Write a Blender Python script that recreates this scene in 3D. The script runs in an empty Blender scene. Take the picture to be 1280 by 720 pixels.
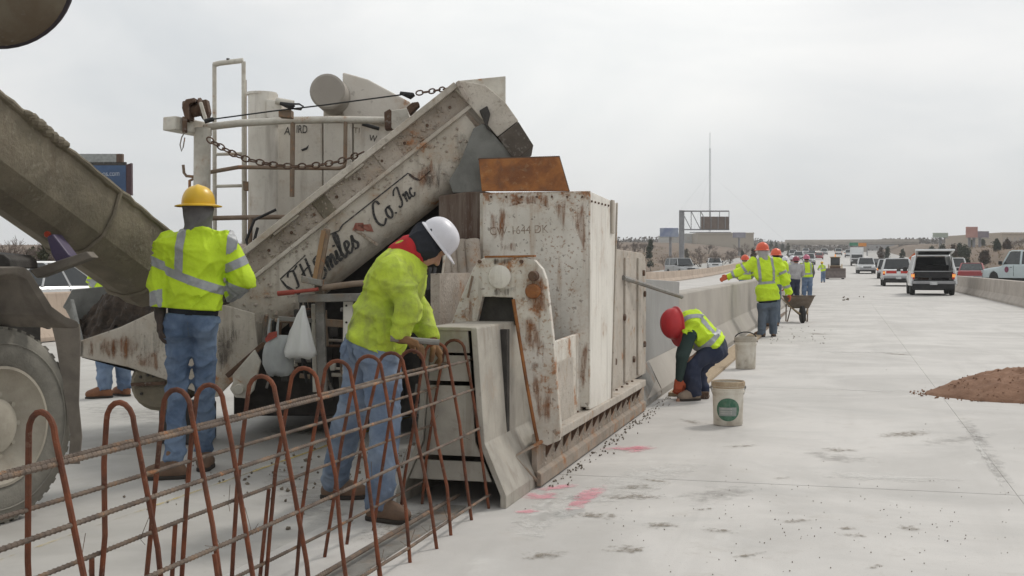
import bpy, bmesh, math, random
import numpy as np
from mathutils import Vector, Matrix, noise as mnoise
R = math.radians
SC = bpy.context.scene
COL = SC.collection
random.seed(7)

# ------------------------------------------------------------------ camera
TH = R(15.1)            # the road runs along +Y, the camera looks 15 degrees left of it
FPX, EYE = 1530.0, 1.35
PITCH = math.atan(28 / FPX)
cam = bpy.data.cameras.new('camera')
cam.sensor_width = 36.0
cam.lens = 36.0 * FPX / 1280.0
cam.clip_start, cam.clip_end = 0.1, 6000
camo = bpy.data.objects.new('camera', cam)
camo.location = (0, 0, EYE)
camo.rotation_euler = (math.pi / 2 - PITCH, 0, TH)
COL.objects.link(camo)
SC.camera = camo

# ------------------------------------------------------------------ sky, sun, exposure
SUN_AZ, SUN_EL = R(30), R(46)      # azimuth to the right of +Y
w = bpy.data.worlds.new('World')
SC.world = w
w.use_nodes = True
wn, wl = w.node_tree.nodes, w.node_tree.links
wn.clear()
out = wn.new('ShaderNodeOutputWorld'); bg = wn.new('ShaderNodeBackground')
sky = wn.new('ShaderNodeTexSky'); sky.sky_type = 'NISHITA'; sky.sun_disc = False
sky.sun_elevation = SUN_EL; sky.sun_rotation = SUN_AZ
sky.air_density = 1.0; sky.dust_density = 3.0
hsv = wn.new('ShaderNodeHueSaturation'); hsv.inputs['Saturation'].default_value = 0.35
wl.new(sky.outputs[0], hsv.inputs['Color'])
tc = wn.new('ShaderNodeTexCoord'); mp = wn.new('ShaderNodeMapping'); mp.inputs['Scale'].default_value = (1.6, 1.6, 4.0)
wl.new(tc.outputs['Generated'], mp.inputs[0])
nz = wn.new('ShaderNodeTexNoise'); nz.inputs['Scale'].default_value = 2.2; nz.inputs['Detail'].default_value = 6; nz.inputs['Roughness'].default_value = .55
nz.inputs['Distortion'].default_value = .6
wl.new(mp.outputs[0], nz.inputs['Vector'])
rmp = wn.new('ShaderNodeValToRGB')
rmp.color_ramp.elements[0].position = .3; rmp.color_ramp.elements[0].color = (6.9, 7.2, 7.4, 1)
rmp.color_ramp.elements[1].position = .72; rmp.color_ramp.elements[1].color = (9.2, 9.2, 9.1, 1)
wl.new(nz.outputs['Fac'], rmp.inputs[0])
mx = wn.new('ShaderNodeMix'); mx.data_type = 'RGBA'; mx.inputs['Factor'].default_value = .86
wl.new(hsv.outputs[0], mx.inputs['A']); wl.new(rmp.outputs[0], mx.inputs['B'])
gd = Vector((math.sin(R(-12)) * math.cos(R(14)), math.cos(R(-12)) * math.cos(R(14)), math.sin(R(14))))   # where the cloud is thinnest
vm = wn.new('ShaderNodeVectorMath'); vm.operation = 'DOT_PRODUCT'; vm.inputs[1].default_value = gd
wl.new(tc.outputs['Generated'], vm.inputs[0])
mr = wn.new('ShaderNodeMapRange'); mr.interpolation_type = 'SMOOTHERSTEP'; mr.inputs['From Min'].default_value = .968; mr.inputs['From Max'].default_value = 1.0
wl.new(vm.outputs['Value'], mr.inputs['Value'])
m2 = wn.new('ShaderNodeMix'); m2.data_type = 'RGBA'; m2.blend_type = 'ADD'; m2.inputs['B'].default_value = (1.35, 1.3, 1.15, 1)
wl.new(mr.outputs[0], m2.inputs['Factor']); wl.new(mx.outputs['Result'], m2.inputs['A'])
wl.new(m2.outputs['Result'], bg.inputs['Color'])
bg.inputs['Strength'].default_value = .1
wl.new(bg.outputs[0], out.inputs['Surface'])

sl = bpy.data.lights.new('sun', 'SUN'); sl.energy = 1.5; sl.angle = R(10); sl.color = (1, .96, .9)
so = bpy.data.objects.new('sun', sl); COL.objects.link(so)
sd = Vector((math.sin(SUN_AZ) * math.cos(SUN_EL), math.cos(SUN_AZ) * math.cos(SUN_EL), math.sin(SUN_EL)))
so.rotation_euler = sd.to_track_quat('Z', 'Y').to_euler()
so.location = (10, 10, 30)
SC.view_settings.view_transform = 'Standard'; SC.view_settings.look = 'None'
SC.view_settings.exposure = 0.13; SC.view_settings.gamma = 1.0

# ------------------------------------------------------------------ picture measurements -> places in the world
CT, ST, CP, SP = math.cos(TH), math.sin(TH), math.cos(PITCH), math.sin(PITCH)
def ray(px, py):
    a, b = (px - 640) / FPX, (360 - py) / FPX
    d, u, z = CP + b * SP, a, b * CP - SP
    return Vector((u * CT - d * ST, u * ST + d * CT, z)) / d      # unit camera depth
CO = Vector((0, 0, EYE))
def atD(px, py, d): return CO + ray(px, py) * d
def atX(px, py, X): r = ray(px, py); return CO + r * (X / r.x)
def atY(px, py, Y): r = ray(px, py); return CO + r * (Y / r.y)
def atZ(px, py, Z=0.0): r = ray(px, py); return CO + r * ((Z - EYE) / r.z)
FWD = Vector((-ST, CT, 0)); RGT = Vector((CT, ST, 0)); UP = Vector((0, 0, 1))

def rise(Y):
    if Y < 90: return 0.0
    t = min(Y - 90, 73)
    return 1.3e-4 * t * t + .019 * max(0, Y - 163)

# ------------------------------------------------------------------ objects
ORG = {}
def tag(o, label=None, cat=None, group=None, kind=None):
    if label: o['label'] = label
    if cat: o['category'] = cat
    if group: o['group'] = group
    if kind: o['kind'] = kind
    return o
def thing(name, loc, label, cat, group=None):
    o = bpy.data.objects.new(name, None); COL.objects.link(o)
    o.empty_display_size = .2
    o.location = loc; ORG[o] = Vector(loc)
    return tag(o, label, cat, group)
def copy_tree(o, parent=None):
    c = o.copy(); COL.objects.link(c); c.parent = parent
    for ch in list(o.children): copy_tree(ch, c)
    return c
def link_mesh(name, me, mat, parent=None, loc=None):
    o = bpy.data.objects.new(name, me); COL.objects.link(o)
    if mat is not None:
        for m in (mat if isinstance(mat, (list, tuple)) else [mat]): me.materials.append(m)
    if parent is not None:
        o.parent = parent; ORG[o] = ORG[parent]
    else:
        ORG[o] = Vector(loc) if loc is not None else Vector((0, 0, 0))
        o.location = ORG[o]
    return o
def frame(d):
    d = d.normalized()
    a = Vector((0, 0, 1)) if abs(d.z) < .9 else Vector((1, 0, 0))
    x = a.cross(d).normalized(); y = d.cross(x)
    return x, y
class MB:
    def __init__(s): s.v = []; s.f = []
    def add(s, vs, fs):
        n = len(s.v); s.v += [Vector(v) for v in vs]; s.f += [tuple(i + n for i in f) for f in fs]; return s
    def bx(s, x0, x1, y0, y1, z0, z1, T=None):
        vs = [Vector((x, y, z)) for z in (z0, z1) for y in (y0, y1) for x in (x0, x1)]
        if T: vs = [T @ v for v in vs]
        return s.add(vs, [(0, 2, 3, 1), (4, 5, 7, 6), (0, 1, 5, 4), (2, 6, 7, 3), (0, 4, 6, 2), (1, 3, 7, 5)])
    def beam(s, a, b, wd, ht, up=UP):
        a, b = Vector(a), Vector(b); d = (b - a).normalized()
        x = d.cross(up); x = x.normalized() if x.length > 1e-4 else Vector((1, 0, 0)); y = x.cross(d)
        vs = [p + x * (i * wd / 2) + y * (j * ht / 2) for p in (a, b) for i, j in ((-1, -1), (1, -1), (1, 1), (-1, 1))]
        return s.add(vs, [(0, 1, 2, 3), (7, 6, 5, 4), (0, 4, 5, 1), (1, 5, 6, 2), (2, 6, 7, 3), (3, 7, 4, 0)])
    def prism(s, pts, vec):
        n = len(pts); vec = Vector(vec); pts = [Vector(p) for p in pts]
        return s.add(pts + [p + vec for p in pts], [tuple(range(n)), tuple(range(2 * n - 1, n - 1, -1))] +
                     [(i, i + n, (i + 1) % n + n, (i + 1) % n) for i in range(n)])
    def loft(s, rings, caps=True, closed=True):
        n = len(rings[0]); vs = [p for r in rings for p in r]; fs = []
        for k in range(len(rings) - 1):
            for i in range(n if closed else n - 1):
                j = (i + 1) % n
                fs.append((k * n + i, k * n + j, (k + 1) * n + j, (k + 1) * n + i))
        if caps and closed: fs += [tuple(range(n - 1, -1, -1)), tuple((len(rings) - 1) * n + i for i in range(n))]
        return s.add(vs, fs)
    def tube(s, pts, r, n=8, loop=False):
        pts = [Vector(p) for p in pts]; m = len(pts); rings = []; px = None
        for i, p in enumerate(pts):
            if loop: d = pts[(i + 1) % m] - pts[i - 1]
            else: d = pts[min(i + 1, m - 1)] - pts[max(i - 1, 0)]
            d = d.normalized()
            if px is None: x, y = frame(d)
            else:
                x = px - d * px.dot(d)
                x = x.normalized() if x.length > 1e-5 else frame(d)[0]
                y = d.cross(x)
            px = x; rr = r[i] if isinstance(r, (list, tuple)) else r
            rings.append([p + x * (rr * math.cos(t)) + y * (rr * math.sin(t)) for t in (2 * math.pi * k / n for k in range(n))])
        if loop: rings.append(rings[0])
        return s.loft(rings, caps=not loop)
    def lathe(s, prof, n, T=None, caps=True):
        rings = []
        for r, z in prof:
            rg = [Vector((r * math.cos(t), r * math.sin(t), z)) for t in (2 * math.pi * k / n for k in range(n))]
            rings.append([T @ p for p in rg] if T else rg)
        return s.loft(rings, caps=caps)
    def cyl(s, a, b, r, n=12): return s.tube([a, b], r, n)
    def grid(s, fn, nu, nv):
        vs = [fn(i / nu, j / nv) for j in range(nv + 1) for i in range(nu + 1)]
        return s.add(vs, [(j * (nu + 1) + i, j * (nu + 1) + i + 1, (j + 1) * (nu + 1) + i + 1, (j + 1) * (nu + 1) + i) for j in range(nv) for i in range(nu)])
    def ball(s, c, rad, nu=12, nv=8, T=None):
        c = Vector(c); rings = []
        for j in range(nv + 1):
            ph = math.pi * (j + .02 if j == 0 else j - .02 if j == nv else j) / nv
            rg = [Vector((rad[0] * math.sin(ph) * math.cos(t), rad[1] * math.sin(ph) * math.sin(t), rad[2] * math.cos(ph))) for t in (2 * math.pi * k / nu for k in range(nu))]
            rings.append([c + (T @ p if T else p) for p in rg])
        return s.loft(rings)
    def mesh(s, name, off, smooth, angle=38):
        me = bpy.data.meshes.new(name)
        me.from_pydata([(v - off)[:] for v in s.v], [], s.f)
        b = bmesh.new(); b.from_mesh(me); bmesh.ops.recalc_face_normals(b, faces=b.faces); b.to_mesh(me); b.free()
        if smooth:
            me.shade_smooth(); me.set_sharp_from_angle(angle=R(angle))
        me.update()
        return me
    def build(s, name, mat, parent=None, smooth=False, bevel=0, loc=None, angle=38):
        off = ORG[parent] if parent is not None else (Vector(loc) if loc is not None else Vector((0, 0, 0)))
        o = link_mesh(name, s.mesh(name, off, smooth, angle), mat, parent, loc)
        if bevel:
            m = o.modifiers.new('bevel', 'BEVEL'); m.width = bevel; m.segments = 2; m.limit_method = 'ANGLE'; m.angle_limit = R(40)
        return o

# ------------------------------------------------------------------ materials
def nd(t, ty, **kw):
    n = t.nodes.new(ty)
    for k, v in kw.items():
        if k in n.inputs: n.inputs[k].default_value = v
        else: setattr(n, k, v)
    return n
def mat(name, col, col2=None, scale=6., rough=.75, metal=0., bump=.15, bscale=60., rust=0., rscale=3., splat=0., sscale=35., splat_col=(.33, .31, .28),
        streak=0., streak_col=(.17, .125, .09), grime=0., spec=.35, world=False, rnd=0., rust_z=None, stretch=(1, 1, 1), rustcol=(.20, .075, .028), coat=0., dist=.3):
    m = bpy.data.materials.new(name); m.use_nodes = True
    t = m.node_tree; L = t.links.new; b = t.nodes['Principled BSDF']
    b.inputs['Roughness'].default_value = rough; b.inputs['Metallic'].default_value = metal
    b.inputs['Specular IOR Level'].default_value = spec
    if coat: b.inputs['Coat Weight'].default_value = coat; b.inputs['Coat Roughness'].default_value = .1
    if world: P = t.nodes.new('ShaderNodeNewGeometry').outputs['Position']
    else: P = t.nodes.new('ShaderNodeTexCoord').outputs['Object']
    mpn = nd(t, 'ShaderNodeMapping', Scale=stretch); L(P, mpn.inputs['Vector']); P2 = mpn.outputs[0]
    def noise(sc, det=6., vec=None, ro=.6, di=0.):
        n = nd(t, 'ShaderNodeTexNoise', Scale=sc, Detail=det, Roughness=ro, Distortion=di); L(vec or P2, n.inputs['Vector']); return n.outputs['Fac']
    def ramp(f, a, z):
        n = nd(t, 'ShaderNodeMapRange', interpolation_type='SMOOTHSTEP'); n.inputs['From Min'].default_value = a; n.inputs['From Max'].default_value = z
        L(f, n.inputs['Value']); return n.outputs[0]
    def mix(f, A, B):
        n = nd(t, 'ShaderNodeMix', data_type='RGBA')
        if isinstance(f, float): n.inputs['Factor'].default_value = f
        else: L(f, n.inputs['Factor'])
        for s_, v in (('A', A), ('B', B)):
            if isinstance(v, tuple): n.inputs[s_].default_value = (*v, 1)
            else: L(v, n.inputs[s_])
        return n.outputs['Result']
    def mul(f, g):
        n = nd(t, 'ShaderNodeMath', operation='MULTIPLY'); L(f, n.inputs[0])
        if isinstance(g, float): n.inputs[1].default_value = g
        else: L(g, n.inputs[1])
        return n.outputs[0]
    c2 = col2 or tuple(x * .72 for x in col)
    base = mix(ramp(noise(scale, di=dist), .32, .68), col, c2)
    ro = None
    if streak:
        ms = nd(t, 'ShaderNodeMapping', Scale=(9, 9, .7)); L(P, ms.inputs['Vector'])
        base = mix(mul(ramp(noise(1.6, 5., ms.outputs[0]), .5, .72), streak), base, streak_col)
    if grime:
        base = mix(mul(ramp(noise(scale * .45, 8., ro=.7), .45, .75), grime), base, (.12, .10, .08))
    if splat:
        base = mix(mul(mul(ramp(noise(sscale, 3.), .57, .64), ramp(noise(scale * .7 + .4, 4.), .40, .62)), splat), base, splat_col)
        base = mix(mul(ramp(noise(sscale * .5 + 3, 2.), .65, .69), splat * .8), base, (.12, .09, .07))
    if rust:
        rn = noise(rscale, 10., ro=.72)
        if rust_z:
            sx = t.nodes.new('ShaderNodeSeparateXYZ'); L(P, sx.inputs[0]); ad = nd(t, 'ShaderNodeMath', operation='ADD'); L(rn, ad.inputs[0]); L(mul(ramp(sx.outputs['Z'], rust_z[0], rust_z[1]), rust_z[2]), ad.inputs[1]); rn = ad.outputs[0]
        rc = mix(ramp(noise(rscale * 7, 5.), .35, .65), rustcol, tuple(min(1, x * 2.1) for x in rustcol))
        th = .72 - .36 * rust
        base = mix(ramp(rn, th - .03, th + .05), base, rc)
        halo = mul(ramp(rn, th - .14, th + .02), .35); base = mix(halo, base, (.36, .22, .12))
    if rnd:
        oi = t.nodes.new('ShaderNodeObjectInfo'); mr = nd(t, 'ShaderNodeMapRange'); mr.inputs['To Min'].default_value = 1 - rnd; mr.inputs['To Max'].default_value = 1 + rnd
        L(oi.outputs['Random'], mr.inputs['Value'])
        h = nd(t, 'ShaderNodeHueSaturation'); L(mr.outputs[0], h.inputs['Value']); L(base, h.inputs['Color']); base = h.outputs[0]
    L(base, b.inputs['Base Color'])
    if bump:
        bp = nd(t, 'ShaderNodeBump', Strength=bump, Distance=.02); L(noise(bscale, 8., ro=.65), bp.inputs['Height']); L(bp.outputs[0], b.inputs['Normal'])
    return m
MT = {}
def worn_ink(name, c0, c1, *a, **k):        # sign paint with chips worn out of it
    m = mat(name, c0, c1, 40., .7, bump=0); t = m.node_tree; n = nd(t, 'ShaderNodeTexNoise', Scale=70., Detail=6., Roughness=.7)
    mr = nd(t, 'ShaderNodeMapRange'); mr.inputs['From Min'].default_value = .33; mr.inputs['From Max'].default_value = .43
    t.links.new(t.nodes.new('ShaderNodeTexCoord').outputs['Object'], n.inputs['Vector']); t.links.new(n.outputs['Fac'], mr.inputs['Value']); t.links.new(mr.outputs[0], t.nodes['Principled BSDF'].inputs['Alpha']); return m
MT['white'] = mat('weathered_white_paint', (.68, .64, .57), (.55, .51, .44), 3., .6, rust=.40, rscale=3.2, splat=.5, sscale=26, streak=.45, grime=.25)
MT['white_rusty'] = mat('rusted_white_paint', (.67, .635, .57), (.55, .515, .45), 3.4, .6, rust=.34, rscale=5.5, splat=.75, sscale=40, splat_col=(.30, .17, .09), streak=.55, grime=.25)
MT['hopper_white'] = mat('rusted_hopper_paint', (.68, .645, .58), (.57, .535, .47), 3.4, .6, rust=.18, rscale=6.5, splat=.7, sscale=42, splat_col=(.27, .15, .08), streak=.65, streak_col=(.33, .21, .125), grime=.35, rust_z=(1.66, 1.90, .13), rustcol=(.16, .07, .035))
MT['white_clean'] = mat('white_machine_paint', (.76, .725, .655), (.66, .625, .56), 2., .5, rust=.12, rscale=4., splat=.15, streak=.3, grime=.12)
MT['splattered'] = mat('concrete_splattered_steel', (.47, .41, .35), (.36, .31, .26), 5., .85, splat=.7, sscale=60, splat_col=(.24, .17, .135), rust=.2, bump=.5, bscale=45, grime=.35)
MT['conveyor'] = mat('dusty_conveyor_paint', (.58, .53, .46), (.45, .405, .34), 3., .75, splat=.45, sscale=50, splat_col=(.27, .22, .18), rust=.22, streak=.4, bump=.25, grime=.3)
MT['mold'] = mat('beige_dirty_steel', (.50, .45, .39), (.41, .365, .31), 4., .8, rust=.22, rscale=6, splat=.6, sscale=28, splat_col=(.36, .33, .29), streak=.2, bump=.45, grime=.3)
MT['skirt'] = mat('skirt_steel', (.34, .285, .235), (.25, .21, .17), 6., .85, rust=.4, rscale=5, splat=.4, streak=.5, bump=.5)
MT['steel'] = mat('grey_form_steel', (.42, .39, .335), (.31, .285, .245), 4., .6, splat=.2, streak=.4, bump=.12, grime=.35, rust=.1)
MT['rust'] = mat('rusty_plate', (.36, .145, .045), (.19, .075, .032), 7., .85, splat=.25, sscale=22, splat_col=(.42, .30, .16), bump=.4, grime=.4)
MT['rebar'] = mat('rusty_rebar', (.235, .075, .035), (.10, .04, .025), 9., .85, bump=.5, bscale=220, grime=.35, splat=.3, sscale=60, splat_col=(.30, .20, .14))
MT['bar'] = mat('grey_rebar', (.175, .135, .105), (.095, .07, .055), 10., .75, bump=.4, bscale=200, rust=.3, rscale=9)
MT['dark'] = mat('greasy_dark_steel', (.06, .054, .048), (.03, .027, .024), 8., .6, bump=.2)
MT['black'] = mat('black_rubber', (.022, .022, .022), (.035, .034, .033), 12., .65, bump=.15)
MT['greysteel'] = mat('bare_grey_steel', (.24, .23, .21), (.16, .15, .135), 6., .6, splat=.4, rust=.25, bump=.2)
MT['galv'] = mat('pale_tube_paint', (.60, .57, .50), (.48, .45, .39), 9., .55, rust=.25, rscale=8, splat=.2)
MT['bronze'] = mat('brown_pipe', (.25, .19, .14), (.17, .125, .09), 9., .7, rust=.3, rscale=9)
MT['brown'] = mat('brown_rust_machinery', (.14, .085, .055), (.085, .05, .035), 9., .8, splat=.4, bump=.4)
MT['rubber'] = mat('grey_rubber_flap', (.20, .20, .185), (.14, .14, .128), 6., .8, splat=.1, bump=.25)
MT['tyre'] = mat('dusty_tyre', (.25, .235, .20), (.15, .14, .12), 4., .9, bump=.3, grime=.25)
MT['rim'] = mat('dusty_wheel_rim', (.40, .365, .30), (.30, .265, .215), 4., .75, rust=.15, grime=.3)
MT['chute'] = mat('concrete_caked_chute', (.245, .212, .155), (.15, .13, .095), 3., .85, splat=.3, sscale=22, splat_col=(.36, .33, .27), bump=.6, bscale=26, streak=.3, grime=.35)
MT['flap'] = mat('dusty_mudflap', (.20, .175, .145), (.12, .105, .088), 5., .85, grime=.4, bump=.2)
MT['wet'] = mat('wet_concrete_mix', (.065, .045, .03), (.025, .018, .013), 18., .75, bump=.9, bscale=30)
MT['barrier_new'] = mat('fresh_concrete', (.385, .352, .31), (.32, .292, .255), .9, .75, bump=.12, bscale=90, streak=.08, splat=.06)
MT['barrier_old'] = mat('old_barrier_concrete', (.43, .385, .34), (.34, .30, .26), 1.2, .85, bump=.2, bscale=30, streak=.5)
MT['red'] = mat('red_grip', (.36, .07, .05), (.25, .05, .035), 12., .6)
MT['ink'] = worn_ink('black_lettering', (.02, .02, .022), (.07, .065, .06), 40., .7, bump=0)
MT['redink'] = mat('faded_red_lettering', (.22, .06, .045), (.30, .14, .10), 40., .7, bump=0)
MT['stencil'] = mat('faded_brown_lettering', (.20, .14, .10), (.40, .35, .29), 45., .8, bump=0)
MT['glass'] = mat('dark_glass', (.02, .024, .026), (.03, .034, .036), 3., .08, bump=0, spec=.6)
MT['paleglass'] = mat('sky_reflecting_glass', (.10, .16, .15), (.07, .11, .105), 3., .08, bump=0, spec=.7)
MT['plastic_black'] = mat('black_plastic', (.03, .03, .03), (.04, .04, .04), 9., .5, bump=.05)
MT['wood'] = mat('weathered_wood', (.42, .33, .22), (.30, .225, .15), 5., .85, stretch=(6, 6, .6), bump=.2)
# ------------------------------------------------------------------ ground, roads, terrain
def concrete_mat(nm, c0, c1):
    m = mat(nm, c0, c1, .55, .85, bump=.18, bscale=110, world=True, rnd=.035, dist=1.2)
    t = m.node_tree; L = t.links.new; b = t.nodes['Principled BSDF']
    src = b.inputs['Base Color'].links[0].from_socket
    P = t.nodes.new('ShaderNodeNewGeometry').outputs['Position']
    def noise(sc, stretch=(1, 1, 1), det=6., ro=.6):
        mp_ = nd(t, 'ShaderNodeMapping', Scale=stretch); L(P, mp_.inputs[0])
        n = nd(t, 'ShaderNodeTexNoise', Scale=sc, Detail=det, Roughness=ro, Distortion=.4); L(mp_.outputs[0], n.inputs['Vector']); return n.outputs['Fac']
    def band(f, a, z, k):
        n = nd(t, 'ShaderNodeMapRange', interpolation_type='SMOOTHSTEP'); n.inputs['From Min'].default_value = a; n.inputs['From Max'].default_value = z; n.inputs['To Max'].default_value = k
        L(f, n.inputs['Value']); return n.outputs[0]
    def over(f, A, colr):
        n = nd(t, 'ShaderNodeMix', data_type='RGBA'); L(f, n.inputs['Factor']); L(A, n.inputs['A']); n.inputs['B'].default_value = (*colr, 1); return n.outputs['Result']
    c = over(band(noise(1.0, (2.6, .16, 1)), .5, .78, .3), src, (.33, .32, .30))       # wheel tracks along the lanes
    c = over(band(noise(.9, (1.6, .12, 1)), .52, .70, .35), c, (.38, .36, .335))
    c = over(band(noise(1.3, (.5, 1.6, 1)), .52, .74, .5), c, (.41, .40, .38))          # damp patches
    c = over(band(noise(2.3, (1, 1, 1), 9., .75), .55, .70, .45), c, (.40, .37, .33))
    c = over(band(noise(7., (1, 1, 1), 8., .75), .58, .68, .3), c, (.42, .40, .37))   # dirt
    c = over(band(noise(2.0, (1.4, .8, 1), 8.), .60, .74, .45), c, (.62, .61, .58))     # dusty bright laitance
    c = over(band(noise(16., (1, 1, 1), 7., .7), .60, .72, .35), c, (.40, .37, .34))
    c = over(band(noise(5., (1, 1, 1), 3.), .45, .75, .35), c, (.50, .485, .465))
    c = over(band(noise(30., (1, .7, 1), 3.), .70, .76, .6), c, (.26, .22, .185))       # crumbs and spots
    c = over(band(noise(90., (1, 1, 1), 2.), .66, .72, .4), c, (.30, .28, .25))
    L(c, b.inputs['Base Color'])
    return m
MT['road'] = concrete_mat('road_concrete', (.55, .528, .50), (.44, .422, .398)); MT['road_left_shade'] = concrete_mat('left_shade_concrete', (.47, .455, .425), (.38, .365, .34))  # second concrete is the same pavement, darkened for the shade beside the truck
MT['joint'] = mat('joint_filler', (.30, .28, .25), (.22, .20, .18), 9., .9, world=True)
MT['grass'] = mat('dry_grass', (.17, .118, .082), (.12, .09, .062), .12, .95, bump=.6, bscale=3., world=True, splat=.3, sscale=.5, splat_col=(.16, .145, .075))
MT['asphalt'] = mat('grey_pavement', (.40, .385, .36), (.34, .33, .31), .3, .9, world=True, bump=.1)

def strip(mb, x0, x1, ys, dz):
    for a, b in zip(ys[:-1], ys[1:]):
        mb.add([(x0, a, rise(a) + dz), (x1, a, rise(a) + dz), (x1, b, rise(b) + dz), (x0, b, rise(b) + dz)], [(0, 1, 2, 3)])
YS = [44.3, 60, 75, 90] + list(range(96, 170, 6)) + [190, 230, 300, 400, 520]
b = MB()
b.add([(-13.6, -8, -.012), (6.2, -8, -.012), (6.2, 44.3, -.012), (-13.6, 44.3, -.012)], [(0, 1, 2, 3)])
strip(b, -13.6, 6.2, YS, -.0005)
road = b.build('road', MT['road']); tag(road, 'new pale concrete motorway pavement', kind='structure')
b = MB(); strip(b, 6.2, 15.0, [-8, 20, 44.3] + YS[1:], -.02)
o = b.build('frontage_lane', MT['asphalt']); tag(o, 'lane beyond the right hand barrier', kind='structure')
b = MB(); strip(b, -24.0, -13.6, [-8, 20, 44.3] + YS[1:], -.06)
o = b.build('far_lane', MT['asphalt']); tag(o, 'lanes beyond the old barrier on the left', kind='structure')

def sstep(a, b, x):
    t = max(0., min(1., (x - a) / (b - a))); return t * t * (3 - 2 * t)
def terr(X, Y):
    z = rise(Y) - .35 * (sstep(-27, -23, X) - sstep(13.5, 17.5, X))
    if X > 0: z += 2.6 * sstep(13, 23, X) * sstep(0, 120, Y)
    else: z += 3.8 * sstep(23, 62, -X) * sstep(30, 240, Y)
    z += .5 * (mnoise.noise(Vector((X * .03, Y * .03, 0)))) * sstep(20, 60, abs(X - 1))
    return z
xs = sorted(set([-900, -600, -400, -250, -180, -140, -110, -95, -82, -72, -64, -56, -50, -44, -40, -36, -32, -29, -27, -25, -23.5] + [-20, -10, 0, 10, 13.5] + [15.3, 17, 19, 22, 25, 28, 32, 36, 40, 45, 52, 60, 75, 100, 140, 200, 300, 500, 900]))
ys = [-40, -10, 5, 15, 25, 35, 45, 55, 65, 75, 85, 95, 105, 115, 125, 135, 145, 155, 165, 180, 195, 210, 230, 250, 275, 300, 330, 360, 400, 450, 520, 620, 800, 1100, 1600]
b = MB()
b.add([(x, y, terr(x, y)) for y in ys for x in xs], [(j * len(xs) + i, j * len(xs) + i + 1, (j + 1) * len(xs) + i + 1, (j + 1) * len(xs) + i) for j in range(len(ys) - 1) for i in range(len(xs) - 1)])
o = b.build('grass_ground', MT['grass'], smooth=True, angle=80); tag(o, 'dry brown grass verges and rising ground', kind='structure')

# concrete slabs cast in the carriageway, with open joints
XE = [-13.4, -9.8, -6.2, -2.6, 1.0, 4.6, 5.9]; YE = [-4.5 + 6.1 * k for k in range(9)]
slab_me = {}
for i in range(len(XE) - 1):
    wd = XE[i + 1] - XE[i] - .0012
    old = XE[i] < -3; key = (round(wd, 3), old)  # left columns carry that shade in their colour
    if key not in slab_me:
        bm = bmesh.new(); bmesh.ops.create_cube(bm, size=1)
        bmesh.ops.scale(bm, vec=(wd, 6.1 - .013, .12), verts=bm.verts)
        bmesh.ops.translate(bm, vec=(0, 0, -.06), verts=bm.verts)
        bmesh.ops.bevel(bm, geom=[e for e in bm.edges if all(v.co.z > -.01 for v in e.verts)], offset=.0025, segments=1, affect='EDGES')
        me = bpy.data.meshes.new('slab'); bm.to_mesh(me); bm.free(); me.materials.append(MT['road_left_shade' if old else 'road']); slab_me[key] = me
    for j in range(len(YE) - 1):
        o = bpy.data.objects.new('slab', slab_me[key]); COL.objects.link(o); o.parent = road
        o.location = ((XE[i] + XE[i + 1]) / 2, (YE[j] + YE[j + 1]) / 2, 0)

# flat marks on the pavement: soft edged sheets
def spray(name, col, thr=.5, sc=9., strength=.8):
    m = bpy.data.materials.new(name); m.use_nodes = True; t = m.node_tree; L = t.links.new; b = t.nodes['Principled BSDF']
    b.inputs['Base Color'].default_value = (*col, 1); b.inputs['Roughness'].default_value = .9
    P = t.nodes.new('ShaderNodeNewGeometry').outputs['Position']
    n = nd(t, 'ShaderNodeTexNoise', Scale=sc, Detail=7., Roughness=.7); L(P, n.inputs['Vector'])
    at = nd(t, 'ShaderNodeAttribute', attribute_name='soft')
    ad = nd(t, 'ShaderNodeMath', operation='ADD'); L(n.outputs['Fac'], ad.inputs[0]); L(at.outputs['Fac'], ad.inputs[1])
    mr = nd(t, 'ShaderNodeMapRange', interpolation_type='SMOOTHSTEP'); mr.inputs['From Min'].default_value = thr + .45; mr.inputs['From Max'].default_value = thr + .75; mr.inputs['To Max'].default_value = strength
    L(ad.outputs[0], mr.inputs['Value']); L(mr.outputs[0], b.inputs['Alpha'])
    return m
MT['pink'] = spray('pink_marking_paint', (.82, .34, .40), .44, 12., .55)
MT['dirt'] = spray('mud_film', (.21, .175, .13), .55, 24., .75)
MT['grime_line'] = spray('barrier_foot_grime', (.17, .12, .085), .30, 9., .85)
MT['grey_damp'] = spray('damp_film', (.33, .315, .295), .50, 9., .36)
MT['yellow'] = spray('worn_yellow_line', (.62, .48, .16), .35, 3., .75)
MT['laitance'] = spray('pale_slurry', (.66, .645, .615), .45, 6., .6)
def soft_ribbon(pts, wd, z, nseg=10):
    vs = []; fs = []; sf = []
    P = []
    for a, c in zip(pts[:-1], pts[1:]):
        for k in range(nseg): P.append(Vector(a).lerp(Vector(c), k / nseg))
    P.append(Vector(pts[-1]))
    for i, p in enumerate(P):
        d = (P[min(i + 1, len(P) - 1)] - P[max(i - 1, 0)]); d.z = 0; d.normalize(); nrm = Vector((-d.y, d.x, 0))
        e = min(1, 4 * min(i, len(P) - 1 - i) / len(P) + .05)
        for q in (-1, -.5, 0, .5, 1):
            vs.append(p + nrm * (q * wd / 2) + Vector((0, 0, z))); sf.append((1 - abs(q)) * e if len(P) > 2 else 1 - abs(q))
    for i in range(len(P) - 1):
        for k in range(4): fs.append((i * 5 + k, i * 5 + k + 1, i * 5 + k + 6, i * 5 + k + 5))
    return vs, fs, sf
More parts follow.
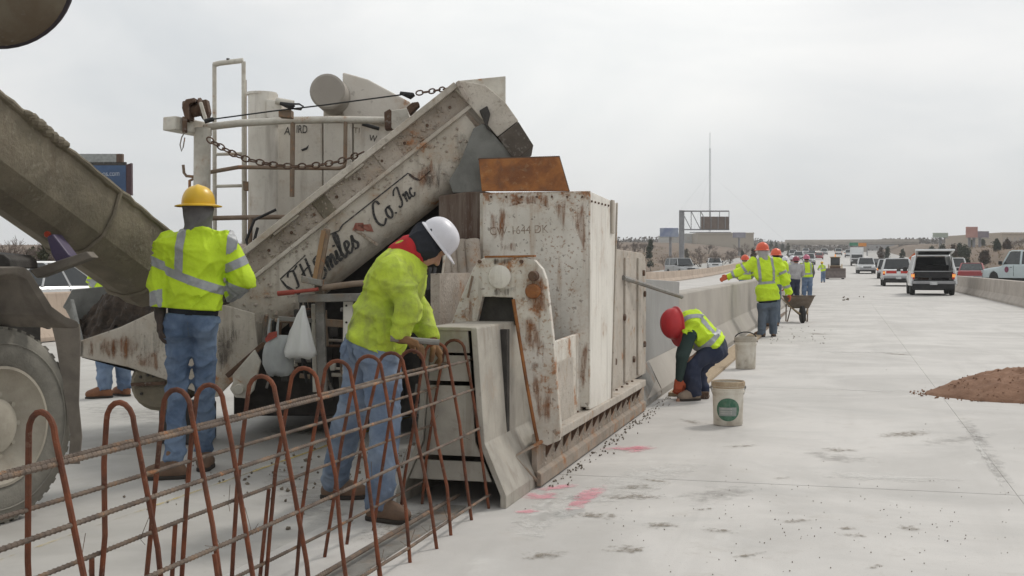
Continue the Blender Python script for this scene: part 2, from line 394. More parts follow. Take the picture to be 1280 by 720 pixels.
def mark(name, ribbons, m, z=.004, label=None):
    V, F, S = [], [], []
    for pts, wd in ribbons:
        v, f, s = soft_ribbon(pts, wd, z); n = len(V); V += v; F += [tuple(i + n for i in q) for q in f]; S += s
    me = bpy.data.meshes.new(name); me.from_pydata([v[:] for v in V], [], F)
    a = me.attributes.new('soft', 'FLOAT', 'POINT'); a.data.foreach_set('value', S)
    o = link_mesh(name, me, m, road)
    if label: o['label'] = label
    return o
g = atZ
def blots(name, items, m, z, label=None):
    V, F, S = [], [], []; rb_ = random.Random(len(items))
    for a, c, wd in items:
        a, c = Vector(a), Vector(c); mid = (a + c) / 2; ax = c - a; ln = ax.length / 2 + .03; ax.normalize(); pr = Vector((-ax.y, ax.x, 0)); n = 26; o = len(V); ph = rb_.uniform(0, 50)
        for q, sv in ((1., 0.), (.8, .3), (.55, .5), (.25, .62), (.02, .66)):
            for k in range(n):
                t = 2 * math.pi * k / n; w_ = 1 + .45 * mnoise.noise(Vector((math.cos(t) * 1.4 + ph, math.sin(t) * 1.4, ph)))
                V.append(mid + ax * (ln * q * w_ * math.cos(t)) + pr * (wd * .5 * q * w_ * math.sin(t)) + Vector((0, 0, z))); S.append(sv)
        for r_ in range(4):
            for k in range(n): F.append((o + r_ * n + k, o + r_ * n + (k + 1) % n, o + (r_ + 1) * n + (k + 1) % n, o + (r_ + 1) * n + k))
    me = bpy.data.meshes.new(name); me.from_pydata([v[:] for v in V], [], F)
    a = me.attributes.new('soft', 'FLOAT', 'POINT'); a.data.foreach_set('value', S)
    o = link_mesh(name, me, m, road); o['kind'] = 'stuff'
    return o
blots('paint_mark', [(g(745, 562), g(826, 560), .30), (g(786, 566), g(812, 556), .3)], MT['pink'], .0045)
blots('paint_mark', [(g(764, 598), g(694, 650), .22), (g(640, 640), g(676, 640), .16), (g(646, 624), g(700, 618), .34), (g(660, 616), g(735, 604), .2)], MT['pink'], .0045)
blots('mud_patch', [(g(320, 548), g(430, 530), 1.1), (g(420, 690), g(600, 620), .5)], MT['dirt'], .0042)
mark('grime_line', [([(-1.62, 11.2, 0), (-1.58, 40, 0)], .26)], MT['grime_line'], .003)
mark('lane_line', [([(-3.72, 1.5, 0), (-3.72, 44, 0)], .10)], MT['yellow'], label='worn yellow edge line')
blots('mud_patch', [(g(x0, y0), g(x1, y1), wd) for x0, y0, x1, y1, wd in ((725, 622, 860, 622, .3), (760, 612, 830, 606, .3), (955, 656, 1030, 648, .14), (1040, 662, 1075, 660, .16), (1118, 655, 1160, 668, .2), (1040, 669, 1095, 671, .14), (1080, 712, 1106, 706, .1), (905, 700, 965, 690, .10), (860, 640, 900, 634, .1), (1005, 560, 1090, 566, .4), (845, 522, 885, 534, .25), (1080, 550, 1180, 536, .5), (790, 598, 850, 605, .15), (1008, 415, 1035, 420, .6), (960, 600, 1000, 596, .12), (700, 640, 790, 650, .35), (790, 660, 860, 655, .3), (740, 690, 830, 685, .3), (640, 700, 720, 690, .3), (870, 660, 930, 668, .2), (1085, 440, 1160, 446, .5), (900, 560, 960, 556, .2)) ], MT['dirt'], .004)
blots('damp_patch', [(g(x0, y0), g(x1, y1), wd) for x0, y0, x1, y1, wd in ((1190, 510, 1262, 590, .22), (1216, 545, 1285, 640, .2), (1120, 560, 1270, 540, .5), (980, 560, 1120, 585, .6), (820, 640, 960, 600, .6), (330, 560, 460, 700, .6), (60, 500, 330, 540, 1.2))], MT['grey_damp'], .0035)
blots('slurry_patch', [(g(x0, y0), g(x1, y1), wd) for x0, y0, x1, y1, wd in ((1000, 440, 1160, 441, .5), (960, 590, 1240, 604, .4), (640, 690, 720, 600, .5), (1010, 485, 1170, 492, .25), (660, 660, 900, 560, .6), (1200, 520, 1280, 650, .08))], MT['laitance'], .003)

# loose crumbs of concrete and gravel on the pavement
rc = random.Random(3)
b = MB()
def crumb(p, s):
    T = Matrix.Rotation(rc.uniform(0, 6.3), 3, Vector((rc.uniform(-1, 1), rc.uniform(-1, 1), 1)).normalized())
    vs = [p + T @ Vector((x * s * rc.uniform(.6, 1.2), y * s * rc.uniform(.6, 1.2), zz * s * rc.uniform(.5, .9))) for x, y, zz in ((1, 0, 0), (-1, 0, 0), (0, 1, 0), (0, -1, 0), (0, 0, 1), (0, 0, -1))]
    b.add(vs, [(0, 2, 4), (2, 1, 4), (1, 3, 4), (3, 0, 4), (2, 0, 5), (1, 2, 5), (3, 1, 5), (0, 3, 5)])
for _ in range(260):
    y = rc.uniform(7.2, 15); crumb(Vector((-1.74 + abs(rc.gauss(0, .06)), y, .006)), rc.uniform(.004, .013))
for _ in range(80):
    x, y = rc.uniform(-1.6, 5), rc.uniform(4.8, 20); crumb(Vector((x, y, .004)), rc.choice((.002, .003, .003, .004, .006)))
for _ in range(200):
    x, y = rc.gauss(.0, .8), rc.gauss(6.6, .7); crumb(Vector((x, y, .004)), rc.choice((.003, .004, .005)))
for _ in range(260):
    x, y = rc.gauss(-2.9, .5), rc.gauss(7.7, .8); crumb(Vector((min(x, -2.46), y, .006)), rc.uniform(.005, .02))
for _ in range(50):
    p = g(rc.uniform(960, 1040), rc.uniform(408, 430)); crumb(p + Vector((0, 0, .006)), rc.uniform(.006, .018))
for _ in range(9):
    crumb(g(rc.uniform(1050, 1080), rc.uniform(371, 377)) + Vector((0, 0, .02)), rc.uniform(.03, .06))
o = b.build('gravel_crumbs', mat('crumb_brown', (.13, .105, .08), (.22, .19, .15), 3., .9)); tag(o, 'loose crumbs of gravel and dried concrete on the pavement', kind='stuff')

# ------------------------------------------------------------------ barriers
def profile_barrier(name, xc, half, ht, ys, m, label, cat='barrier', mirror=True, group=None):
    pr = [(half, 0), (half, .07), (half * .53, .33 * ht / .9), (half * .42, ht - .02), (half * .38, ht)]
    pr = [(x, z) for x, z in pr] + [(-x, z) for x, z in reversed(pr)]
    rings = [[Vector((xc + x + .0012 * mnoise.noise(Vector((y * .7, z * 2, xc))), y, z + rise(y))) for x, z in pr] for y in ys]
    mb = MB().loft(rings)
    o = mb.build(name, m, smooth=True, angle=9, loc=(xc, ys[0], 0))
    return tag(o, label, cat, group)
profile_barrier('concrete_barrier', -2.12, .32, 1.0, [11.6 + k * .8 for k in range(80)], MT['barrier_new'], 'freshly slipformed grey concrete median barrier running back from the paver', )
profile_barrier('concrete_barrier', 5.95, .33, .81, [-5 + 5 * k for k in range(45)], MT['barrier_old'], 'old weathered concrete barrier along the right edge of the pavement')
profile_barrier('concrete_barrier', -14.0, .33, .86, [-5 + 5 * k for k in range(60)], mat('tan_barrier', (.47, .38, .30), (.38, .30, .24), .8, .9, streak=.4), 'old tan concrete barrier on the far left beyond the workers')
b = MB().beam((-1.60, 12.6, .02), (-1.60, 24, .02), .26, .04)
o = b.build('form_board', MT['wood'], loc=(-1.6, 12.6, 0), bevel=.004); tag(o, 'long pale timber board lying along the foot of the new barrier', 'board')
# sand pile
def pile(u, v):
    a = 2 * math.pi * u; rr = v
    n = mnoise.noise(Vector((math.cos(a) * 1.7, math.sin(a) * 1.7, 4)))
    x = 2.22 + (1.42 + .2 * n) * rr * math.cos(a); y = 13.55 + (.78 + .15 * n) * rr * math.sin(a)
    z = .285 * max(0, 1 - rr ** 2.4) * (1 + .18 * mnoise.noise(Vector((x * 2, y * 2, 0)))) + .07 * mnoise.noise(Vector((x * 7, y * 7, 2))) * (1.1 - rr) + .03 * mnoise.noise(Vector((x * 17, y * 17, 5))) * (1.2 - rr) + .018 * mnoise.noise(Vector((x * 26, y * 26, 2)))
    return Vector((x, y, max(z, -.01) if rr < .99 else -.02))
sand = mat('red_sand', (.27, .155, .10), (.20, .11, .07), 6., .95, bump=.5, bscale=70, splat=.3, sscale=30, splat_col=(.33, .22, .15))
o = MB().grid(pile, 90, 34).build('sand_pile', sand, smooth=True, angle=85, loc=(2.22, 13.55, 0)); tag(o, 'low mound of reddish brown sand on the pavement', 'sand pile')
b = MB()
for _ in range(520):
    u_, v_ = rc.random(), rc.random() ** .5; crumb(pile(u_, v_ * .98) + Vector((0, 0, .004)), rc.choice((.004, .005, .007, .009, .012, .018)))
for _ in range(260):
    a = rc.uniform(0, 6.28); q = rc.uniform(.9, 1.08)
    crumb(Vector((2.22 + 1.42 * q * math.cos(a), 13.55 + .78 * q * math.sin(a), .008)), rc.uniform(.006, .02))
o = b.build('sand_crumbs', sand); tag(o, 'crumbs of sand around the mound', kind='stuff')
# ------------------------------------------------------------------ rebar cage
cage = thing('rebar_cage', (-2.09, 2.5, 0), 'rusty tied rebar cage of hairpin hoops and long bars standing in front of the paver', 'rebar cage')
rr_ = random.Random(11)
tops = [(52, 515), (150, 503), (221, 487), (262, 481), (327, 470), (380, 460), (422, 451), (461, 445), (489, 441), (515, 438), (545, 429), (568, 425)]
for i, (px, py) in enumerate(tops):
    p = atX(px, py, -2.09); Y, zt = p.y, p.z
    sk = max(0, .24 - .035 * i) + rr_.uniform(-.03, .03)      # the far leg stands a little further along
    rt = .062
    pts = []
    fr, fl = Vector((-1.88 + rr_.uniform(-.02, .02), Y, .0)), Vector((-2.30 + rr_.uniform(-.02, .02), Y + sk, .0))
    cr, cl = Vector((-2.09 + rt, Y - sk * .12, zt - rt)), Vector((-2.09 - rt, Y + sk * .12, zt - rt))
    jt = lambda: Vector((rr_.uniform(-.007, .007), rr_.uniform(-.012, .012), 0)); pts.append(fl); pts.append(fl.lerp(cl, .28) + Vector((-.012, 0, 0)) + jt()); pts.append(fl.lerp(cl, .58) + Vector((-.012, 0, 0)) + jt()); pts.append(fl.lerp(cl, .85) + Vector((-.006, 0, 0)))
    for k in range(9):
        a = math.pi - math.pi * k / 8
        pts.append((cr + cl) / 2 + (cr - cl) / 2 * math.cos(a) + Vector((0, 0, rt * math.sin(a))))
    pts.append(fr.lerp(cr, .85) + Vector((.006, 0, 0))); pts.append(fr.lerp(cr, .58) + Vector((.012, 0, 0)) + jt()); pts.append(fr.lerp(cr, .28) + Vector((.012, 0, 0)) + jt()); pts.append(fr)
    if i in (1, 3, 5): MB().tube([fl + Vector((-.02, -.02, 0)), fl.lerp(cl, .5) + Vector((-.03, -.02, 0))], .0085, 8).build('dowel_bar', MT['rebar'], cage, smooth=True)
    if i in (2, 6): MB().tube([fr + Vector((.015, -.02, 0)), fr.lerp(cr, .48) + Vector((.02, -.02, 0))], .0085, 8).build('dowel_bar', MT['rebar'], cage, smooth=True)
    MB().tube(pts, .0088, 8).build('rebar_hoop', MT['rebar'], cage, smooth=True)
for X, z, r, y1 in ((-2.155, .80, .0074, 6.62), (-2.02, .815, .0078, 6.62), (-2.195, .665, .0070, 6.62), (-1.985, .655, .0072, 6.62), (-2.24, .45, .0072, 6.6), (-1.945, .44, .0074, 6.6), (-2.285, .13, .0072, 6.6), (-1.90, .07, .0076, 6.55), (-2.10, .05, .011, 6.6)):
    pts = [Vector((X + rr_.uniform(-.006, .006), y, z + rr_.uniform(-.006, .006))) for y in np.linspace(1.2, y1, 9)]
    ob = MB().tube(pts, r, 8)
    # transverse ribs of the deformed bar
    if X > -2.3:
        y = 2.3
        while y < 4.8:
            k = min(7, int((y - 1.2) / (y1 - 1.2) * 8)); f = (y - 1.2) / (y1 - 1.2) * 8 - k
            c = pts[k].lerp(pts[k + 1], f)
            ob.tube([c + Vector((0, -.002, 0)), c + Vector((0, .002, 0))], r * 1.17, 6)
            y += .022
    ob.build('rebar_bar', MT['bar'], cage, smooth=True)
b = MB()
for X, z, i in [(x, z, i) for i in range(len(tops)) for x, z in ((-1.945, .44), (-2.24, .45), (-1.91, .07))]:
    if rr_.random() < .8:
        p = atX(*tops[i], -2.09); c = Vector((X + .012, p.y, z))
        b.tube([c + Vector((rr_.uniform(-.05, .05), rr_.uniform(-.05, .05), rr_.uniform(.03, .1))), c, c + Vector((rr_.uniform(-.04, .06), rr_.uniform(-.07, .02), rr_.uniform(-.03, .06)))], .0012, 4)
o = b.build('tie_wire', MT['bar'], cage); o['kind'] = 'stuff'
b = MB().bx(-2.19, -2.02, .5, 6.5, -.0, .012)
o = b.build('steel_strip', MT['greysteel'], loc=(-2.1, .5, 0)); tag(o, 'flat grey steel strip on the ground under the rebar cage', 'steel strip')

# ------------------------------------------------------------------ slipform paver
pv = thing('slipform_paver', (-3.2, 9.2, 0), 'weathered white slipform paving machine with inclined conveyor, rusty hopper and lettered side', 'paving machine')
def plate(pts, vec, name, m, parent=pv, bevel=.006, smooth=False):
    return MB().prism(pts, vec).build(name, m, parent, smooth=smooth, bevel=bevel)
def arc(c, r, a0, a1, n=6): return [(c[0] + r * math.cos(R(a0 + (a1 - a0) * k / n)), c[1] + r * math.sin(R(a0 + (a1 - a0) * k / n))) for k in range(n + 1)]

# barrier shaped sleeve in front of the mould
XC = -2.12
def prof(k=0., top=1.0): return [(.325 + k, 0), (.325 + k, .07), (.20 + k, .36), (.155 + k, top)]
Y0 = 6.53
pts = [Vector((XC + x, Y0, z)) for x, z in prof()]
inner = [Vector((XC + x - .035, Y0, max(z, 0) if i else 0)) for i, (x, z) in enumerate(prof())]
plate(pts + inner[::-1], (0, 1.75, 0), 'side_skin', MT['steel'], bevel=.004)
plate([Vector((2 * XC - p.x, p.y, p.z)) for p in pts + inner[::-1]], (0, 1.75, 0), 'side_skin', MT['steel'], bevel=.004)
plate([Vector((XC - .15, Y0 + .01, 1.004)), Vector((XC + .15, Y0 + .01, 1.004)), Vector((XC + .15, Y0 + .01, .985)), Vector((XC - .15, Y0 + .01, .985))], (0, 1.7, 0), 'top_skin', MT['steel'], bevel=.003)
zs = [(.985, .86), (.845, .70), (.675, .28), (.25, .14)]
def hw(z): 
    P = prof()
    for (xa, za), (xb, zb) in zip(P[:-1], P[1:]):
        if za <= z <= zb: return xa + (xb - xa) * (z - za) / (zb - za)
    return P[-1][0]
for zt, zb in zs:
    zz = [zt, zb] if not (zb < .36 < zt) else [zt, .36, zb]
    right = [Vector((XC + hw(z) - .06, Y0 + .02, z)) for z in zz]
    left = [Vector((XC - hw(z) + .04, Y0 + .02, z)) for z in reversed(zz)]
    plate(right + left, (0, .02, 0), 'front_plate', MT['steel'], bevel=.003)
MB().bx(XC - .2, XC + .2, 7.0, 7.06, .1, .97).build('inner_bulkhead', MT['dark'], pv)
# white A-shaped gate
yA = lambda px, py: atY(px, py, 7.27)
outl = [(560, 415), (576, 372), (591, 336), (597, 327), (605, 322), (655, 321), (668, 325), (678, 336), (683, 350), (691, 420), (697, 490), (701, 540), (699, 551), (684, 557), (672, 553), (668, 535), (658, 480), (649, 425), (641, 372), (603, 371), (595, 406), (593, 415)]
plate([yA(*p) for p in outl], (0, .055, 0), 'gate_frame', MT['white_rusty'])
edge = [(672, 553), (668, 535), (658, 480), (649, 425), (641, 374)]
MB().tube([yA(*p) + Vector((.004, -.004, 0)) for p in edge], .011, 6).build('gate_edge', MT['rust'], pv, smooth=True)
def disc(c, r, n, m, name, dep=.03, nn=20, parent=pv):
    c = Vector(c); n = Vector(n).normalized(); return MB().lathe([(r * .02, dep), (r * .85, dep), (r, dep * .7), (r, 0), (r * .02, 0)], nn, Matrix.Translation(c) @ n.to_track_quat('Z', 'Y').to_matrix().to_4x4()).build(name, m, parent, smooth=True, angle=50)
disc(yA(625, 346), .072, (0, -1, 0), MT['white_clean'], 'round_cover', .02)
disc(yA(668, 345), .032, (0, -1, 0), MT['brown'], 'bolt', .05)
disc(yA(667, 364), .046, (0, -1, 0), MT['rust'], 'bolt', .045)
for px in (600, 652): disc(yA(px, 327), .012, (0, -1, 0), MT['brown'], 'bolt', .02, 8)
MB().beam(yA(606, 321) + Vector((0, .02, 0)), yA(668, 320) + Vector((0, .02, 0)), .05, .012).build('gate_hinge', MT['rust'], pv)
MB().beam(yA(592, 345) + Vector((0, -.02, 0)), yA(586, 372) + Vector((0, -.02, 0)), .012, .012).build('latch_rod', MT['bronze'], pv)
# walls linking the gate to the hopper
plate([atX(686, 430, -1.80), atX(737, 412, -1.80), atX(737, 508, -1.80), atX(698, 540, -1.80)], (-.03, 0, 0), 'side_panel', MT['white_rusty'])
plate([atX(692, 455, -1.79), atX(716, 446, -1.79), atX(718, 520, -1.79), atX(701, 536, -1.79)], (-.008, 0, 0), 'side_patch', MT['mold'], bevel=.002)
MB().bx(yA(590, 372).x, yA(645, 372).x, 7.34, 7.7, .98, 1.26).build('gate_shadow_fill', MT['dark'], pv)  # dark block stands in for the unlit interior seen through the gate
MB().bx(-2.5, -2.44, 7.3, 8.9, .2, 1.3).build('left_wall', MT['splattered'], pv)
# hopper
HY, HX, HL, HT = 8.55, -1.74, -2.53, 1.88
MB().prism([Vector((HL, HY, .34)), Vector((HX, HY, .34)), Vector((HX, HY, HT)), Vector((HL, HY, HT))], (0, .03, 0)).build('hopper_front', MT['hopper_white'], pv, bevel=.005)
rw = [Vector((HX, HY + .032, .32)), Vector((HX, 9.42, .30)), Vector((HX - .0, 9.64, HT - .03)), Vector((HX, HY + .032, HT))]
MB().prism(rw, (-.03, 0, 0)).build('hopper_side', MT['white_clean'], pv, bevel=.005)
MB().prism([v + Vector((HL - HX, 0, 0)) for v in rw], (-.03, 0, 0)).build('hopper_side', MT['white'], pv, bevel=.005)
MB().prism([Vector((HL, 9.43, .3)), Vector((HX - .03, 9.43, .3)), Vector((HX - .03, 9.60, HT - .03)), Vector((HL, 9.60, HT - .03))], (0, -.03, 0)).build('hopper_back', MT['white'], pv)
MB().tube([v + Vector((.006, 0, 0)) for v in (rw[1], rw[2])], .007, 6).build('hopper_corner', MT['mold'], pv, smooth=True)
MB().tube([Vector((HX + .003, HY + .004, .36)), Vector((HX + .003, HY + .004, HT))], .008, 6).build('hopper_corner', MT['white_rusty'], pv, smooth=True)
MB().bx(HX + .001, HX + .018, 9.38, 9.47, HT - .28, HT - .02).build('hopper_strap', MT['mold'], pv, bevel=.004)
MB().bx(HL + .03, HX - .03, HY + .05, 9.4, 1.3, 1.45).build('hopper_fill', MT['wet'], pv)
plate([atY(602, 239, HY - .012), atY(598, 199, HY + .05), atY(699, 196, HY + .05), atY(711, 239, HY - .012)], (0, .022, 0), 'splash_board', MT['rust'])
MB().tube([atY(598, 199, HY + .06), atY(699, 196, HY + .06), atY(711, 239, HY)], .008, 6).build('splash_board_edge', MT['brown'], pv)
# brown cylinder box and pipes left of the hopper
plate([atY(548, 245, 8.62), atY(580, 240, 8.62), atY(607, 239, 8.62), atY(607, 298, 8.62), atY(570, 300, 8.62), atY(548, 285, 8.62)], (0, .55, 0), 'guard_box', mat('brown_streaked_steel', (.17, .135, .11), (.085, .05, .035), 3., .8, stretch=(5, 5, .5), splat=.3), bevel=.01)
for px, r in ((557, .035), (566, .03), (576, .04), (590, .055)):
    MB().tube([atY(px, 300, 8.5), atY(px + 4, 345, 8.45), atY(px + 8, 400, 8.4)], r, 10).build('hydraulic_pipe', MT['splattered'], pv, smooth=True)
plate([atY(556, 300, 8.66), atY(607, 296, 8.66), atY(607, 420, 8.66), atY(572, 420, 8.66)], (0, .1, 0), 'back_plate', MT['splattered'])
MB().tube([atD(558, 305, 8.0), atD(553, 342, 7.95), atD(549, 380, 7.9), atD(546, 424, 7.9)], [.008, .007, .006, .010], 8).build('dip_rod', MT['galv'], pv, smooth=True)
# mould lip, skirt and rear mould panel
MB().bx(-1.84, -1.72, 7.28, 11.05, .255, .315).build('mould_lip', MT['mold'], pv, bevel=.008)
MB().prism([Vector((-1.785, 7.20, .015)), Vector((-1.785, 7.20, .25)), Vector((-1.82, 7.20, .25)), Vector((-1.82, 7.20, .015))], (0, 4.15, 0)).build('mould_skirt', MT['skirt'], pv, bevel=.004)
MB().prism([Vector((-1.755, 7.18, .012)), Vector((-1.755, 7.18, .085)), Vector((-1.784, 7.18, .105)), Vector((-1.784, 7.18, .012))], (0, 4.1, 0)).build('skirt_runner', MT['skirt'], pv, bevel=.004)
for k in range(15):
    y = 7.42 + k * .25
    MB().prism([Vector((-1.783, y, .252)), Vector((-1.735, y, .252)), Vector((-1.783, y, .15))], (0, .022, 0)).build('skirt_bracket', MT['brown'], pv)
MB().tube([Vector((-1.76, 7.22, .28)), Vector((-1.87, 6.98, .22)), Vector((-1.775, 7.2, .03))], .012, 6).build('nose_brace', MT['skirt'], pv)
rp = [Vector((-1.83, 8.7, .31)), Vector((-1.83, 11.75, .31)), Vector((-1.83, 11.75, 1.36)), Vector((-1.83, 11.68, 1.44)), Vector((-1.83, 11.5, 1.47)), Vector((-1.83, 9.3, 1.50)), Vector((-1.83, 8.7, 1.5))]
plate(rp, (-.04, 0, 0), 'mould_panel', MT['mold'])
for y in (9.8, 10.5, 11.2):
    MB().bx(-1.829, -1.812, y, y + .22, .34, 1.42).build('panel_rib', MT['mold'], pv, bevel=.004)
for y, z in ((11.55, 1.28), (11.62, 1.08), (10.5, .9), (10.05, .55), (11.0, .5), (11.62, .6)):
    disc((-1.829, y, z), .03, (1, 0, 0), MT['brown'], 'panel_bolt', .02, 10)
MB().tube([atX(779, 347, -1.82), atX(852, 371, -1.60)], .022, 8).build('trail_pipe', MT['greysteel'], pv, smooth=True)
MB().bx(-2.43, -1.86, 8.8, 11.7, .28, .45).build('mould_core', MT['dark'], pv)
plate([Vector((-1.945, 11.3, .36)), Vector((-1.945, 15.0, .36)), Vector((-1.955, 15.25, 1.15)), Vector((-1.955, 11.3, 1.24))], (-.02, 0, 0), 'trailing_form', mat('grey_sheet_steel', (.30, .295, .285), (.25, .245, .235), 2., .55, streak=.25, bump=.05))
plate([Vector((-1.79, 11.4, .02)), Vector((-1.79, 12.6, .02)), Vector((-1.80, 12.6, .09)), Vector((-1.93, 12.6, .36)), Vector((-1.93, 11.4, .36)), Vector((-1.80, 11.4, .09))], (-.012, 0, 0), 'trailing_toe', MT['greysteel'])

# ------------------------------------------------------------------ conveyor of the paver (its near side about nine metres away)
CD = 9.1
def cv(a, v, dd=0.): return atD(310 + .785 * a + .62 * v, 312 - .62 * a + .785 * v, CD + dd)
def strip_plate(a0, a1, v0, v1, dd, th, name, m, parent=pv, bevel=.006):
    return plate([cv(a0, v0, dd), cv(a1, v0, dd), cv(a1, v1, dd), cv(a0, v1, dd)], FWD * th, name, m, parent, bevel)
strip_plate(-12, 332, -5, 3, -.07, .12, 'conveyor_flange', MT['conveyor'])
for a, l in ((36, 40), (150, 30), (210, 4)): strip_plate(a, a + l, 3.5, 6.5, -.05, .03, 'flange_gusset', MT['conveyor'])
strip_plate(-60, 336, 3, 31, .0, .03, 'conveyor_side', MT['splattered'])
strip_plate(-70, 340, 29, 34, -.03, .03, 'conveyor_ridge', MT['conveyor'])
# lower panel with a rounded belly
rings = []
for a in (-75, 60, 200, 318):
    rg = []
    for v, dd in ((33, 0.), (76, 0.), (86, .015), (94, .05), (100, .11), (104, .22)): rg.append(cv(a, v, dd))
    for v, dd in ((98, .22), (92, .13), (84, .07), (33, .04)): rg.append(cv(a, v, dd))
    rings.append(rg)
MB().loft(rings).build('conveyor_belly', MT['conveyor'], pv, smooth=True, angle=50)
strip_plate(-60, 335, 3, 100, .75, .03, 'conveyor_side', MT['splattered'])
MB().add([cv(-60, 60, .03), cv(330, 60, .03), cv(330, 60, .75), cv(-60, 60, .75)], [(0, 1, 2, 3)]).build('conveyor_belt', MT['black'], pv)
MB().add([cv(-60, 98, .1), cv(330, 98, .1), cv(330, 98, .75), cv(-60, 98, .75)], [(0, 1, 2, 3)]).build('conveyor_pan', MT['dark'], pv)
strip_plate(196, 226, -3, 33, -.012, .02, 'splice_plate', MT['splattered'])
strip_plate(98, 118, 4, 30, -.012, .02, 'splice_plate', MT['chute'])
for k in range(9): disc(cv(20 + k * 36, 17, -.002), .012, -FWD, MT['brown'], 'side_bolt', .012, 8)
# lettering: strokes in conveyor coordinates, laid 3 mm proud of the plate
def ribbon(pts, wd, dd=-.004, m=None, name='lettering', parent=pv):
    mb = MB(); P = []
    for (a0, b0), (a1, b1) in zip(pts[:-1], pts[1:]):
        P += [(a0 + (a1 - a0) * k / 3, b0 + (b1 - b0) * k / 3) for k in range(3)]
    P.append(pts[-1])
    L = []; Rr = []
    for i, (x, y) in enumerate(P):
        x0, y0 = P[max(i - 1, 0)]; x1, y1 = P[min(i + 1, len(P) - 1)]
        dx, dy = x1 - x0, y1 - y0; q = math.hypot(dx, dy) or 1
        k = wd * (.65 + .7 * max(0, dy / q)) if abs(dy) > 0 else wd * .65
        k = wd * (.6 + .6 * abs(dy) / q)
        L.append((x - dy / q * k / 2, y + dx / q * k / 2)); Rr.append((x + dy / q * k / 2, y - dx / q * k / 2))
    return L, Rr
def smooth_pts(p, n=5):
    o = []
    for i in range(len(p) - 1):
        p0, p1, p2, p3 = p[max(i - 1, 0)], p[i], p[i + 1], p[min(i + 2, len(p) - 1)]
        for k in range(n):
            t = k / n
            o.append(tuple(.5 * (2 * p1[c] + (p2[c] - p0[c]) * t + (2 * p0[c] - 5 * p1[c] + 4 * p2[c] - p3[c]) * t * t + (3 * p1[c] - p0[c] - 3 * p2[c] + p3[c]) * t ** 3) for c in (0, 1)))
    return o + [p[-1]]
SCRIPT = {  # script letters, x right, y up, x-height 1
 'T': ([[(-.1, 1.7), (.3, 2.1), (1.0, 1.95), (1.6, 2.15)], [(.9, 2.0), (.75, 1.1), (.5, .1), (.1, .1)]], 1.5),
 'H': ([[(.5, 2.1), (.35, 1.0), (.1, .0)], [(1.4, 2.2), (1.2, 1.0), (1.0, .0), (1.3, .1)], [(0, .9), (.8, 1.15), (1.5, 1.2)]], 1.7),
 'S': ([[(1.5, 1.9), (1.2, 2.3), (.6, 2.1), (.6, 1.5), (1.1, 1.0), (1.1, .3), (.5, -.1), (0, .2), (.1, .6)]], 1.6),
 'm': ([[(0, .8), (.15, 1), (.1, 0)], [(.1, .3), (.4, 1), (.55, .9), (.45, 0)], [(.45, .3), (.8, 1), (.95, .85), (.85, .1), (1.1, .2)]], 1.15),
 'n': ([[(0, .8), (.15, 1), (.1, 0)], [(.1, .3), (.45, 1), (.6, .85), (.5, .1), (.8, .2)]], .8),
 'i': ([[(0, .3), (.25, 1), (.15, .1), (.45, .2)], [(.3, 1.35), (.34, 1.5)]], .45),
 'l': ([[(0, .3), (.55, 1.7), (.5, 2.2), (.3, 2.0), (.15, .6), (.25, .0), (.55, .25)]], .55),
 'e': ([[(0, .4), (.5, .65), (.5, 1.0), (.25, 1.0), (.08, .4), (.3, .0), (.7, .3)]], .7),
 's': ([[(0, .2), (.4, 1.1), (.35, .7), (.55, .3), (.35, -.02), (.05, .08)]], .6),
 'C': ([[(1.1, 1.7), (1.0, 2.1), (.6, 2.1), (.15, 1.3), (.1, .5), (.5, .0), (1.0, .35)]], 1.15),
 'o': ([[(.5, 1.0), (.2, .9), (.08, .4), (.3, .0), (.6, .3), (.6, .8), (.45, 1.0), (.8, .9)]], .8),
 'I': ([[(0, 1.6), (.4, 2.1), (.9, 2.1), (.7, 1.2), (.5, .3), (.1, .0), (-.1, .3)]], 1.0),
 'c': ([[(.55, .8), (.4, 1.0), (.1, .6), (.15, .1), (.4, .0), (.65, .3)]], .65),
 '.': ([[(.05, .0), (.12, .12)]], .35), ' ': ([], .6)}
def write(txt, a, v, xh, wd, mt, mapf, slope=0., name='lettering', parent=pv):
    mb = MB(); x = 0.
    for ch in txt:
        st, adv = SCRIPT[ch]
        for s_ in st:
            P = smooth_pts([((px + .12 * py), py) for px, py in s_], 4)
            L, Q = ribbon([(a + (x + px) * xh, v - py * xh - slope * (x + px) * xh) for px, py in P], wd)
            n = len(L); vs = [mapf(*q) for q in L] + [mapf(*q) for q in Q]
            mb.add(vs, [(i, i + 1, n + i + 1, n + i) for i in range(n - 1)])
        x += adv
    return mb.build(name, mt, parent)
tx = lambda a, v: cv(a, v, -.0045)
write('TH', 16, 76, 10.5, 2.6, MT['ink'], tx)
write('S', 46, 86, 11.5, 3.0, MT['ink'], tx)
write('miles', 63, 84, 14.5, 3.2, MT['ink'], tx, .03)
write('Co.', 146, 82, 13.5, 2.7, MT['ink'], tx, .1)
write('Inc', 182, 77, 10.5, 2.2, MT['ink'], tx, .05)
for ln, wd in (([(9, 66), (9, 54), (52, 50)], 2.2), ([(76, 52), (90, 48), (104, 52), (112, 49), (216, 49), (218, 58), (222, 65), (240, 64)], 2.6), ([(9, 66), (16, 84)], 3.0)):
    L, Q = ribbon(ln, wd); n = len(L); MB().add([tx(*q) for q in L] + [tx(*q) for q in Q], [(i, i + 1, n + i + 1, n + i) for i in range(n - 1)]).build('lettering_frame', MT['ink'], pv)
mb = MB()
for c in [((117, 62), (126, 57), (134, 63), (128, 72), (122, 66)), ((126, 60), (140, 70), (137, 80), (131, 74))]:
    mb.add([tx(*q) for q in c], [tuple(range(len(c)))])
mb.build('red_emblem', MT['redink'], pv)
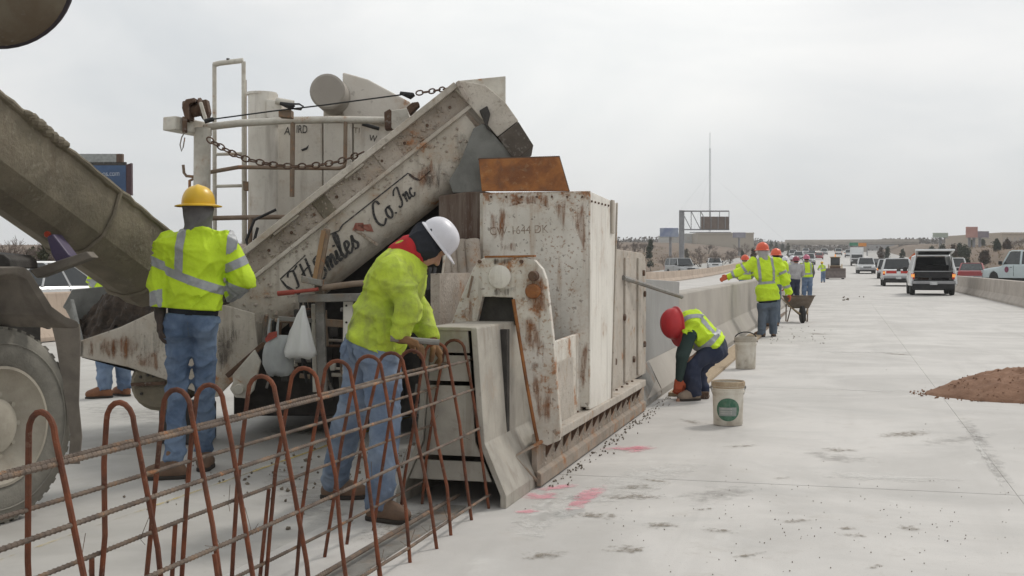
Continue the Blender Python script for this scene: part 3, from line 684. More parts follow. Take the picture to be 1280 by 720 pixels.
L, Q = ribbon([(120, 63), (126, 80), (131, 96)], 3.2); n = len(L)
MB().add([tx(*q) for q in L] + [tx(*q) for q in Q], [(i, i + 1, n + i + 1, n + i) for i in range(n - 1)]).build('emblem_pole', MT['stencil'], pv)
# head of the conveyor
D_ = lambda px, py, d: atD(px, py, d)
plate([D_(x, y, CD - .05) for x, y in ((566, 110), (576, 101), (606, 106), (631, 127), (648, 151), (622, 171), (599, 145), (583, 127))], FWD * .75, 'head_hood', MT['conveyor'])
plate([D_(x, y, CD - .08) for x, y in ((622.5, 171.5), (648, 152), (667, 182), (650, 196), (640, 197))], FWD * .8, 'head_box', mat('dark_brown_plate', (.105, .088, .072), (.075, .062, .05), 5., .8, splat=.3))  # darker brown than the hood above it
plate([D_(x, y, CD + .5) for x, y in ((572, 101), (632, 95), (632, 138), (604, 118))], FWD * .03, 'head_shield', MT['galv'])
plate([D_(x, y, CD - .09) for x, y in ((599, 138), (609, 132), (613, 142), (609, 158), (617, 168), (608, 160))], FWD * .03, 'head_notch', MT['dark'])
plate([D_(x, y, CD - .11) for x, y in ((569, 103), (574, 100), (586, 122), (583, 127), (578, 121))], FWD * .06, 'head_lug', MT['splattered'])
plate([D_(x, y, CD - .06) for x, y in ((592, 160), (604, 154), (626, 178), (650, 199), (606, 206), (606, 241), (566, 241), (561, 226), (574, 205))], FWD * .04, 'rubber_apron', MT['rubber'])
# feed boot at the foot of the conveyor
bn, bf = 8.95, 9.85
near = [(100, 426), (150, 409), (195, 388), (262, 376), (318, 392), (322, 432), (296, 472), (272, 496), (262, 497), (205, 474), (160, 459), (100, 446)]
plate([D_(x, y, bn) for x, y in near], FWD * .03, 'boot_wall', MT['conveyor'])
far = [(78, 384), (90, 362), (150, 356), (215, 345), (262, 360), (258, 470), (160, 450)]
plate([D_(x, y, bf) for x, y in far], FWD * .03, 'boot_wall', MT['rubber'])
plate([D_(100, 426, bn), D_(100, 446, bn), D_(110, 440, bf), D_(80, 384, bf), D_(88, 374, bf - .2)], RGT * .03, 'boot_wall', MT['rubber'])
MB().add([D_(102, 447, bn + .03), D_(205, 474, bn + .03), D_(258, 470, bf), D_(115, 440, bf)], [(0, 1, 2, 3)]).build('boot_floor', MT['dark'], pv)
def boot_fill(u, v):
    x = 104 + 150 * u
    n_ = D_(x, 428 - 52 * u, bn + .04); f_ = D_(98 + 160 * u, 400 - 30 * u, bf - .02)
    p = n_.lerp(f_, v)
    p.z += .30 * math.sin(math.pi * min(1, u * 1.1)) * math.sin(math.pi * v) * .9 + .07 * mnoise.noise(p * 6) + .07 * mnoise.noise(p * 15) + .045 * mnoise.noise(p * 34)
    return p
MB().grid(boot_fill, 60, 46).build('concrete_load', MT['wet'], pv, smooth=True, angle=70)
mb = MB(); T = Matrix.Translation(D_(196, 480, bn + .03)) @ FWD.to_track_quat('Z', 'Y').to_matrix().to_4x4()
mb.lathe([(.02, 0), (.17, 0), (.20, .03), (.20, .55), (.17, .58), (.02, .58)], 24, T); mb.build('tail_drum', MT['chute'], pv, smooth=True, angle=30)
for x, y in ((176, 471), (185, 469), (177, 481), (177, 492), (192, 470)): disc(D_(x, y, bn + .02), .011, -FWD, MT['dark'], 'drum_bolt', .015, 8)
MB().prism([D_(163, 479, bn), D_(206, 477, bn), D_(206, 481, bn), D_(164, 483, bn)], FWD * .03).build('drum_bar', MT['brown'], pv)
MB().bx(-.14, .14, -.2, .2, 0, .30, Matrix.Translation(Vector((*D_(235, 495, 9.4).xy, 0)))).build('boot_skid', MT['dark'], pv, bevel=.02)
# bracket and hub beside the boot
plate([D_(x, y, 8.72) for x, y in ((291, 468), (318, 437), (326, 452), (317, 488), (308, 498), (294, 497), (287, 486), (291, 478))], FWD * .03, 'swing_bracket', MT['galv'])
disc(D_(300, 486, 8.72), .038, -FWD, MT['galv'], 'bracket_hub', .05)
MB().beam(D_(284, 470, 8.8), D_(331, 429, 8.8), .05, .035).build('bracket_arm', MT['brown'], pv, bevel=.005)

# stains: thin rust and slurry films on the plates, with ragged worn edges
def stain_mat(name, col, thr, sc, strength):
    m = spray(name, col, thr, sc, strength); t = m.node_tree
    geo = [n for n in t.nodes if n.type == 'NEW_GEOMETRY'][0]; nz_ = [n for n in t.nodes if n.type == 'TEX_NOISE'][0]
    mp_ = nd(t, 'ShaderNodeMapping', Scale=(1, 1, .16)); t.links.new(geo.outputs['Position'], mp_.inputs[0]); t.links.new(mp_.outputs[0], nz_.inputs['Vector']); return m
MT['stain_rust'] = stain_mat('rust_stain', (.25, .105, .042), .47, 24., .8)
MT['stain_dark'] = stain_mat('dark_stain', (.085, .07, .06), .48, 16., .8)
MT['stain_slurry'] = stain_mat('slurry_stain', (.38, .35, .30), .52, 18., .7)
def stain(pts, mapf, m, name='rust_stain', lift=None, parent=pv):
    c = (sum(p[0] for p in pts) / len(pts), sum(p[1] for p in pts) / len(pts)); P = []
    for i, p in enumerate(pts):
        q = pts[(i + 1) % len(pts)]
        for k in range(3): P.append((p[0] + (q[0] - p[0]) * k / 3, p[1] + (q[1] - p[1]) * k / 3))
    n = len(P); vs = []; sf = []; fs = []
    for s_, v in ((1., 0.), (.75, .38), (.45, .52), (.02, .56)):
        vs += [mapf(c[0] + (x - c[0]) * s_, c[1] + (y - c[1]) * s_) + (lift or Vector((0, 0, 0))) for x, y in P]; sf += [v] * n
    for r_ in range(3):
        for i in range(n): fs.append((r_ * n + i, r_ * n + (i + 1) % n, (r_ + 1) * n + (i + 1) % n, (r_ + 1) * n + i))
    me = bpy.data.meshes.new(name); me.from_pydata([tuple(v - ORG[parent]) for v in vs], [], fs)
    a = me.attributes.new('soft', 'FLOAT', 'POINT'); a.data.foreach_set('value', sf)
    return link_mesh(name, me, m, parent)
hf = lambda x, y: atY(x, y, HY - .003); ga = lambda x, y: atY(x, y, 7.267); cs = lambda x, y: atD(x, y, CD - .006); bw = lambda x, y: atD(x, y, bn - .006)
for q in ([(604, 240), (712, 240), (700, 262), (680, 254), (655, 258), (640, 252), (620, 262)], [(606, 250), (640, 250), (634, 330), (622, 300), (612, 310)], [(685, 240), (715, 240), (706, 300), (696, 290)], [(700, 238), (738, 240), (735, 330), (722, 300), (712, 290)], [(722, 420), (738, 410), (737, 505), (722, 500)], [(612, 300), (660, 300), (650, 318), (620, 316)]):
    stain(q, hf, MT['stain_rust'])
for q in ([(641, 375), (668, 390), (690, 440), (680, 470), (655, 440)], [(655, 440), (690, 470), (695, 540), (675, 550), (662, 490)], [(646, 335), (684, 335), (690, 400), (668, 400), (655, 380)], [(566, 400), (590, 360), (600, 380), (590, 412)], [(655, 450), (676, 450), (682, 462), (660, 468)]):
    stain(q, ga, MT['stain_rust'])
for q in ([(600, 322), (650, 321), (640, 332), (612, 332)], [(606, 360), (650, 356), (646, 372), (606, 372)]): stain(q, ga, MT['stain_dark'], 'dark_stain')
stain([(515, 205), (560, 185), (572, 232), (548, 246), (518, 238)], cs, MT['stain_dark'], 'dark_stain'); stain([(500, 215), (545, 190), (560, 235), (525, 250)], cs, MT['stain_rust'])
for q in ([(290, 400), (345, 372), (340, 420), (300, 440)], [(560, 150), (600, 160), (590, 205), (560, 210)]): stain(q, cs, MT['stain_slurry'], 'slurry_stain')
stain([(270, 385), (320, 395), (300, 450), (268, 480), (250, 440)], bw, MT['stain_dark'], 'dark_stain'); stain([(215, 395), (262, 380), (250, 430), (220, 460)], bw, MT['stain_dark'], 'dark_stain'); stain([(150, 440), (210, 430), (205, 470), (160, 458)], bw, MT['stain_rust'])
stain([(98, 424), (150, 412), (200, 425), (185, 450), (150, 456), (98, 448)], bw, MT['stain_rust']); stain([(98, 426), (140, 418), (165, 432), (140, 452), (98, 446)], bw, MT['stain_rust'])
for q in ([(205, 400), (290, 385), (300, 440), (240, 480)], [(150, 415), (230, 390), (220, 450), (165, 455)]): stain(q, bw, MT['stain_slurry'], 'slurry_stain')
# bolt rows and weld beads
for k in range(14): disc(Vector((-1.80 + .0, 7.4 + k * .26, .316)), .011, UP, MT['brown'], 'lip_bolt', .012, 8)
for k in range(7):
    disc(atY(614 + k * 19, 234 + 12, HY - .002), .008, (0, -1, 0), MT['brown'], 'rim_bolt', .01, 8)
    disc(Vector((HX + .002, 8.62 + k * .13, HT - .07)), .008, (1, 0, 0), MT['brown'], 'rim_bolt', .01, 8)
for k in range(0): disc(cv(0 + k * 20, -1, -.072), .007, -FWD, MT['brown'], 'flange_bolt', .01, 6)

mb = MB(); rk = random.Random(21)
for _ in range(420):
    a_, v_ = rk.uniform(-50, 300), rk.choice((rk.uniform(6, 29), rk.uniform(36, 88)))
    if v_ > 45 and 5 < a_ < 235: continue
    c = cv(a_, v_, -.003); q = rk.uniform(.004, .016); mb.ball(c, (q, q, q * .8), 5, 3)
for _ in range(260):
    y = rk.uniform(7.3, 11.2); c = Vector((-1.785, y, rk.uniform(.02, .24))); q = rk.uniform(.004, .014); mb.ball(c, (q * .7, q, q), 5, 3)
o = mb.build('dried_lumps', MT['splattered'], pv); o['kind'] = 'stuff'
# ------------------------------------------------------------------ paver: control stand under the conveyor
def P3(px, py, d): return atD(px, py, d)
def rod(name, pts, r, m, n=10, parent=pv): return MB().tube([P3(*p) for p in pts], r, n).build(name, m, parent, smooth=True)
rod('red_handle', [(347, 367, 8.3), (368, 365, 8.3)], .018, MT['red'])
rod('control_pipe', [(366, 365, 8.3), (395, 362, 8.3), (398, 361, 8.3)], .013, MT['red'])
rod('control_pipe', [(402, 360, 8.35), (440, 355, 8.4), (490, 351, 8.45)], .022, MT['bronze'])
MB().beam(P3(374, 373, 8.4), P3(480, 371, 8.4), .10, .055).build('control_beam', MT['greysteel'], pv, bevel=.006)
MB().beam(P3(409, 286, 8.35), P3(397, 352, 8.35), .05, .045).build('post_lever', MT['bronze'], pv, bevel=.005)
MB().beam(P3(404.5, 288, 8.32), P3(393, 350, 8.32), .008, .03).build('post_lever_edge', mat('orange_worn', (.36, .22, .11), (.26, .16, .09), 9., .7), pv)
plate([P3(x, y, 8.3) for x, y in ((376, 345), (402, 350), (402, 358), (376, 353))], FWD * .12, 'valve_block', MT['greysteel'])
MB().beam(P3(399, 350, 8.45), P3(404, 492, 8.45), .06, .06).build('stand_post', MT['greysteel'], pv, bevel=.005)
MB().beam(P3(392, 380, 8.5), P3(394, 490, 8.5), .03, .03).build('stand_post', MT['galv'], pv, bevel=.004)
plate([P3(x, y, 8.42) for x, y in ((429, 376), (441, 373), (441, 476), (428, 476))], FWD * .04, 'white_panel', MT['white_clean'])
for k in range(5): disc(P3(433, 382 + k * 21, 8.42), .008, -FWD, MT['dark'], 'panel_bolt', .01, 8)
MB().beam(P3(348, 398, 8.5), P3(410, 402, 8.5), .03, .03).build('hanger_bar', MT['greysteel'], pv, bevel=.004)
MB().beam(P3(405, 403, 8.5), P3(432, 405, 8.5), .05, .05).build('hanger_bar', MT['bronze'], pv, bevel=.004)
plate([P3(x, y, 8.55) for x, y in ((378, 386), (396, 384), (397, 397), (379, 398))], FWD * .08, 'junction_box', MT['brown'])
plate([P3(x, y, 8.54) for x, y in ((381, 388), (388, 387.5), (388, 395), (381, 395.5))], FWD * .02, 'junction_cover', MT['dark'])
for k in range(7):
    x0 = 376 + k * 5
    rod('hydraulic_hose', [(x0, 372, 8.6), (x0 + 5 * math.sin(k), 400, 8.62), (x0 + 12 * math.sin(k * 2.1), 440, 8.66), (x0 + 8, 478, 8.7)], .011, MT['black'], 7)
for k in range(5):
    rod('hydraulic_hose', [(520 + k * 6, 335, 8.3), (536 + 4 * math.sin(k * 2), 362, 8.2), (528 + k * 7, 396, 8.3), (545 + k * 5, 430, 8.5)], .012, MT['black'], 7)
for x0, y0, x1, y1, c in ((522, 372, 562, 378, 'brown'), (526, 392, 560, 402, 'brown'), (545, 385, 570, 386, 'galv'), (520, 345, 556, 350, 'dark')):
    MB().beam(P3(x0, y0, 8.55), P3(x1, y1, 8.5), .06, .05).build('linkage_bar', MT[c], pv, bevel=.006)
rq = random.Random(31)
for k in range(26):      # small pipes and rods of the hydraulic manifold
    x0, y0 = rq.uniform(332, 428), rq.uniform(384, 470); d0 = rq.uniform(8.75, 9.5); ln = rq.uniform(14, 46); v = rq.random() < .55
    x1, y1 = (x0 + rq.uniform(-4, 4), y0 + ln) if v else (x0 + ln, y0 + rq.uniform(-3, 5))
    rod('manifold_pipe', [(x0, y0, d0), ((x0 + x1) / 2 + rq.uniform(-3, 3), (y0 + y1) / 2, d0 + .03), (x1, min(y1, 488), d0)], rq.uniform(.008, .02), MT[rq.choice(('greysteel', 'greysteel', 'bronze', 'galv', 'brown', 'black'))], 7)
for k in range(14):
    x0, y0 = rq.uniform(335, 425), rq.uniform(386, 470); d0 = rq.uniform(8.8, 9.4); w_, h_ = rq.uniform(3, 8), rq.uniform(3, 8)
    plate([P3(x, y, d0) for x, y in ((x0 - w_, y0 - h_), (x0 + w_, y0 - h_), (x0 + w_, y0 + h_), (x0 - w_, y0 + h_))], FWD * .08, 'valve_body', MT[rq.choice(('greysteel', 'brown', 'galv', 'dark'))])
for k in range(10):
    x0, y0 = rq.uniform(512, 560), rq.uniform(335, 400); d0 = rq.uniform(8.6, 9.0); x1 = x0 + rq.uniform(10, 34)
    rod('manifold_pipe', [(x0, y0, d0), (x1, y0 + rq.uniform(-4, 8), d0)], rq.uniform(.01, .022), MT[rq.choice(('brown', 'greysteel', 'bronze'))], 7)
# body, tracks and underside
MB().prism([P3(x, y, 9.75) for x, y in ((380, 372), (545, 238), (606, 240), (606, 520), (292, 520), (292, 440))], FWD * 1.6).build('engine_housing', MT['dark'], pv, bevel=.01)
for k in range(6):
    MB().beam(P3(410 + k * 22, 400, 9.7), P3(412 + k * 22, 500, 9.7), .05, .06).build('housing_rib', MT['dark'], pv)
def crawler(c, L, H, W):
    mb = MB(); prof_ = []
    r = H / 2
    for k in range(9): prof_.append((L / 2 - r + r * math.sin(math.pi * k / 8), r + r * math.cos(math.pi * k / 8)))
    for k in range(9): prof_.append((-L / 2 + r - r * math.sin(math.pi * k / 8), r - r * math.cos(math.pi * k / 8)))
    pts = [Vector(c) + Vector((-W / 2, a, z)) for a, z in prof_]
    mb.prism(pts, (W, 0, 0)); tr = mb.build('crawler_track', MT['black'], pv)
    n = 26
    for k in range(n):
        a = k / n * (2 * (L - H) + math.pi * H); s1 = L - H
        if a < s1: y, z, ang = -s1 / 2 + a, H, 0
        elif a < s1 + math.pi * r: q = (a - s1) / r; y, z, ang = s1 / 2 + r * math.sin(q), r + r * math.cos(q), -q
        elif a < 2 * s1 + math.pi * r: y, z, ang = s1 / 2 - (a - s1 - math.pi * r), 0, math.pi
        else: q = (a - 2 * s1 - math.pi * r) / r; y, z, ang = -s1 / 2 - r * math.sin(q), r - r * math.cos(q), math.pi - q
        T = Matrix.Translation(Vector(c) + Vector((0, y, z))) @ Matrix.Rotation(ang, 4, 'X')
        MB().bx(-W / 2 - .01, W / 2 + .01, -.04, .04, -.012, .018, T).build('track_pad', MT['greysteel'], tr)
crawler((-3.05, 9.9, .02), 1.7, .52, .34)
crawler((-4.9, 11.6, .02), 1.7, .52, .34)
# upper deck: housings, tube column, rails, ladder, davit
W = MT['white_clean']
plate([P3(x, y, 10.6) for x, y in ((333, 146), (403, 146), (403, 300), (380, 330), (333, 330))], FWD * .9, 'hood_panel', W, bevel=.012)
plate([P3(x, y, 10.58) for x, y in ((404, 133), (440, 136), (440, 262), (404, 292))], FWD * .9, 'hood_panel', W, bevel=.012)
plate([P3(x, y, 10.6) for x, y in ((441.5, 140), (486, 150), (520, 165), (500, 220), (441.5, 262))], FWD * .9, 'hood_panel', W, bevel=.012)
plate([P3(x, y, 10.5) for x, y in ((428, 90), (460, 99), (512, 127), (530, 150), (520, 163), (428, 146))], FWD * 1.1, 'air_cleaner_cowl', mat('cream_cowl_paint', (.64, .60, .54), (.56, .52, .46), 3., .55, rust=.12, splat=.35, sscale=30), bevel=.015)
mb = MB(); T = Matrix.Translation(P3(409, 114, 10.15)) @ FWD.to_track_quat('Z', 'Y').to_matrix().to_4x4()
mb.lathe([(.01, 0), (.13, 0), (.147, .012), (.147, .8), (.01, .8)], 32, T).build('air_drum', mat('grey_brown_drum', (.36, .33, .29), (.31, .28, .245), 3., .6, splat=.1), pv, smooth=True, angle=30)
rod('exhaust_column', [(329, 300, 10.3), (329, 118, 10.3)], .124, W, 24)
rod('column_cap', [(327, 119, 10.3), (327, 116, 10.3)], .128, W, 24)
plate([P3(x, y, 10.15) for x, y in ((333, 124), (352, 126), (352, 145), (340, 150), (333, 146))], FWD * .3, 'column_bracket', W)
rod('column_pipe', [(345, 126, 10.1), (367, 130, 10.1)], .03, MT['galv'])
rod('top_rail', [(256, 159, 10.0), (300, 154, 10.0), (360, 150.5, 10.0), (420, 149.5, 10.05), (481, 150.5, 10.1)], .030, MT['galv'], 12)
rod('middle_rail', [(253, 217, 10.0), (275, 213, 10.0), (298, 209, 10.0), (340, 209.5, 10.02), (424, 210.5, 10.05), (430, 208, 10.05), (431.5, 202, 10.05), (432, 152, 10.05)], .017, MT['bronze'])
rod('rail_post', [(366, 151, 10.0), (365, 246, 10.0)], .02, MT['bronze'])
rod('lower_rail', [(256, 273, 10.0), (300, 272, 10.0), (362, 271, 10.0)], .02, MT['bronze'])
rod('rail_post', [(313, 272, 10.0), (312, 320, 10.0)], .02, MT['bronze'])
rod('hose_loop', [(345, 262, 9.9), (318, 275, 9.9), (308, 300, 9.9), (312, 318, 9.85), (318, 300, 9.9), (322, 285, 9.95)], .012, MT['black'])
rod('davit_post', [(252, 304, 9.95), (253, 160, 9.95)], .068, MT['galv'], 18)
MB().beam(P3(211, 154, 9.75), P3(258, 163, 10.1), .14, .11).build('davit_arm', MT['galv'], pv, bevel=.01)
rod('coat_hook', [(243, 221, 9.95), (233, 220, 9.95), (230, 216, 9.95), (229, 206, 9.95)], .012, MT['bronze'])
rod('coat_hook', [(237, 240, 9.95), (237, 226, 9.95), (243, 223, 9.95)], .012, MT['bronze'])
rod('wire_loop', [(231, 165, 9.7), (227, 172, 9.7), (225, 181, 9.7), (227, 189, 9.7), (229, 184, 9.7), (231, 172, 9.7)], .005, MT['greysteel'], 6)
# winch on the davit
mb = MB()
T = Matrix.Translation(P3(243, 138, 9.85)) @ (RGT + UP * .2).to_track_quat('Z', 'Y').to_matrix().to_4x4()
mb.lathe([(.01, -.07), (.09, -.07), (.09, -.055), (.055, -.05), (.055, .05), (.09, .055), (.09, .07), (.01, .07)], 20, T); mb.build('winch_reel', MT['brown'], pv, smooth=True, angle=30)
plate([P3(x, y, 9.75) for x, y in ((232, 124), (243, 122), (244, 127), (236, 130), (237, 150), (231, 148), (227, 134))], FWD * .16, 'winch_frame', MT['brown'])
plate([P3(x, y, 9.73) for x, y in ((248, 128), (252, 127), (259, 150), (255, 152))], FWD * .03, 'winch_lever', MT['galv'])
plate([P3(x, y, 9.8) for x, y in ((252, 125), (258, 124), (261, 140), (258, 149))], FWD * .1, 'winch_cheek', MT['brown'])
rod('lower_hook', [(231, 146, 9.75), (231, 166, 9.75)], .02, MT['brown'])
# cable, turnbuckles and chains
rod('cable_eye', [(256, 152, 9.72), (262, 150, 9.72), (267, 149, 9.72)], .018, MT['black'])
rod('stay_cable', [(266, 149, 9.72), (340, 139, 9.6), (400, 132, 9.5), (505, 118, 9.3)], .006, MT['black'], 6)
for x, y in ((362, 130), (512, 117)):
    MB().tube([P3(x - 12, y - 1, 9.55), P3(x + 2, y + 3, 9.55), P3(x + 6, y + 1, 9.55)], [.012, .028, .014], 8).build('turnbuckle', MT['black'], pv, smooth=True)
rod('cable_coil', [(366, 130, 9.6), (374, 130, 9.6), (379, 133, 9.6), (376, 137, 9.6), (368, 136, 9.6), (360, 132, 9.6)], .008, MT['black'], 6)
plate([P3(x, y, 9.6) for x, y in ((348, 137), (364, 137), (364, 147), (348, 146))], FWD * .12, 'cable_clamp', MT['bronze'])
def chain(pts, name, link=.038, r=.0065):
    mb = MB(); P = [P3(*p) for p in pts]
    Q = []
    for i in range(len(P) - 1):
        p0, p1, p2, p3_ = P[max(i - 1, 0)], P[i], P[i + 1], P[min(i + 2, len(P) - 1)]
        for k in range(20):
            t = k / 20; Q.append(.5 * (2 * p1 + (p2 - p0) * t + (2 * p0 - 5 * p1 + 4 * p2 - p3_) * t * t + (3 * p1 - p0 - 3 * p2 + p3_) * t ** 3))
    acc = 0; k = 0; last = Q[0]
    for q in Q[1:]:
        acc += (q - last).length
        if acc >= link * 1.45:
            d = (q - last).normalized(); x, y = frame(d)
            n_ = x if k % 2 else y
            if k % 2: n_ = (n_ + y * .35).normalized()
            mb.tube([q + d * (link * math.cos(a)) + n_ * (link * .58 * math.sin(a)) for a in (2 * math.pi * j / 10 for j in range(10))], r, 5, loop=True)
            acc = 0; k += 1
        last = q
    return mb.build(name, MT['brown'], pv, smooth=True)
chain([(256, 171, 9.8), (275, 183, 9.75), (300, 196, 9.7), (330, 204, 9.65), (365, 208, 9.6), (400, 206, 9.5), (430, 200, 9.4), (452, 191, 9.3)], 'hanging_chain')
chain([(517, 117, 9.25), (540, 114, 9.2), (562, 110, 9.1)], 'head_chain', .03, .006)
plate([P3(x, y, 9.9) for x, y in ((480, 140), (487, 136), (490, 139), (489, 161), (481, 162))], FWD * .12, 'rail_flange', MT['brown'])
plate([P3(x, y, 9.9) for x, y in ((489, 138), (509, 135), (512, 147), (494, 163), (489, 160))], FWD * .2, 'rail_box', MT['galv'])
plate([P3(x, y, 9.7) for x, y in ((508, 134), (515, 128), (523, 127), (524, 132), (512, 144))], FWD * .1, 'rail_lug', MT['brown'])
rod('hood_strut', [(453, 155, 10.3), (474, 161, 10.3)], .016, MT['black'])
# ladder
for x in (268, 304.5): rod('ladder_rail', [(x, 80 if x < 300 else 77, 10.35), (x + .5, 305, 10.35)], .018, MT['galv'])
rod('ladder_rail', [(306.5, 100, 10.45), (307, 300, 10.45)], .012, MT['bronze'])
rod('ladder_top', [(267, 81, 10.35), (275, 79, 10.35), (304, 75.5, 10.35)], .022, MT['galv'])
for y in (193, 233, 272): rod('ladder_rung', [(268, y, 10.35), (305, y - 1, 10.35)], .014, MT['galv'])
rod('ladder_knob', [(285, 77.5, 10.35), (285, 73, 10.35)], .014, MT['dark'])
plate([P3(x, y, 10.25) for x, y in ((303, 226), (320, 228), (320, 240), (304, 238))], FWD * .06, 'ladder_bracket', MT['bronze'])
# stencilled letters
def text(s, px, py, d, hpx, m, name, parent, ang=0., squeeze=1., nrm=None):
    cu = bpy.data.curves.new(name, 'FONT'); cu.body = s; cu.size = hpx * d / FPX / .70; cu.extrude = .001
    tmp = bpy.data.objects.new(name, cu); COL.objects.link(tmp)
    dg = bpy.context.evaluated_depsgraph_get(); me = bpy.data.meshes.new_from_object(tmp.evaluated_get(dg))
    bpy.data.objects.remove(tmp)
    xa, za = RGT, UP
    if nrm is not None: za = UP; xa = UP.cross(nrm).normalized()
    ca, sa = math.cos(R(ang)), math.sin(R(ang)); o_ = atD(px, py, d)
    for v in me.vertices:
        x, y = v.co.x * squeeze, v.co.y
        q = o_ + xa * (x * ca - y * sa) + za * (x * sa + y * ca) - (FWD if nrm is None else -nrm) * v.co.z
        v.co = q - ORG[parent]
    return link_mesh(name, me, m, parent)
text('A', 355, 168, 10.595, 10, MT['ink'], 'stencil_letters', pv, -6, .8)
text('IRD', 370, 166, 10.595, 10, MT['ink'], 'stencil_letters', pv, -2, .62)
text('TI', 441.5, 166, 10.595, 7, MT['stencil'], 'stencil_letters', pv, -4)
text('W', 461, 176, 10.595, 8, MT['ink'], 'stencil_letters', pv, -8, .8)
plate([P3(x, y, 10.596) for x, y in ((376, 187), (383, 184), (386, 181), (384, 187), (378, 189))], FWD * .003, 'stencil_letters', MT['ink'], bevel=0)
text('CW-1644 DK', 612, 294, 8.90, 10, MT['stencil'], 'stencil_letters', pv, 2, .92, Vector((0, -1, 0)))

# ------------------------------------------------------------------ things hanging on the control stand
bagm = bpy.data.materials.new('white_plastic_film'); bagm.use_nodes = True
bb = bagm.node_tree.nodes['Principled BSDF']; bb.inputs['Base Color'].default_value = (.62, .62, .60, 1); bb.inputs['Roughness'].default_value = .35
bb.inputs['Subsurface Weight'].default_value = .15; bb.inputs['Subsurface Radius'].default_value = (.05, .05, .05)
bagg = mat('grey_plastic_film', (.36, .375, .37), (.29, .30, .30), 6., .35, bump=.1)
def bag(name, outline, d, dep, m, label):
    # rows of (py, x0, x1): a gathered bag with creases
    rings = []
    for k, (y, x0, x1) in enumerate(outline):
        c = (x0 + x1) / 2; rg = []
        for j in range(28):
            a = 2 * math.pi * j / 28
            wob = 1 + .13 * math.sin(5 * a + k * .4) * (.4 + .6 * math.sin(k)) + .08 * math.sin(9 * a + 2)
            cr = mnoise.noise(Vector((math.cos(a) * 2.2, math.sin(a) * 2.2 + x0, k * .35))) * .09 + .05 * abs(math.sin(6 * a + k * .2)); rg.append(P3(c + (x1 - x0) / 2 * math.cos(a) * (1 + cr * 1.2), y + 2.2 * math.sin(3 * a + k * .5) * (k / len(outline)), d) + FWD * (dep * (x1 - x0) / 40 * math.sin(a) * wob * (1 + 3 * cr)))
        rings.append(rg)
    o = MB().loft(rings).build(name, m, smooth=True, loc=P3(*[(outline[-1][1] + outline[-1][2]) / 2, outline[-1][0]], d), angle=80)
    return tag(o, label, 'plastic bag', 'plastic bags hung on the paver')
bag('plastic_bag', [(382, 377, 381), (387, 375, 382), (394, 371, 383), (403, 368, 386), (415, 363, 389), (428, 359, 392), (438, 356, 395), (444, 357, 395), (447, 363, 390)], 8.3, .07, bagm, 'white plastic bag hanging by its knotted neck from the control stand')
tb = bag('plastic_bag', [(419, 344, 362), (424, 337, 366), (433, 331, 366), (444, 329, 366), (455, 330, 367), (463, 332, 367), (468, 336, 362), (469, 341, 352)], 8.35, .06, bagg, 'sagging grey plastic bag hanging from two handles on the control stand')
for pts in ([(337, 430, 8.33), (336, 412, 8.33), (338, 398, 8.33), (340, 400, 8.33)], [(346, 424, 8.33), (347, 408, 8.33), (348, 398, 8.33)]):
    MB().tube([P3(*p) for p in pts], [.014, .009, .006, .006][:len(pts)], 6).build('bag_handle', bagg, tb, smooth=True)
plate([P3(x, y, 8.30) for x, y in ((336, 416), (346, 414), (346, 421), (340, 424), (333, 428), (331, 424))], FWD * .01, 'bag_print', MT['red'], tb, 0)

# ------------------------------------------------------------------ concrete mixer truck backed up on the left
AXW = R(10.5); tx_, ty_ = Vector((math.cos(AXW), -math.sin(AXW), 0)), Vector((math.sin(AXW), math.cos(AXW), 0))   # outboard, rearward
wc = atD(2, 534, 6.32)
tk = thing('mixer_truck', (wc.x, wc.y, 0), 'dusty concrete mixer truck backed up at the left edge with its discharge chute swung out', 'truck')
def Lw(x, y, z): return wc + tx_ * x + ty_ * y + UP * (z - wc.z)
def wheel(cx, cy):
    r0 = .515; T = Matrix.Translation(Lw(cx, cy, r0)) @ tx_.to_track_quat('Z', 'Y').to_matrix().to_4x4()
    t_ = MB().lathe([(.30, -.29), (.46, -.29), (.505, -.26), (.515, -.2), (.515, -.08), (.505, -.03), (.47, -.005), (.40, .004), (.34, -.006), (.31, -.02), (.30, -.05)], 64, T, caps=False)
    t_.lathe([(.425, .0035), (.43, .008), (.437, .004)], 64, T, caps=False)
    tyre = t_.build('tyre', MT['tyre'], tk, smooth=True, angle=40)
    rb = MB()
    for k in range(52):
        a = 2 * math.pi * k / 52; TT = T @ Matrix.Rotation(a, 4, 'Z')
        rb.bx(.505, .519, -.016, .016, -.26, -.035, TT)
    o = rb.build('tread_blocks', MT['tyre'], tyre); o['kind'] = 'stuff'
    rim = MB().lathe([(.305, -.05), (.315, -.004), (.30, -.002), (.285, -.03), (.20, -.085), (.15, -.095), (.145, -.05), (.10, -.03), (.01, -.025)], 48, T, caps=False).build('rim', MT['rim'], tk, smooth=True, angle=35)
    for k in range(10):
        a = 2 * math.pi * k / 10
        MB().lathe([(.001, .025), (.014, .025), (.014, 0), (.001, 0)], 6, T @ Matrix.Translation((.17 * math.cos(a), .17 * math.sin(a), -.092))).build('wheel_nut', MT['rim'], rim)
wheel(0, 0); wheel(0, -1.35)
for s_ in (-.72,):
    MB().beam(Lw(s_, -4, .95), Lw(s_, .9, .95), .1, .26).build('chassis_rail', MT['dark'], tk, bevel=.01)
MB().beam(Lw(-1.5, 0, .52), Lw(-.3, 0, .52), .2, .2).build('axle', MT['dark'], tk, bevel=.03)
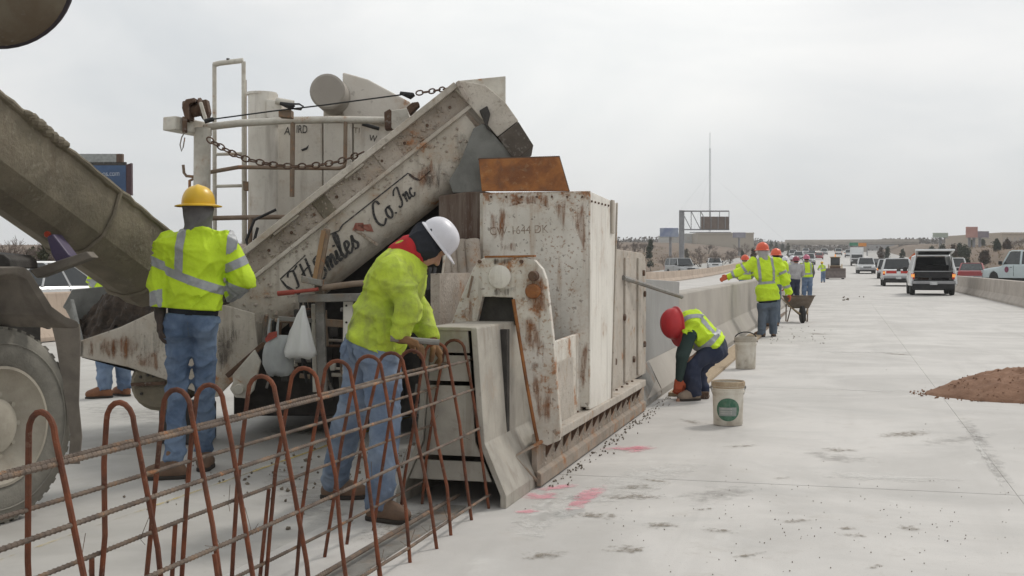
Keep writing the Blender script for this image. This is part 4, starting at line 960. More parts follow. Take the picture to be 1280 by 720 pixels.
# fender, mudflap, rear step
fo = [(-60, 338), (10, 334), (30, 333), (38, 338), (66, 383), (84, 396), (98, 401), (100, 411), (86, 410), (60, 394), (34, 350), (20, 343), (-60, 349)]
plate([P3(x, y, 6.25) for x, y in fo], tx_ * -.55, 'fender', MT['flap'], tk, .01)
plate([P3(x, y, 6.5) for x, y in ((-60, 350), (24, 346), (52, 388), (60, 412), (30, 402), (-60, 400))], FWD * .05, 'fender_shadow_fill', MT['dark'], tk)  # dark plate added as the shadow below the fender
fl = []
for x0, x1, y in ((64, 99, 405), (70, 100, 430), (76, 99, 470), (82, 98, 505), (88, 102, 545), (85, 99, 580)):
    fl.append([P3(x0, y, 6.7), P3(x1, y, 6.75), P3(x1 + 1, y, 6.77), P3(x0 + 1, y, 6.72)])
MB().loft(fl).build('mudflap', MT['flap'], tk, smooth=True)
plate([P3(x, y, 6.9) for x, y in ((-60, 312), (4, 318), (12, 324), (14, 336), (-60, 337))], FWD * .4, 'rear_step', MT['dark'], tk, .01)
plate([P3(x, y, 7.2) for x, y in ((36, 338), (108, 314), (116, 322), (46, 348))], FWD * .12, 'chute_strut', MT['flap'], tk, .008)
plate([P3(x, y, 7.3) for x, y in ((58, 296), (66, 292), (86, 318), (92, 322), (72, 332), (64, 318))], FWD * .15, 'chute_jack', mat('purple_paint', (.06, .045, .10), (.09, .07, .12), 5., .5), tk, .01)
disc(P3(60, 293, 7.35), .02, -FWD, mat('red_reflector', (.40, .05, .02), rough=.3), 'reflector', .02, 12, tk)
# chute: an open trough swung out over the feed boot
def trough(A, B, r0, r1, name, m, n=14, th=.022, parent=tk, floor=None):
    A, B = Vector(A), Vector(B); ax = (B - A).normalized(); side = ax.cross(UP).normalized(); dn = ax.cross(side).normalized()
    if dn.z > 0: dn = -dn
    rings = []
    for t in np.linspace(0, 1, 12):
        p = A.lerp(B, t); r = r0 + (r1 - r0) * t; rg = []
        sec = [(-1, -.75), (-1, -.1), (-.86, .42), (-.5, .78), (0, .9), (.5, .78), (.86, .42), (1, -.1), (1, -.75)]
        for q in sec: rg.append(p + side * (q[0] * r) + dn * (q[1] * r))
        for q in reversed(sec): rg.append(p + side * (q[0] * (r - th)) + dn * (q[1] * (r - th) if q[1] > 0 else q[1] * r))
        rings.append(rg)
    o = MB().loft(rings).build(name, m, parent, smooth=True, angle=22)
    rim = []
    return ax, side, dn
cA, cB = P3(-70, 153, 6.7), P3(188, 344, 8.55)
ax, side, dn = trough(cA, cB, .262, .268, 'chute', MT['chute'])
for t in (.58, .90):
    p = cA.lerp(cB, t); r = .276
    sec = [(-1, -.75), (-1, -.1), (-.86, .42), (-.5, .78), (0, .9), (.5, .78), (.86, .42), (1, -.1), (1, -.75)]
    MB().tube([p + side * (q[0] * r) + dn * (q[1] * r) for q in sec], .016, 6).build('chute_flange', MT['chute'], tk, smooth=True)
for s_ in (-1, 1):
    MB().tube([cA.lerp(cB, t) + side * (s_ * .266) - dn * (.196 + .012 * mnoise.noise(Vector((t * 30, s_, 0)))) for t in np.linspace(0, 1, 30)], [.022 + .012 * mnoise.noise(Vector((t * 40, 3, s_))) for t in np.linspace(0, 1, 30)], 8).build('chute_rim', MT['chute'], tk, smooth=True)
# crust of old concrete on the near rim of the chute
mb = MB()
for k in range(26):
    t = .10 + .20 * rr_.random(); p = cA.lerp(cB, t) + side * (rr_.choice((-1, 1)) * .266) - dn * .2
    mb.ball(p, (rr_.uniform(.03, .06), rr_.uniform(.03, .06), rr_.uniform(.02, .04)), 7, 5)
o = mb.build('chute_crust', MT['chute'], tk); o['kind'] = 'stuff'
# charge hopper and drum
mth = P3(-14, -38, 5.5); axd = Vector((.40, -.80, -.42)).normalized()
Tm = Matrix.Translation(mth) @ axd.to_track_quat('Z', 'Y').to_matrix().to_4x4()
MB().lathe([(.005, .10), (.12, .095), (.22, .08), (.30, .05), (.345, .01), (.355, -.02), (.34, -.3), (.02, -.5)], 48, Tm).build('charge_hopper', mat('brown_hopper_crust', (.17, .145, .105), (.12, .09, .06), 3.5, .85, rust=.25, bump=.4, bscale=30, splat=.3), tk, smooth=True, angle=40)
MB().lathe([(.336, .012), (.362, .004), (.366, -.03), (.345, -.035)], 48, Tm, caps=False).build('hopper_rim', mat('dark_rubber_rim', (.035, .027, .032), (.025, .02, .025), 6., .7), tk, smooth=True, angle=40)
dr0 = mth - tx_ * .55 - ty_ * .5 + UP * .1; da = (-ty_ - UP * .22).normalized()
Td = Matrix.Translation(dr0) @ da.to_track_quat('Z', 'Y').to_matrix().to_4x4()
MB().lathe([(.40, 0), (.55, .3), (1.0, 1.5), (1.12, 2.4), (1.12, 3.2), (.8, 4.2), (.01, 4.3)], 40, Td).build('drum', MT['chute'], tk, smooth=True, angle=40)
MB().beam(dr0 + UP * -.3, Lw(-.72, -.6, 1.0), .2, .3).build('drum_pedestal', MT['dark'], tk, bevel=.02)
# ------------------------------------------------------------------ people: distance fields turned into meshes
class Field:
    smooth = 2
    def __init__(s, lo, hi, h):
        s.lo = np.array(lo, float); s.h = h
        s.n = np.maximum(4, np.ceil((np.array(hi, float) - s.lo) / h).astype(int) + 1)
        s.f = np.full(s.n, 1., np.float32)
    def sub(s, lo, hi):
        a = np.clip(np.floor((np.array(lo) - s.lo) / s.h).astype(int), 0, s.n); b = np.clip(np.ceil((np.array(hi) - s.lo) / s.h).astype(int) + 1, 0, s.n)
        if np.any(b <= a): return None, None
        ax = [s.lo[i] + s.h * np.arange(a[i], b[i]) for i in range(3)]
        return tuple(slice(a[i], b[i]) for i in range(3)), np.stack(np.meshgrid(*ax, indexing='ij'), -1)
    def add(s, pr, k=.02):
        m = k + 4 * s.h; lo, hi = pr.box(); sl_, P = s.sub(lo - m, hi + m)
        if sl_ is None: return
        d = pr(P); f = s.f[sl_]
        if k > 0:
            hh = np.maximum(k - np.abs(f - d), 0) / k; s.f[sl_] = np.minimum(f, d) - hh * hh * k * .25
        else: s.f[sl_] = np.minimum(f, d)
    def cut(s, pr, k=.01):
        m = k + 4 * s.h; lo, hi = pr.box(); sl_, P = s.sub(lo - m, hi + m)
        if sl_ is None: return
        d = -pr(P); f = s.f[sl_]; hh = np.maximum(k - np.abs(f - d), 0) / k
        s.f[sl_] = np.maximum(f, d) + hh * hh * k * .25
    def plane(s, p, n):        # remove everything on the side n points to
        _, P = s.sub(s.lo - 1, s.lo + s.h * s.n + 1)
        s.f = np.maximum(s.f, ((P - np.array(p)) @ np.array(n)).astype(np.float32))
    def warp(s, amp, sc, seed, dirv=(0, 0, 1)):
        _, P = s.sub(s.lo - 1, s.lo + s.h * s.n + 1); rg = np.random.RandomState(seed); w_ = 0
        for _ in range(5):      # a few sharp creases rather than a soft ripple
            k = rg.normal(size=3); k = k / np.linalg.norm(k) * sc * rg.uniform(.8, 1.3) * np.array((1, 1, 1.2)); q = rg.normal(size=3) * sc * .45
            w_ = w_ + (1 - np.abs(np.sin(P @ k + rg.uniform(0, 6) + 1.3 * np.sin(P @ q + rg.uniform(0, 6))))) ** 3 * np.clip(.5 + 1.2 * np.sin(P @ (rg.normal(size=3) * 6) + rg.uniform(0, 6)), 0, 1)
        s.f = s.f + (amp * (.22 - w_)).astype(np.float32)
    def mesh(s):
        f = s.f; S = f < 0; n = s.n
        c = np.zeros(n - 1, np.int8); off = [(i, j, k) for i in (0, 1) for j in (0, 1) for k in (0, 1)]
        for i, j, k in off: c += S[i:n[0] - 1 + i, j:n[1] - 1 + j, k:n[2] - 1 + k]
        act = (c > 0) & (c < 8); I = np.argwhere(act)
        idx = np.full(n - 1, -1, np.int64); idx[act] = np.arange(len(I))
        V8 = np.stack([f[I[:, 0] + i, I[:, 1] + j, I[:, 2] + k] for i, j, k in off], 1)
        O = np.array(off, float); acc = np.zeros((len(I), 3)); cnt = np.zeros(len(I))
        for a in range(8):
            for b_ in range(a + 1, 8):
                if np.abs(O[a] - O[b_]).sum() == 1:
                    va, vb = V8[:, a], V8[:, b_]; m = (va < 0) != (vb < 0); t = np.zeros(len(I)); t[m] = va[m] / (va[m] - vb[m])
                    acc[m] += O[a] + t[m, None] * (O[b_] - O[a]); cnt[m] += 1
        V = s.lo + s.h * (I + acc / cnt[:, None])
        F = []
        for ax in range(3):
            u, v = (ax + 1) % 3, (ax + 2) % 3
            A = S.take(range(n[ax] - 1), ax); B = S.take(range(1, n[ax]), ax)
            E = np.argwhere(A != B); E = E[(E[:, u] > 0) & (E[:, v] > 0) & (E[:, u] < n[u] - 1) & (E[:, v] < n[v] - 1)]
            def g_(du, dv):
                q = E.copy(); q[:, u] += du; q[:, v] += dv; return idx[q[:, 0], q[:, 1], q[:, 2]]
            q = np.stack([g_(-1, -1), g_(0, -1), g_(0, 0), g_(-1, 0)], 1)
            fl_ = ~A[E[:, 0], E[:, 1], E[:, 2]]; q[fl_] = q[fl_][:, ::-1]
            F.append(q[(q >= 0).all(1)])
        F = np.concatenate(F)
        for lam in (.5, -.3, .4)[:s.smooth]:      # fair the surface
            A = np.zeros_like(V); n_ = np.zeros(len(V))
            for a in range(4):
                i0, i1 = F[:, a], F[:, (a + 1) % 4]; np.add.at(A, i0, V[i1]); np.add.at(n_, i0, 1)
            m = n_ > 0; V[m] += lam * (A[m] / n_[m, None] - V[m])
        return V, F
def npv(p): return np.array(p[:], float)
class Cap:     # round cone
    def __init__(s, a, b, ra, rb=None, sq=None): s.a, s.b, s.ra, s.rb, s.sq = npv(a), npv(b), ra, ra if rb is None else rb, sq
    def box(s): r = max(s.ra, s.rb); return np.minimum(s.a, s.b) - r, np.maximum(s.a, s.b) + r
    def par(s, P):
        d = s.b - s.a; return np.clip(((P - s.a) @ d) / max(d @ d, 1e-9), 0, 1)
    def __call__(s, P):
        t = s.par(P); q = P - s.a - t[..., None] * (s.b - s.a)
        return (np.sqrt((q * q).sum(-1)) - (s.ra + t * (s.rb - s.ra))).astype(np.float32)
class Ell:
    def __init__(s, c, r, M=None): s.c, s.r, s.M = npv(c), np.array(r, float), (np.eye(3) if M is None else M)
    def box(s): q = np.abs(s.M) @ s.r; return s.c - q, s.c + q
    def __call__(s, P):
        q = (P - s.c) @ s.M; k = np.sqrt(((q / s.r) ** 2).sum(-1)); l = np.sqrt(((q / s.r ** 2) ** 2).sum(-1))
        return (k * (k - 1) / np.maximum(l, 1e-6)).astype(np.float32)
class Box:
    def __init__(s, c, r, M=None, rd=.01): s.c, s.r, s.M, s.rd = npv(c), np.array(r, float), (np.eye(3) if M is None else M), rd
    def box(s): q = np.abs(s.M) @ s.r; return s.c - q, s.c + q
    def __call__(s, P):
        q = np.abs((P - s.c) @ s.M) - s.r + s.rd
        return (np.sqrt((np.maximum(q, 0) ** 2).sum(-1)) + np.minimum(q.max(-1), 0) - s.rd).astype(np.float32)
def basis(z, x):
    z = npv(z); z /= np.linalg.norm(z); x = npv(x); x = x - z * (x @ z); x /= np.linalg.norm(x); return np.stack([x, np.cross(z, x), z], 1)   # columns x, y, z
def field_of(prims, h, k=.02, pad=.05):
    lo = np.min([p.box()[0] for p in prims], 0) - pad; hi = np.max([p.box()[1] for p in prims], 0) + pad
    F = Field(lo, hi, h)
    for p in prims: F.add(p, getattr(p, 'k', k))
    return F
def to_object(V, F, name, m, parent, smooth=True):
    me = bpy.data.meshes.new(name); off = np.array(ORG[parent][:])
    V = V - off
    me.vertices.add(len(V)); me.vertices.foreach_set('co', V.astype(np.float32).ravel())
    me.loops.add(F.size); me.loops.foreach_set('vertex_index', F.astype(np.int32).ravel())
    me.polygons.add(len(F)); me.polygons.foreach_set('loop_start', np.arange(0, F.size, F.shape[1], dtype=np.int32))
    me.update(calc_edges=True); me.validate()
    if smooth: me.shade_smooth()
    return link_mesh(name, me, m, parent)
def stripes(V, F, s, name, m, parent, lift):
    # cut the surface where s < 0 and lay it a little proud
    T = np.concatenate([F[:, [0, 1, 2]], F[:, [0, 2, 3]]])
    fn = np.cross(V[T[:, 1]] - V[T[:, 0]], V[T[:, 2]] - V[T[:, 0]]); N = np.zeros_like(V)
    for i in range(3): np.add.at(N, T[:, i], fn)
    N /= np.maximum(np.linalg.norm(N, axis=1, keepdims=True), 1e-12)
    W_ = V + N * lift; T = T[(s[T] < 0).any(1)]
    vs, fs = [], []
    for t in T:
        poly = []
        for i in range(3):
            a, b_ = t[i], t[(i + 1) % 3]
            if s[a] < 0: poly.append(W_[a])
            if (s[a] < 0) != (s[b_] < 0):
                q = s[a] / (s[a] - s[b_]); poly.append(W_[a] + (W_[b_] - W_[a]) * q)
        if len(poly) >= 3:
            n_ = len(vs); vs += poly; fs.append(tuple(range(n_, n_ + len(poly))))
    if not fs: return
    me = bpy.data.meshes.new(name); off = np.array(ORG[parent][:])
    me.from_pydata([tuple(v - off) for v in vs], [], fs)
    b = bmesh.new(); b.from_mesh(me); bmesh.ops.remove_doubles(b, verts=b.verts, dist=.0008); b.verts.index_update()
    # one object per separate piece of tape
    b.verts.ensure_lookup_table(); seen = set(); first = None
    for v0 in b.verts:
        if v0.index in seen: continue
        st = [v0]; seen.add(v0.index); comp = []
        while st:
            v = st.pop(); comp.append(v)
            for e in v.link_edges:
                o_ = e.other_vert(v)
                if o_.index not in seen: seen.add(o_.index); st.append(o_)
        fc = {f for v in comp for f in v.link_faces}
        if len(fc) < 14: continue
        ix = {v.index: i for i, v in enumerate(comp)}
        m2 = bpy.data.meshes.new(name); m2.from_pydata([v.co[:] for v in comp], [], [[ix[v.index] for v in f.verts] for f in fc]); m2.shade_smooth()
        first = link_mesh(name, m2, m, parent)
    b.free(); bpy.data.meshes.remove(me)
    return first

MT['skin'] = mat('skin', (.42, .24, .165), (.36, .19, .13), 20., .55, bump=.05)
MT['hiviz'] = mat('lime_safety_cloth', (.60, .82, .035), (.50, .69, .03), 7., .8, bump=.55, bscale=16)
MT['hiviz_dirty'] = mat('stained_lime_cloth', (.56, .70, .06), (.40, .51, .055), 5., .85, bump=.6, bscale=16, grime=.9, streak=.45)
MT['stripe'] = mat('grey_reflective_tape', (.34, .35, .36), (.28, .29, .30), 30., .45, bump=.05, spec=.5)
MT['jeans'] = mat('blue_denim', (.18, .245, .35), (.08, .125, .21), 5., .9, bump=.5, bscale=20, grime=.15)
MT['jeans_light'] = mat('faded_denim', (.23, .285, .37), (.11, .155, .235), 5., .9, bump=.5, bscale=20, grime=.3)
MT['slate'] = mat('slate_denim', (.13, .16, .20), (.085, .11, .145), 3., .9, bump=.2)
MT['navy'] = mat('navy_work_cloth', (.022, .03, .06), (.035, .042, .07), 5., .9, bump=.2, grime=.3)
MT['green'] = mat('dark_green_cloth', (.022, .045, .042), (.035, .055, .05), 5., .9, bump=.2)
MT['greycloth'] = mat('grey_cloth', (.17, .165, .165), (.115, .11, .112), 7., .95, bump=.2)
MT['palecloth'] = mat('pale_grey_cloth', (.42, .41, .41), (.32, .31, .32), 6., .95, bump=.2)
MT['boot_tan'] = mat('muddy_tan_leather', (.21, .13, .085), (.13, .085, .06), 9., .8, bump=.2, grime=.3)
MT['boot_red'] = mat('reddish_leather', (.27, .12, .06), (.18, .08, .045), 9., .7)
MT['boot_dust'] = mat('dusty_leather', (.30, .235, .18), (.22, .17, .13), 8., .85)
MT['sole'] = mat('boot_sole', (.05, .042, .035), rough=.9)
MT['glove_brown'] = mat('brown_work_glove', (.22, .12, .055), (.13, .07, .035), 10., .9, bump=.2)
MT['glove_orange'] = mat('orange_glove', (.55, .12, .05), (.40, .09, .045), 10., .8)
MT['glove_dark'] = mat('dark_work_glove', (.05, .042, .04), (.08, .06, .05), 10., .9)
MT['darkhood'] = mat('dark_knit', (.028, .03, .038), (.018, .02, .026), 9., .95, bump=.3)
MT['redcollar'] = mat('red_cloth', (.46, .025, .03), (.33, .018, .022), 9., .9)
MT['hat_yellow'] = mat('yellow_hard_hat', (.70, .44, .03), (.62, .37, .025), 4., .35, bump=.02, grime=.15)
MT['hat_white'] = mat('white_hard_hat', (.66, .65, .68), (.58, .57, .60), 6., .35, bump=.02, splat=.1)
MT['hat_red'] = mat('red_hard_hat', (.55, .04, .045), (.46, .03, .035), 4., .4, bump=.02)
MT['hat_orange'] = mat('orange_hard_hat', (.72, .13, .06), (.62, .10, .05), 4., .4, bump=.02)
MT['hair'] = mat('dark_hair', (.03, .022, .018), rough=.7)

def hand_prims(wr, d, pn, curl, thumb_side, g=0.):
    """palm, four fingers of unequal length and a thumb; d points along the hand, pn out of the palm"""
    d = Vector(d).normalized(); pn = Vector(pn); pn = (pn - d * pn.dot(d)).normalized(); s_ = d.cross(pn) * thumb_side
    wr = Vector(wr); P = [Cap(wr - d * .02, wr + d * .02, .026 + g, .027 + g)]
    pc = wr + d * .055; M = basis(d, s_); P.append(Box(pc, (.041 + g, .016 + g, .050 + g), M, .014)); P[-1].k = .015
    for i, (off, ln) in enumerate(((.030, .078), (.010, .086), (-.011, .080), (-.031, .062))):
        b_ = wr + d * .098 + s_ * off; dd = (d + s_ * (off * 1.6)).normalized(); r = .0095 + g
        for j, (fr_, rr) in enumerate(((.45, 1.), (.31, .94), (.24, .86))):
            a = curl * (.45, .85, .6)[j] * (1 + .08 * (i - 1.5)); dd = (dd * math.cos(a) + pn * math.sin(a)).normalized()
            e = b_ + dd * (ln * fr_); c = Cap(b_, e, r * rr, r * rr * .95); c.k = .004; P.append(c); b_ = e
    b_ = wr + d * .028 + s_ * .034; dd = (d * .62 + s_ * .68 + pn * .30).normalized()
    for j, ln in enumerate((.042, .034, .026)):
        e = b_ + dd * ln; c = Cap(b_, e, .0125 - .001 * j + g, .0118 - .0012 * j + g); c.k = .006; P.append(c); b_ = e
        dd = (dd + d * .35 * curl + pn * .45 * curl - s_ * .35 * curl).normalized()
    return P
def head_prims(c, up, fwd):
    M = basis(up, Vector(fwd).cross(Vector(up)))           # x right, y forward?, z up
    up, fwd = Vector(up).normalized(), Vector(fwd); fwd = (fwd - up * fwd.dot(up)).normalized(); rt = fwd.cross(up)
    M = np.stack([npv(rt), npv(fwd), npv(up)], 1); c = Vector(c)
    P = [Ell(c + up * .02 - fwd * .01, (.076, .096, .092), M), Ell(c - up * .045 + fwd * .025, (.058, .070, .070), M), Ell(c - up * .10 + fwd * .058, (.028, .028, .022), M)]
    n_ = Cap(c + fwd * .088 + up * .0, c + fwd * .108 - up * .035, .009, .014); n_.k = .012; P.append(n_)
    for s_ in (-1, 1):
        e = Ell(c + rt * (.078 * s_) - up * .01 - fwd * .005, (.010, .020, .031), M); e.k = .008; P.append(e)
        br = Cap(c + rt * (.015 * s_) + fwd * .088 + up * .025, c + rt * (.05 * s_) + fwd * .073 + up * .024, .009); br.k = .012; P.append(br)
        l_ = Ell(c + rt * (.013 * s_) + fwd * .084 - up * .068, (.014, .010, .006), M); l_.k = .006; P.append(l_)
    cuts = [Ell(c + rt * (.032 * s_) + fwd * .094 + up * .006, (.017, .012, .010), M) for s_ in (-1, 1)] + [Ell(c + fwd * .098 - up * .068, (.022, .012, .0018), M)]
    return P, cuts, rt, fwd, up
def hard_hat(c, up, fwd, m, parent, full=False, sc=1.):
    up, fwd = Vector(up).normalized(), Vector(fwd); fwd = (fwd - up * fwd.dot(up)).normalized(); rt = fwd.cross(up); c = Vector(c)
    T = Matrix(((rt.x, fwd.x, up.x, c.x), (rt.y, fwd.y, up.y, c.y), (rt.z, fwd.z, up.z, c.z), (0, 0, 0, 1)))
    def dome(u, v):
        a = 2 * math.pi * u; ph = math.pi / 2 * v; x, y = .118 * math.cos(a), .142 * math.sin(a)
        ridge = .006 * (1 - min(1, (x / .025) ** 2)) if abs(x * math.sin(ph)) < .025 else 0
        q = math.sin(ph) ** .86; xx, yy = x * q, y * q
        rdg = .007 * max(0, 1 - (xx / .02) ** 2) * (1 if v < .8 else 0)
        return T @ Vector((xx * sc, yy * sc, (.135 * math.cos(ph) ** .9 + rdg) * sc))
    mb = MB().grid(dome, 40, 14)
    def brim(u, v):
        a = 2 * math.pi * u; x, y = .118 * math.cos(a), .142 * math.sin(a); l_ = math.hypot(x, y)
        ex = (.048 if full else .012 + .055 * max(0, math.sin(a)) ** 1.5)
        q = 1 + (ex / l_) * min(1, v * 1.35) if v < .75 else 1 + ex / l_
        dz = -.012 * min(1, v * 1.35) - (.008 if v >= .9 else 0)
        return T @ Vector((x * q * sc, y * q * sc, dz * sc))
    mb.grid(brim, 40, 8)
    mb.grid(lambda u, v: T @ Vector((.116 * math.cos(6.2832 * u) * sc, .14 * math.sin(6.2832 * u) * sc, -.006 + .02 * v)), 40, 1)
    return mb.build('hard_hat', m, parent, smooth=True, angle=50)

def person(J, label, opt, group='road workers'):
    """J: world joints; opt: clothing, detail sizes"""
    h = opt.get('h', .012); root = thing('person', (*Vector(J['pelvis']).xy, opt.get('ground', 0.)), label, 'person', group)
    V_ = {k: Vector(v) for k, v in J.items()}
    face = Vector(opt['face']); hup = Vector(opt.get('hup', (0, 0, 1)))
    hp, cuts, rt, fw, up = head_prims(V_['head'], hup, face)
    sp = (V_['neck'] - V_['pelvis']).normalized(); lat = (V_['sr'] - V_['sl']).normalized(); lat = (lat - sp * lat.dot(sp)).normalized(); frd = sp.cross(lat)
    if frd.dot(Vector(opt.get('front', face))) < 0: frd = -frd
    MT_ = np.stack([npv(lat), npv(frd), npv(sp)], 1)
    chest = V_['pelvis'].lerp(V_['neck'], .68); belly = V_['pelvis'].lerp(V_['neck'], .28)
    fat = opt.get('fat', 1.)
    # body
    B = list(hp) + [Cap(V_['neck'] - sp * .05, V_['head'] - hup * .05, .058, .052), Ell(chest, (.155 * fat, .105 * fat, .19), MT_), Ell(belly, (.14 * fat, .10 * fat, .17), MT_), Ell(V_['pelvis'], (.155 * fat, .11, .12), MT_)]
    for s_ in 'lr':
        B += [Cap(V_['neck'].lerp(V_['s' + s_], .45) - sp * .05, V_['s' + s_], .055, .058), Cap(V_['s' + s_], V_['e' + s_], .052, .042), Cap(V_['e' + s_], V_['w' + s_], .042, .028)]
        B += [Cap(V_['h' + s_], V_['k' + s_], .074, .052), Cap(V_['k' + s_], V_['a' + s_], .052, .038), Cap(V_['a' + s_] - UP * .03, V_['t' + s_], .036, .028)]
        dv = (V_['w' + s_] - V_['e' + s_]).normalized(); dv = Vector(opt.get('hd' + s_, dv)); pn = Vector(opt.get('pn' + s_, frd * .3 - lat * (1 if s_ == 'r' else -1)))
        H = hand_prims(V_['w' + s_], dv, pn, opt.get('curl', .7), 1 if s_ == 'r' else -1); B += H
    F = field_of(B, opt.get('hb', .009), .02)
    for c in cuts: F.cut(c, .004)
    to_object(*F.mesh(), 'body', MT['skin'], root)
    # jacket or vest
    jm = opt.get('jacket', MT['hiviz']); jr = opt.get('bulk', 1.)
    torso = [Ell(chest + sp * .01, (.195 * fat * jr, .14 * fat * jr, .21), MT_), Ell(belly, (.185 * fat * jr, .145 * fat * jr, .20), MT_), Ell(V_['pelvis'].lerp(V_['neck'], .1), (.185 * fat * jr, .14 * fat * jr, .16), MT_)]
    for s_ in 'lr': torso.append(Cap(V_['neck'].lerp(V_['s' + s_], .35) - sp * .045, V_['s' + s_] - sp * .01, .07 * jr, .078 * jr))
    sv = jr * opt.get('slv', 1.); sleeves = {s_: [Cap(V_['s' + s_], V_['e' + s_], .080 * sv, .068 * sv), Cap(V_['e' + s_], V_['w' + s_].lerp(V_['e' + s_], .02), .070 * sv, .055 * sv)] for s_ in 'lr'}
    vest = opt.get('vest')
    hem = V_['pelvis'] + sp * opt.get('hem', .03)
    pr = list(torso)
    if not vest:
        for s_ in 'lr': pr += sleeves[s_]
        if opt.get('collar', True): pr.append(Cap(V_['neck'] - sp * .03, V_['neck'] + sp * .02, .085, .075))
    F = field_of(pr, h, .035)
    if opt.get('wr', 1): F.warp(.020 * opt.get('wr', 1), 12, opt.get('seed', 1)); F.warp(.008 * opt.get('wr', 1), 30, opt.get('seed', 1) + 40)
    F.plane(hem, -sp)
    if vest:
        for s_ in 'lr': F.cut(Cap(V_['s' + s_] + (V_['s' + s_] - V_['neck']).normalized() * .035, V_['e' + s_], .075, .08), .01)
    for s_ in 'lr':
        if not vest and opt.get('cuff', True):
            wv = V_['w' + s_]; F.cut(Cap(wv + (wv - V_['e' + s_]).normalized() * .07, wv + (wv - V_['e' + s_]).normalized() * .2, .07), .004)
    V, Q = F.mesh(); jk = to_object(V, Q, 'safety_vest' if vest else 'jacket', jm, root)
    # reflective tape
    dt = np.min([p(V) for p in torso], 0); da = {s_: np.min([p(V) for p in sleeves[s_]], 0) for s_ in 'lr'}
    S = np.full(len(V), 1.)
    isT = (dt < np.minimum(da['l'], da['r']) + .012) if not vest else np.ones(len(V), bool)
    hgt = (V - npv(V_['pelvis'])) @ npv(sp); lt = (V - npv(V_['pelvis'])) @ npv(lat); L_ = (V_['neck'] - V_['pelvis']).length
    wd = opt.get('tape', .05)
    for z in opt.get('bands', (.42,)):
        q = np.abs(hgt - z * L_ - opt.get('tilt', 0.) * lt) - wd / 2; S = np.where(isT, np.minimum(S, q), S)
    top = max(opt.get('bands', (.42,)))
    for x in opt.get('straps', (-.11, .11)):
        q = np.maximum(np.abs(lt - x) - wd / 2, top * L_ - hgt + opt.get('tilt', 0.) * lt); S = np.where(isT, np.minimum(S, q), S)
    if not vest:
        for s_ in 'lr':
            for k, t0 in opt.get('sleeve_bands', ((0, .62), (1, .62))):
                c = sleeves[s_][k]; q = np.abs(((V - c.a) @ (c.b - c.a)) / np.linalg.norm(c.b - c.a) - t0 * np.linalg.norm(c.b - c.a)) - wd / 2
                m_ = (~isT) & (sleeves[s_][k](V) <= sleeves[s_][1 - k](V) + .02); S = np.where(m_, np.minimum(S, q), S)
    if opt.get('tape', .05) > 0: stripes(V, Q, S, 'reflective_stripe', MT['stripe'], jk, opt.get('lift', .0025))
    if vest or opt.get('shirt'):
        sh = []
        for s_ in 'lr': sh += [Cap(V_['s' + s_], V_['e' + s_], .066, .058), Cap(V_['e' + s_], V_['w' + s_], .058, .042), Cap(V_['neck'].lerp(V_['s' + s_], .4) - sp * .05, V_['s' + s_], .062, .066)]
        sh += [Ell(chest, (.165 * fat, .118 * fat, .195), MT_), Ell(belly, (.155 * fat, .118 * fat, .18), MT_), Ell(V_['pelvis'], (.17 * fat, .13, .10), MT_), Cap(V_['neck'] - sp * .03, V_['neck'] + sp * .03, .075, .068)]
        F = field_of(sh, h * 1.15, .03); F.warp(.008, 15, 5); F.plane(V_['pelvis'] + sp * -.02, -sp); to_object(*F.mesh(), 'shirt', opt.get('shirt', MT['greycloth']), root)
    if opt.get('hemband'):
        F = field_of([Ell(V_['pelvis'].lerp(V_['neck'], .1), (.170 * fat, .126 * fat, .17), MT_), Ell(belly, (.155 * fat, .12 * fat, .2), MT_)], h, .03)
        F.plane(hem + sp * .02, sp); F.plane(hem - sp * opt['hemband'], -sp); to_object(*F.mesh(), 'jacket_lining', MT['darkhood'], root)
    # trousers
    wb = opt.get('leg', 1.)
    tr = [Ell(V_['pelvis'], (.172 * fat, .128, .13), MT_), Ell(V_['pelvis'].lerp(V_['neck'], .14), (.16 * fat, .125, .12), MT_)]
    for s_ in 'lr':
        a, k, hi = V_['a' + s_], V_['k' + s_], V_['h' + s_]
        tr += [Cap(hi, k, .098 * wb, .078 * wb), Cap(k, a.lerp(k, .0) - (k - a).normalized() * -.0, .078 * wb, .072 * wb), Ell(hi - frd * .03, (.095 * wb, .10, .12), MT_)]
    F = field_of(tr, h, .018); F.warp(.011 * opt.get('wr', 1), 14, opt.get('seed', 1) + 9); F.warp(.009 * opt.get('wr', 1), 26, opt.get('seed', 1) + 50)
    for s_ in 'lr':
        a, k = V_['a' + s_], V_['k' + s_]; d = (a - k).normalized(); F.cut(Cap(a + d * .085, a + d * .2, .085), .006)
    F.plane(V_['pelvis'] + sp * (.02 if opt.get('hemband') else .12), sp)
    V, Q = F.mesh(); jo = to_object(V, Q, 'jeans' if opt.get('denim', True) else 'trousers', opt.get('trousers', MT['jeans']), root)
    if opt.get('pockets'):
        lt = (V - npv(V_['pelvis'])) @ npv(lat); hz = (V - npv(V_['pelvis'])) @ npv(sp); fr = (V - npv(V_['pelvis'])) @ npv(frd)
        for x in (-.085, .085):
            S = np.maximum(np.maximum(np.abs(lt - x) - .062 + .12 * np.maximum(0, -(hz + .03)), np.abs(hz + .045) - .07), fr + .02); stripes(V, Q, S, 'pocket', opt.get('trousers'), jo, .004)
        S = np.maximum(np.maximum(np.abs(lt) - .003, fr + .03), np.abs(hz + .02) - .10); stripes(V, Q, S, 'seam', MT['slate'], jo, .0025)
        S = np.maximum(np.abs(hz - (-.005)) - .018, -1); stripes(V, Q, S, 'waistband', opt.get('trousers'), jo, .005)
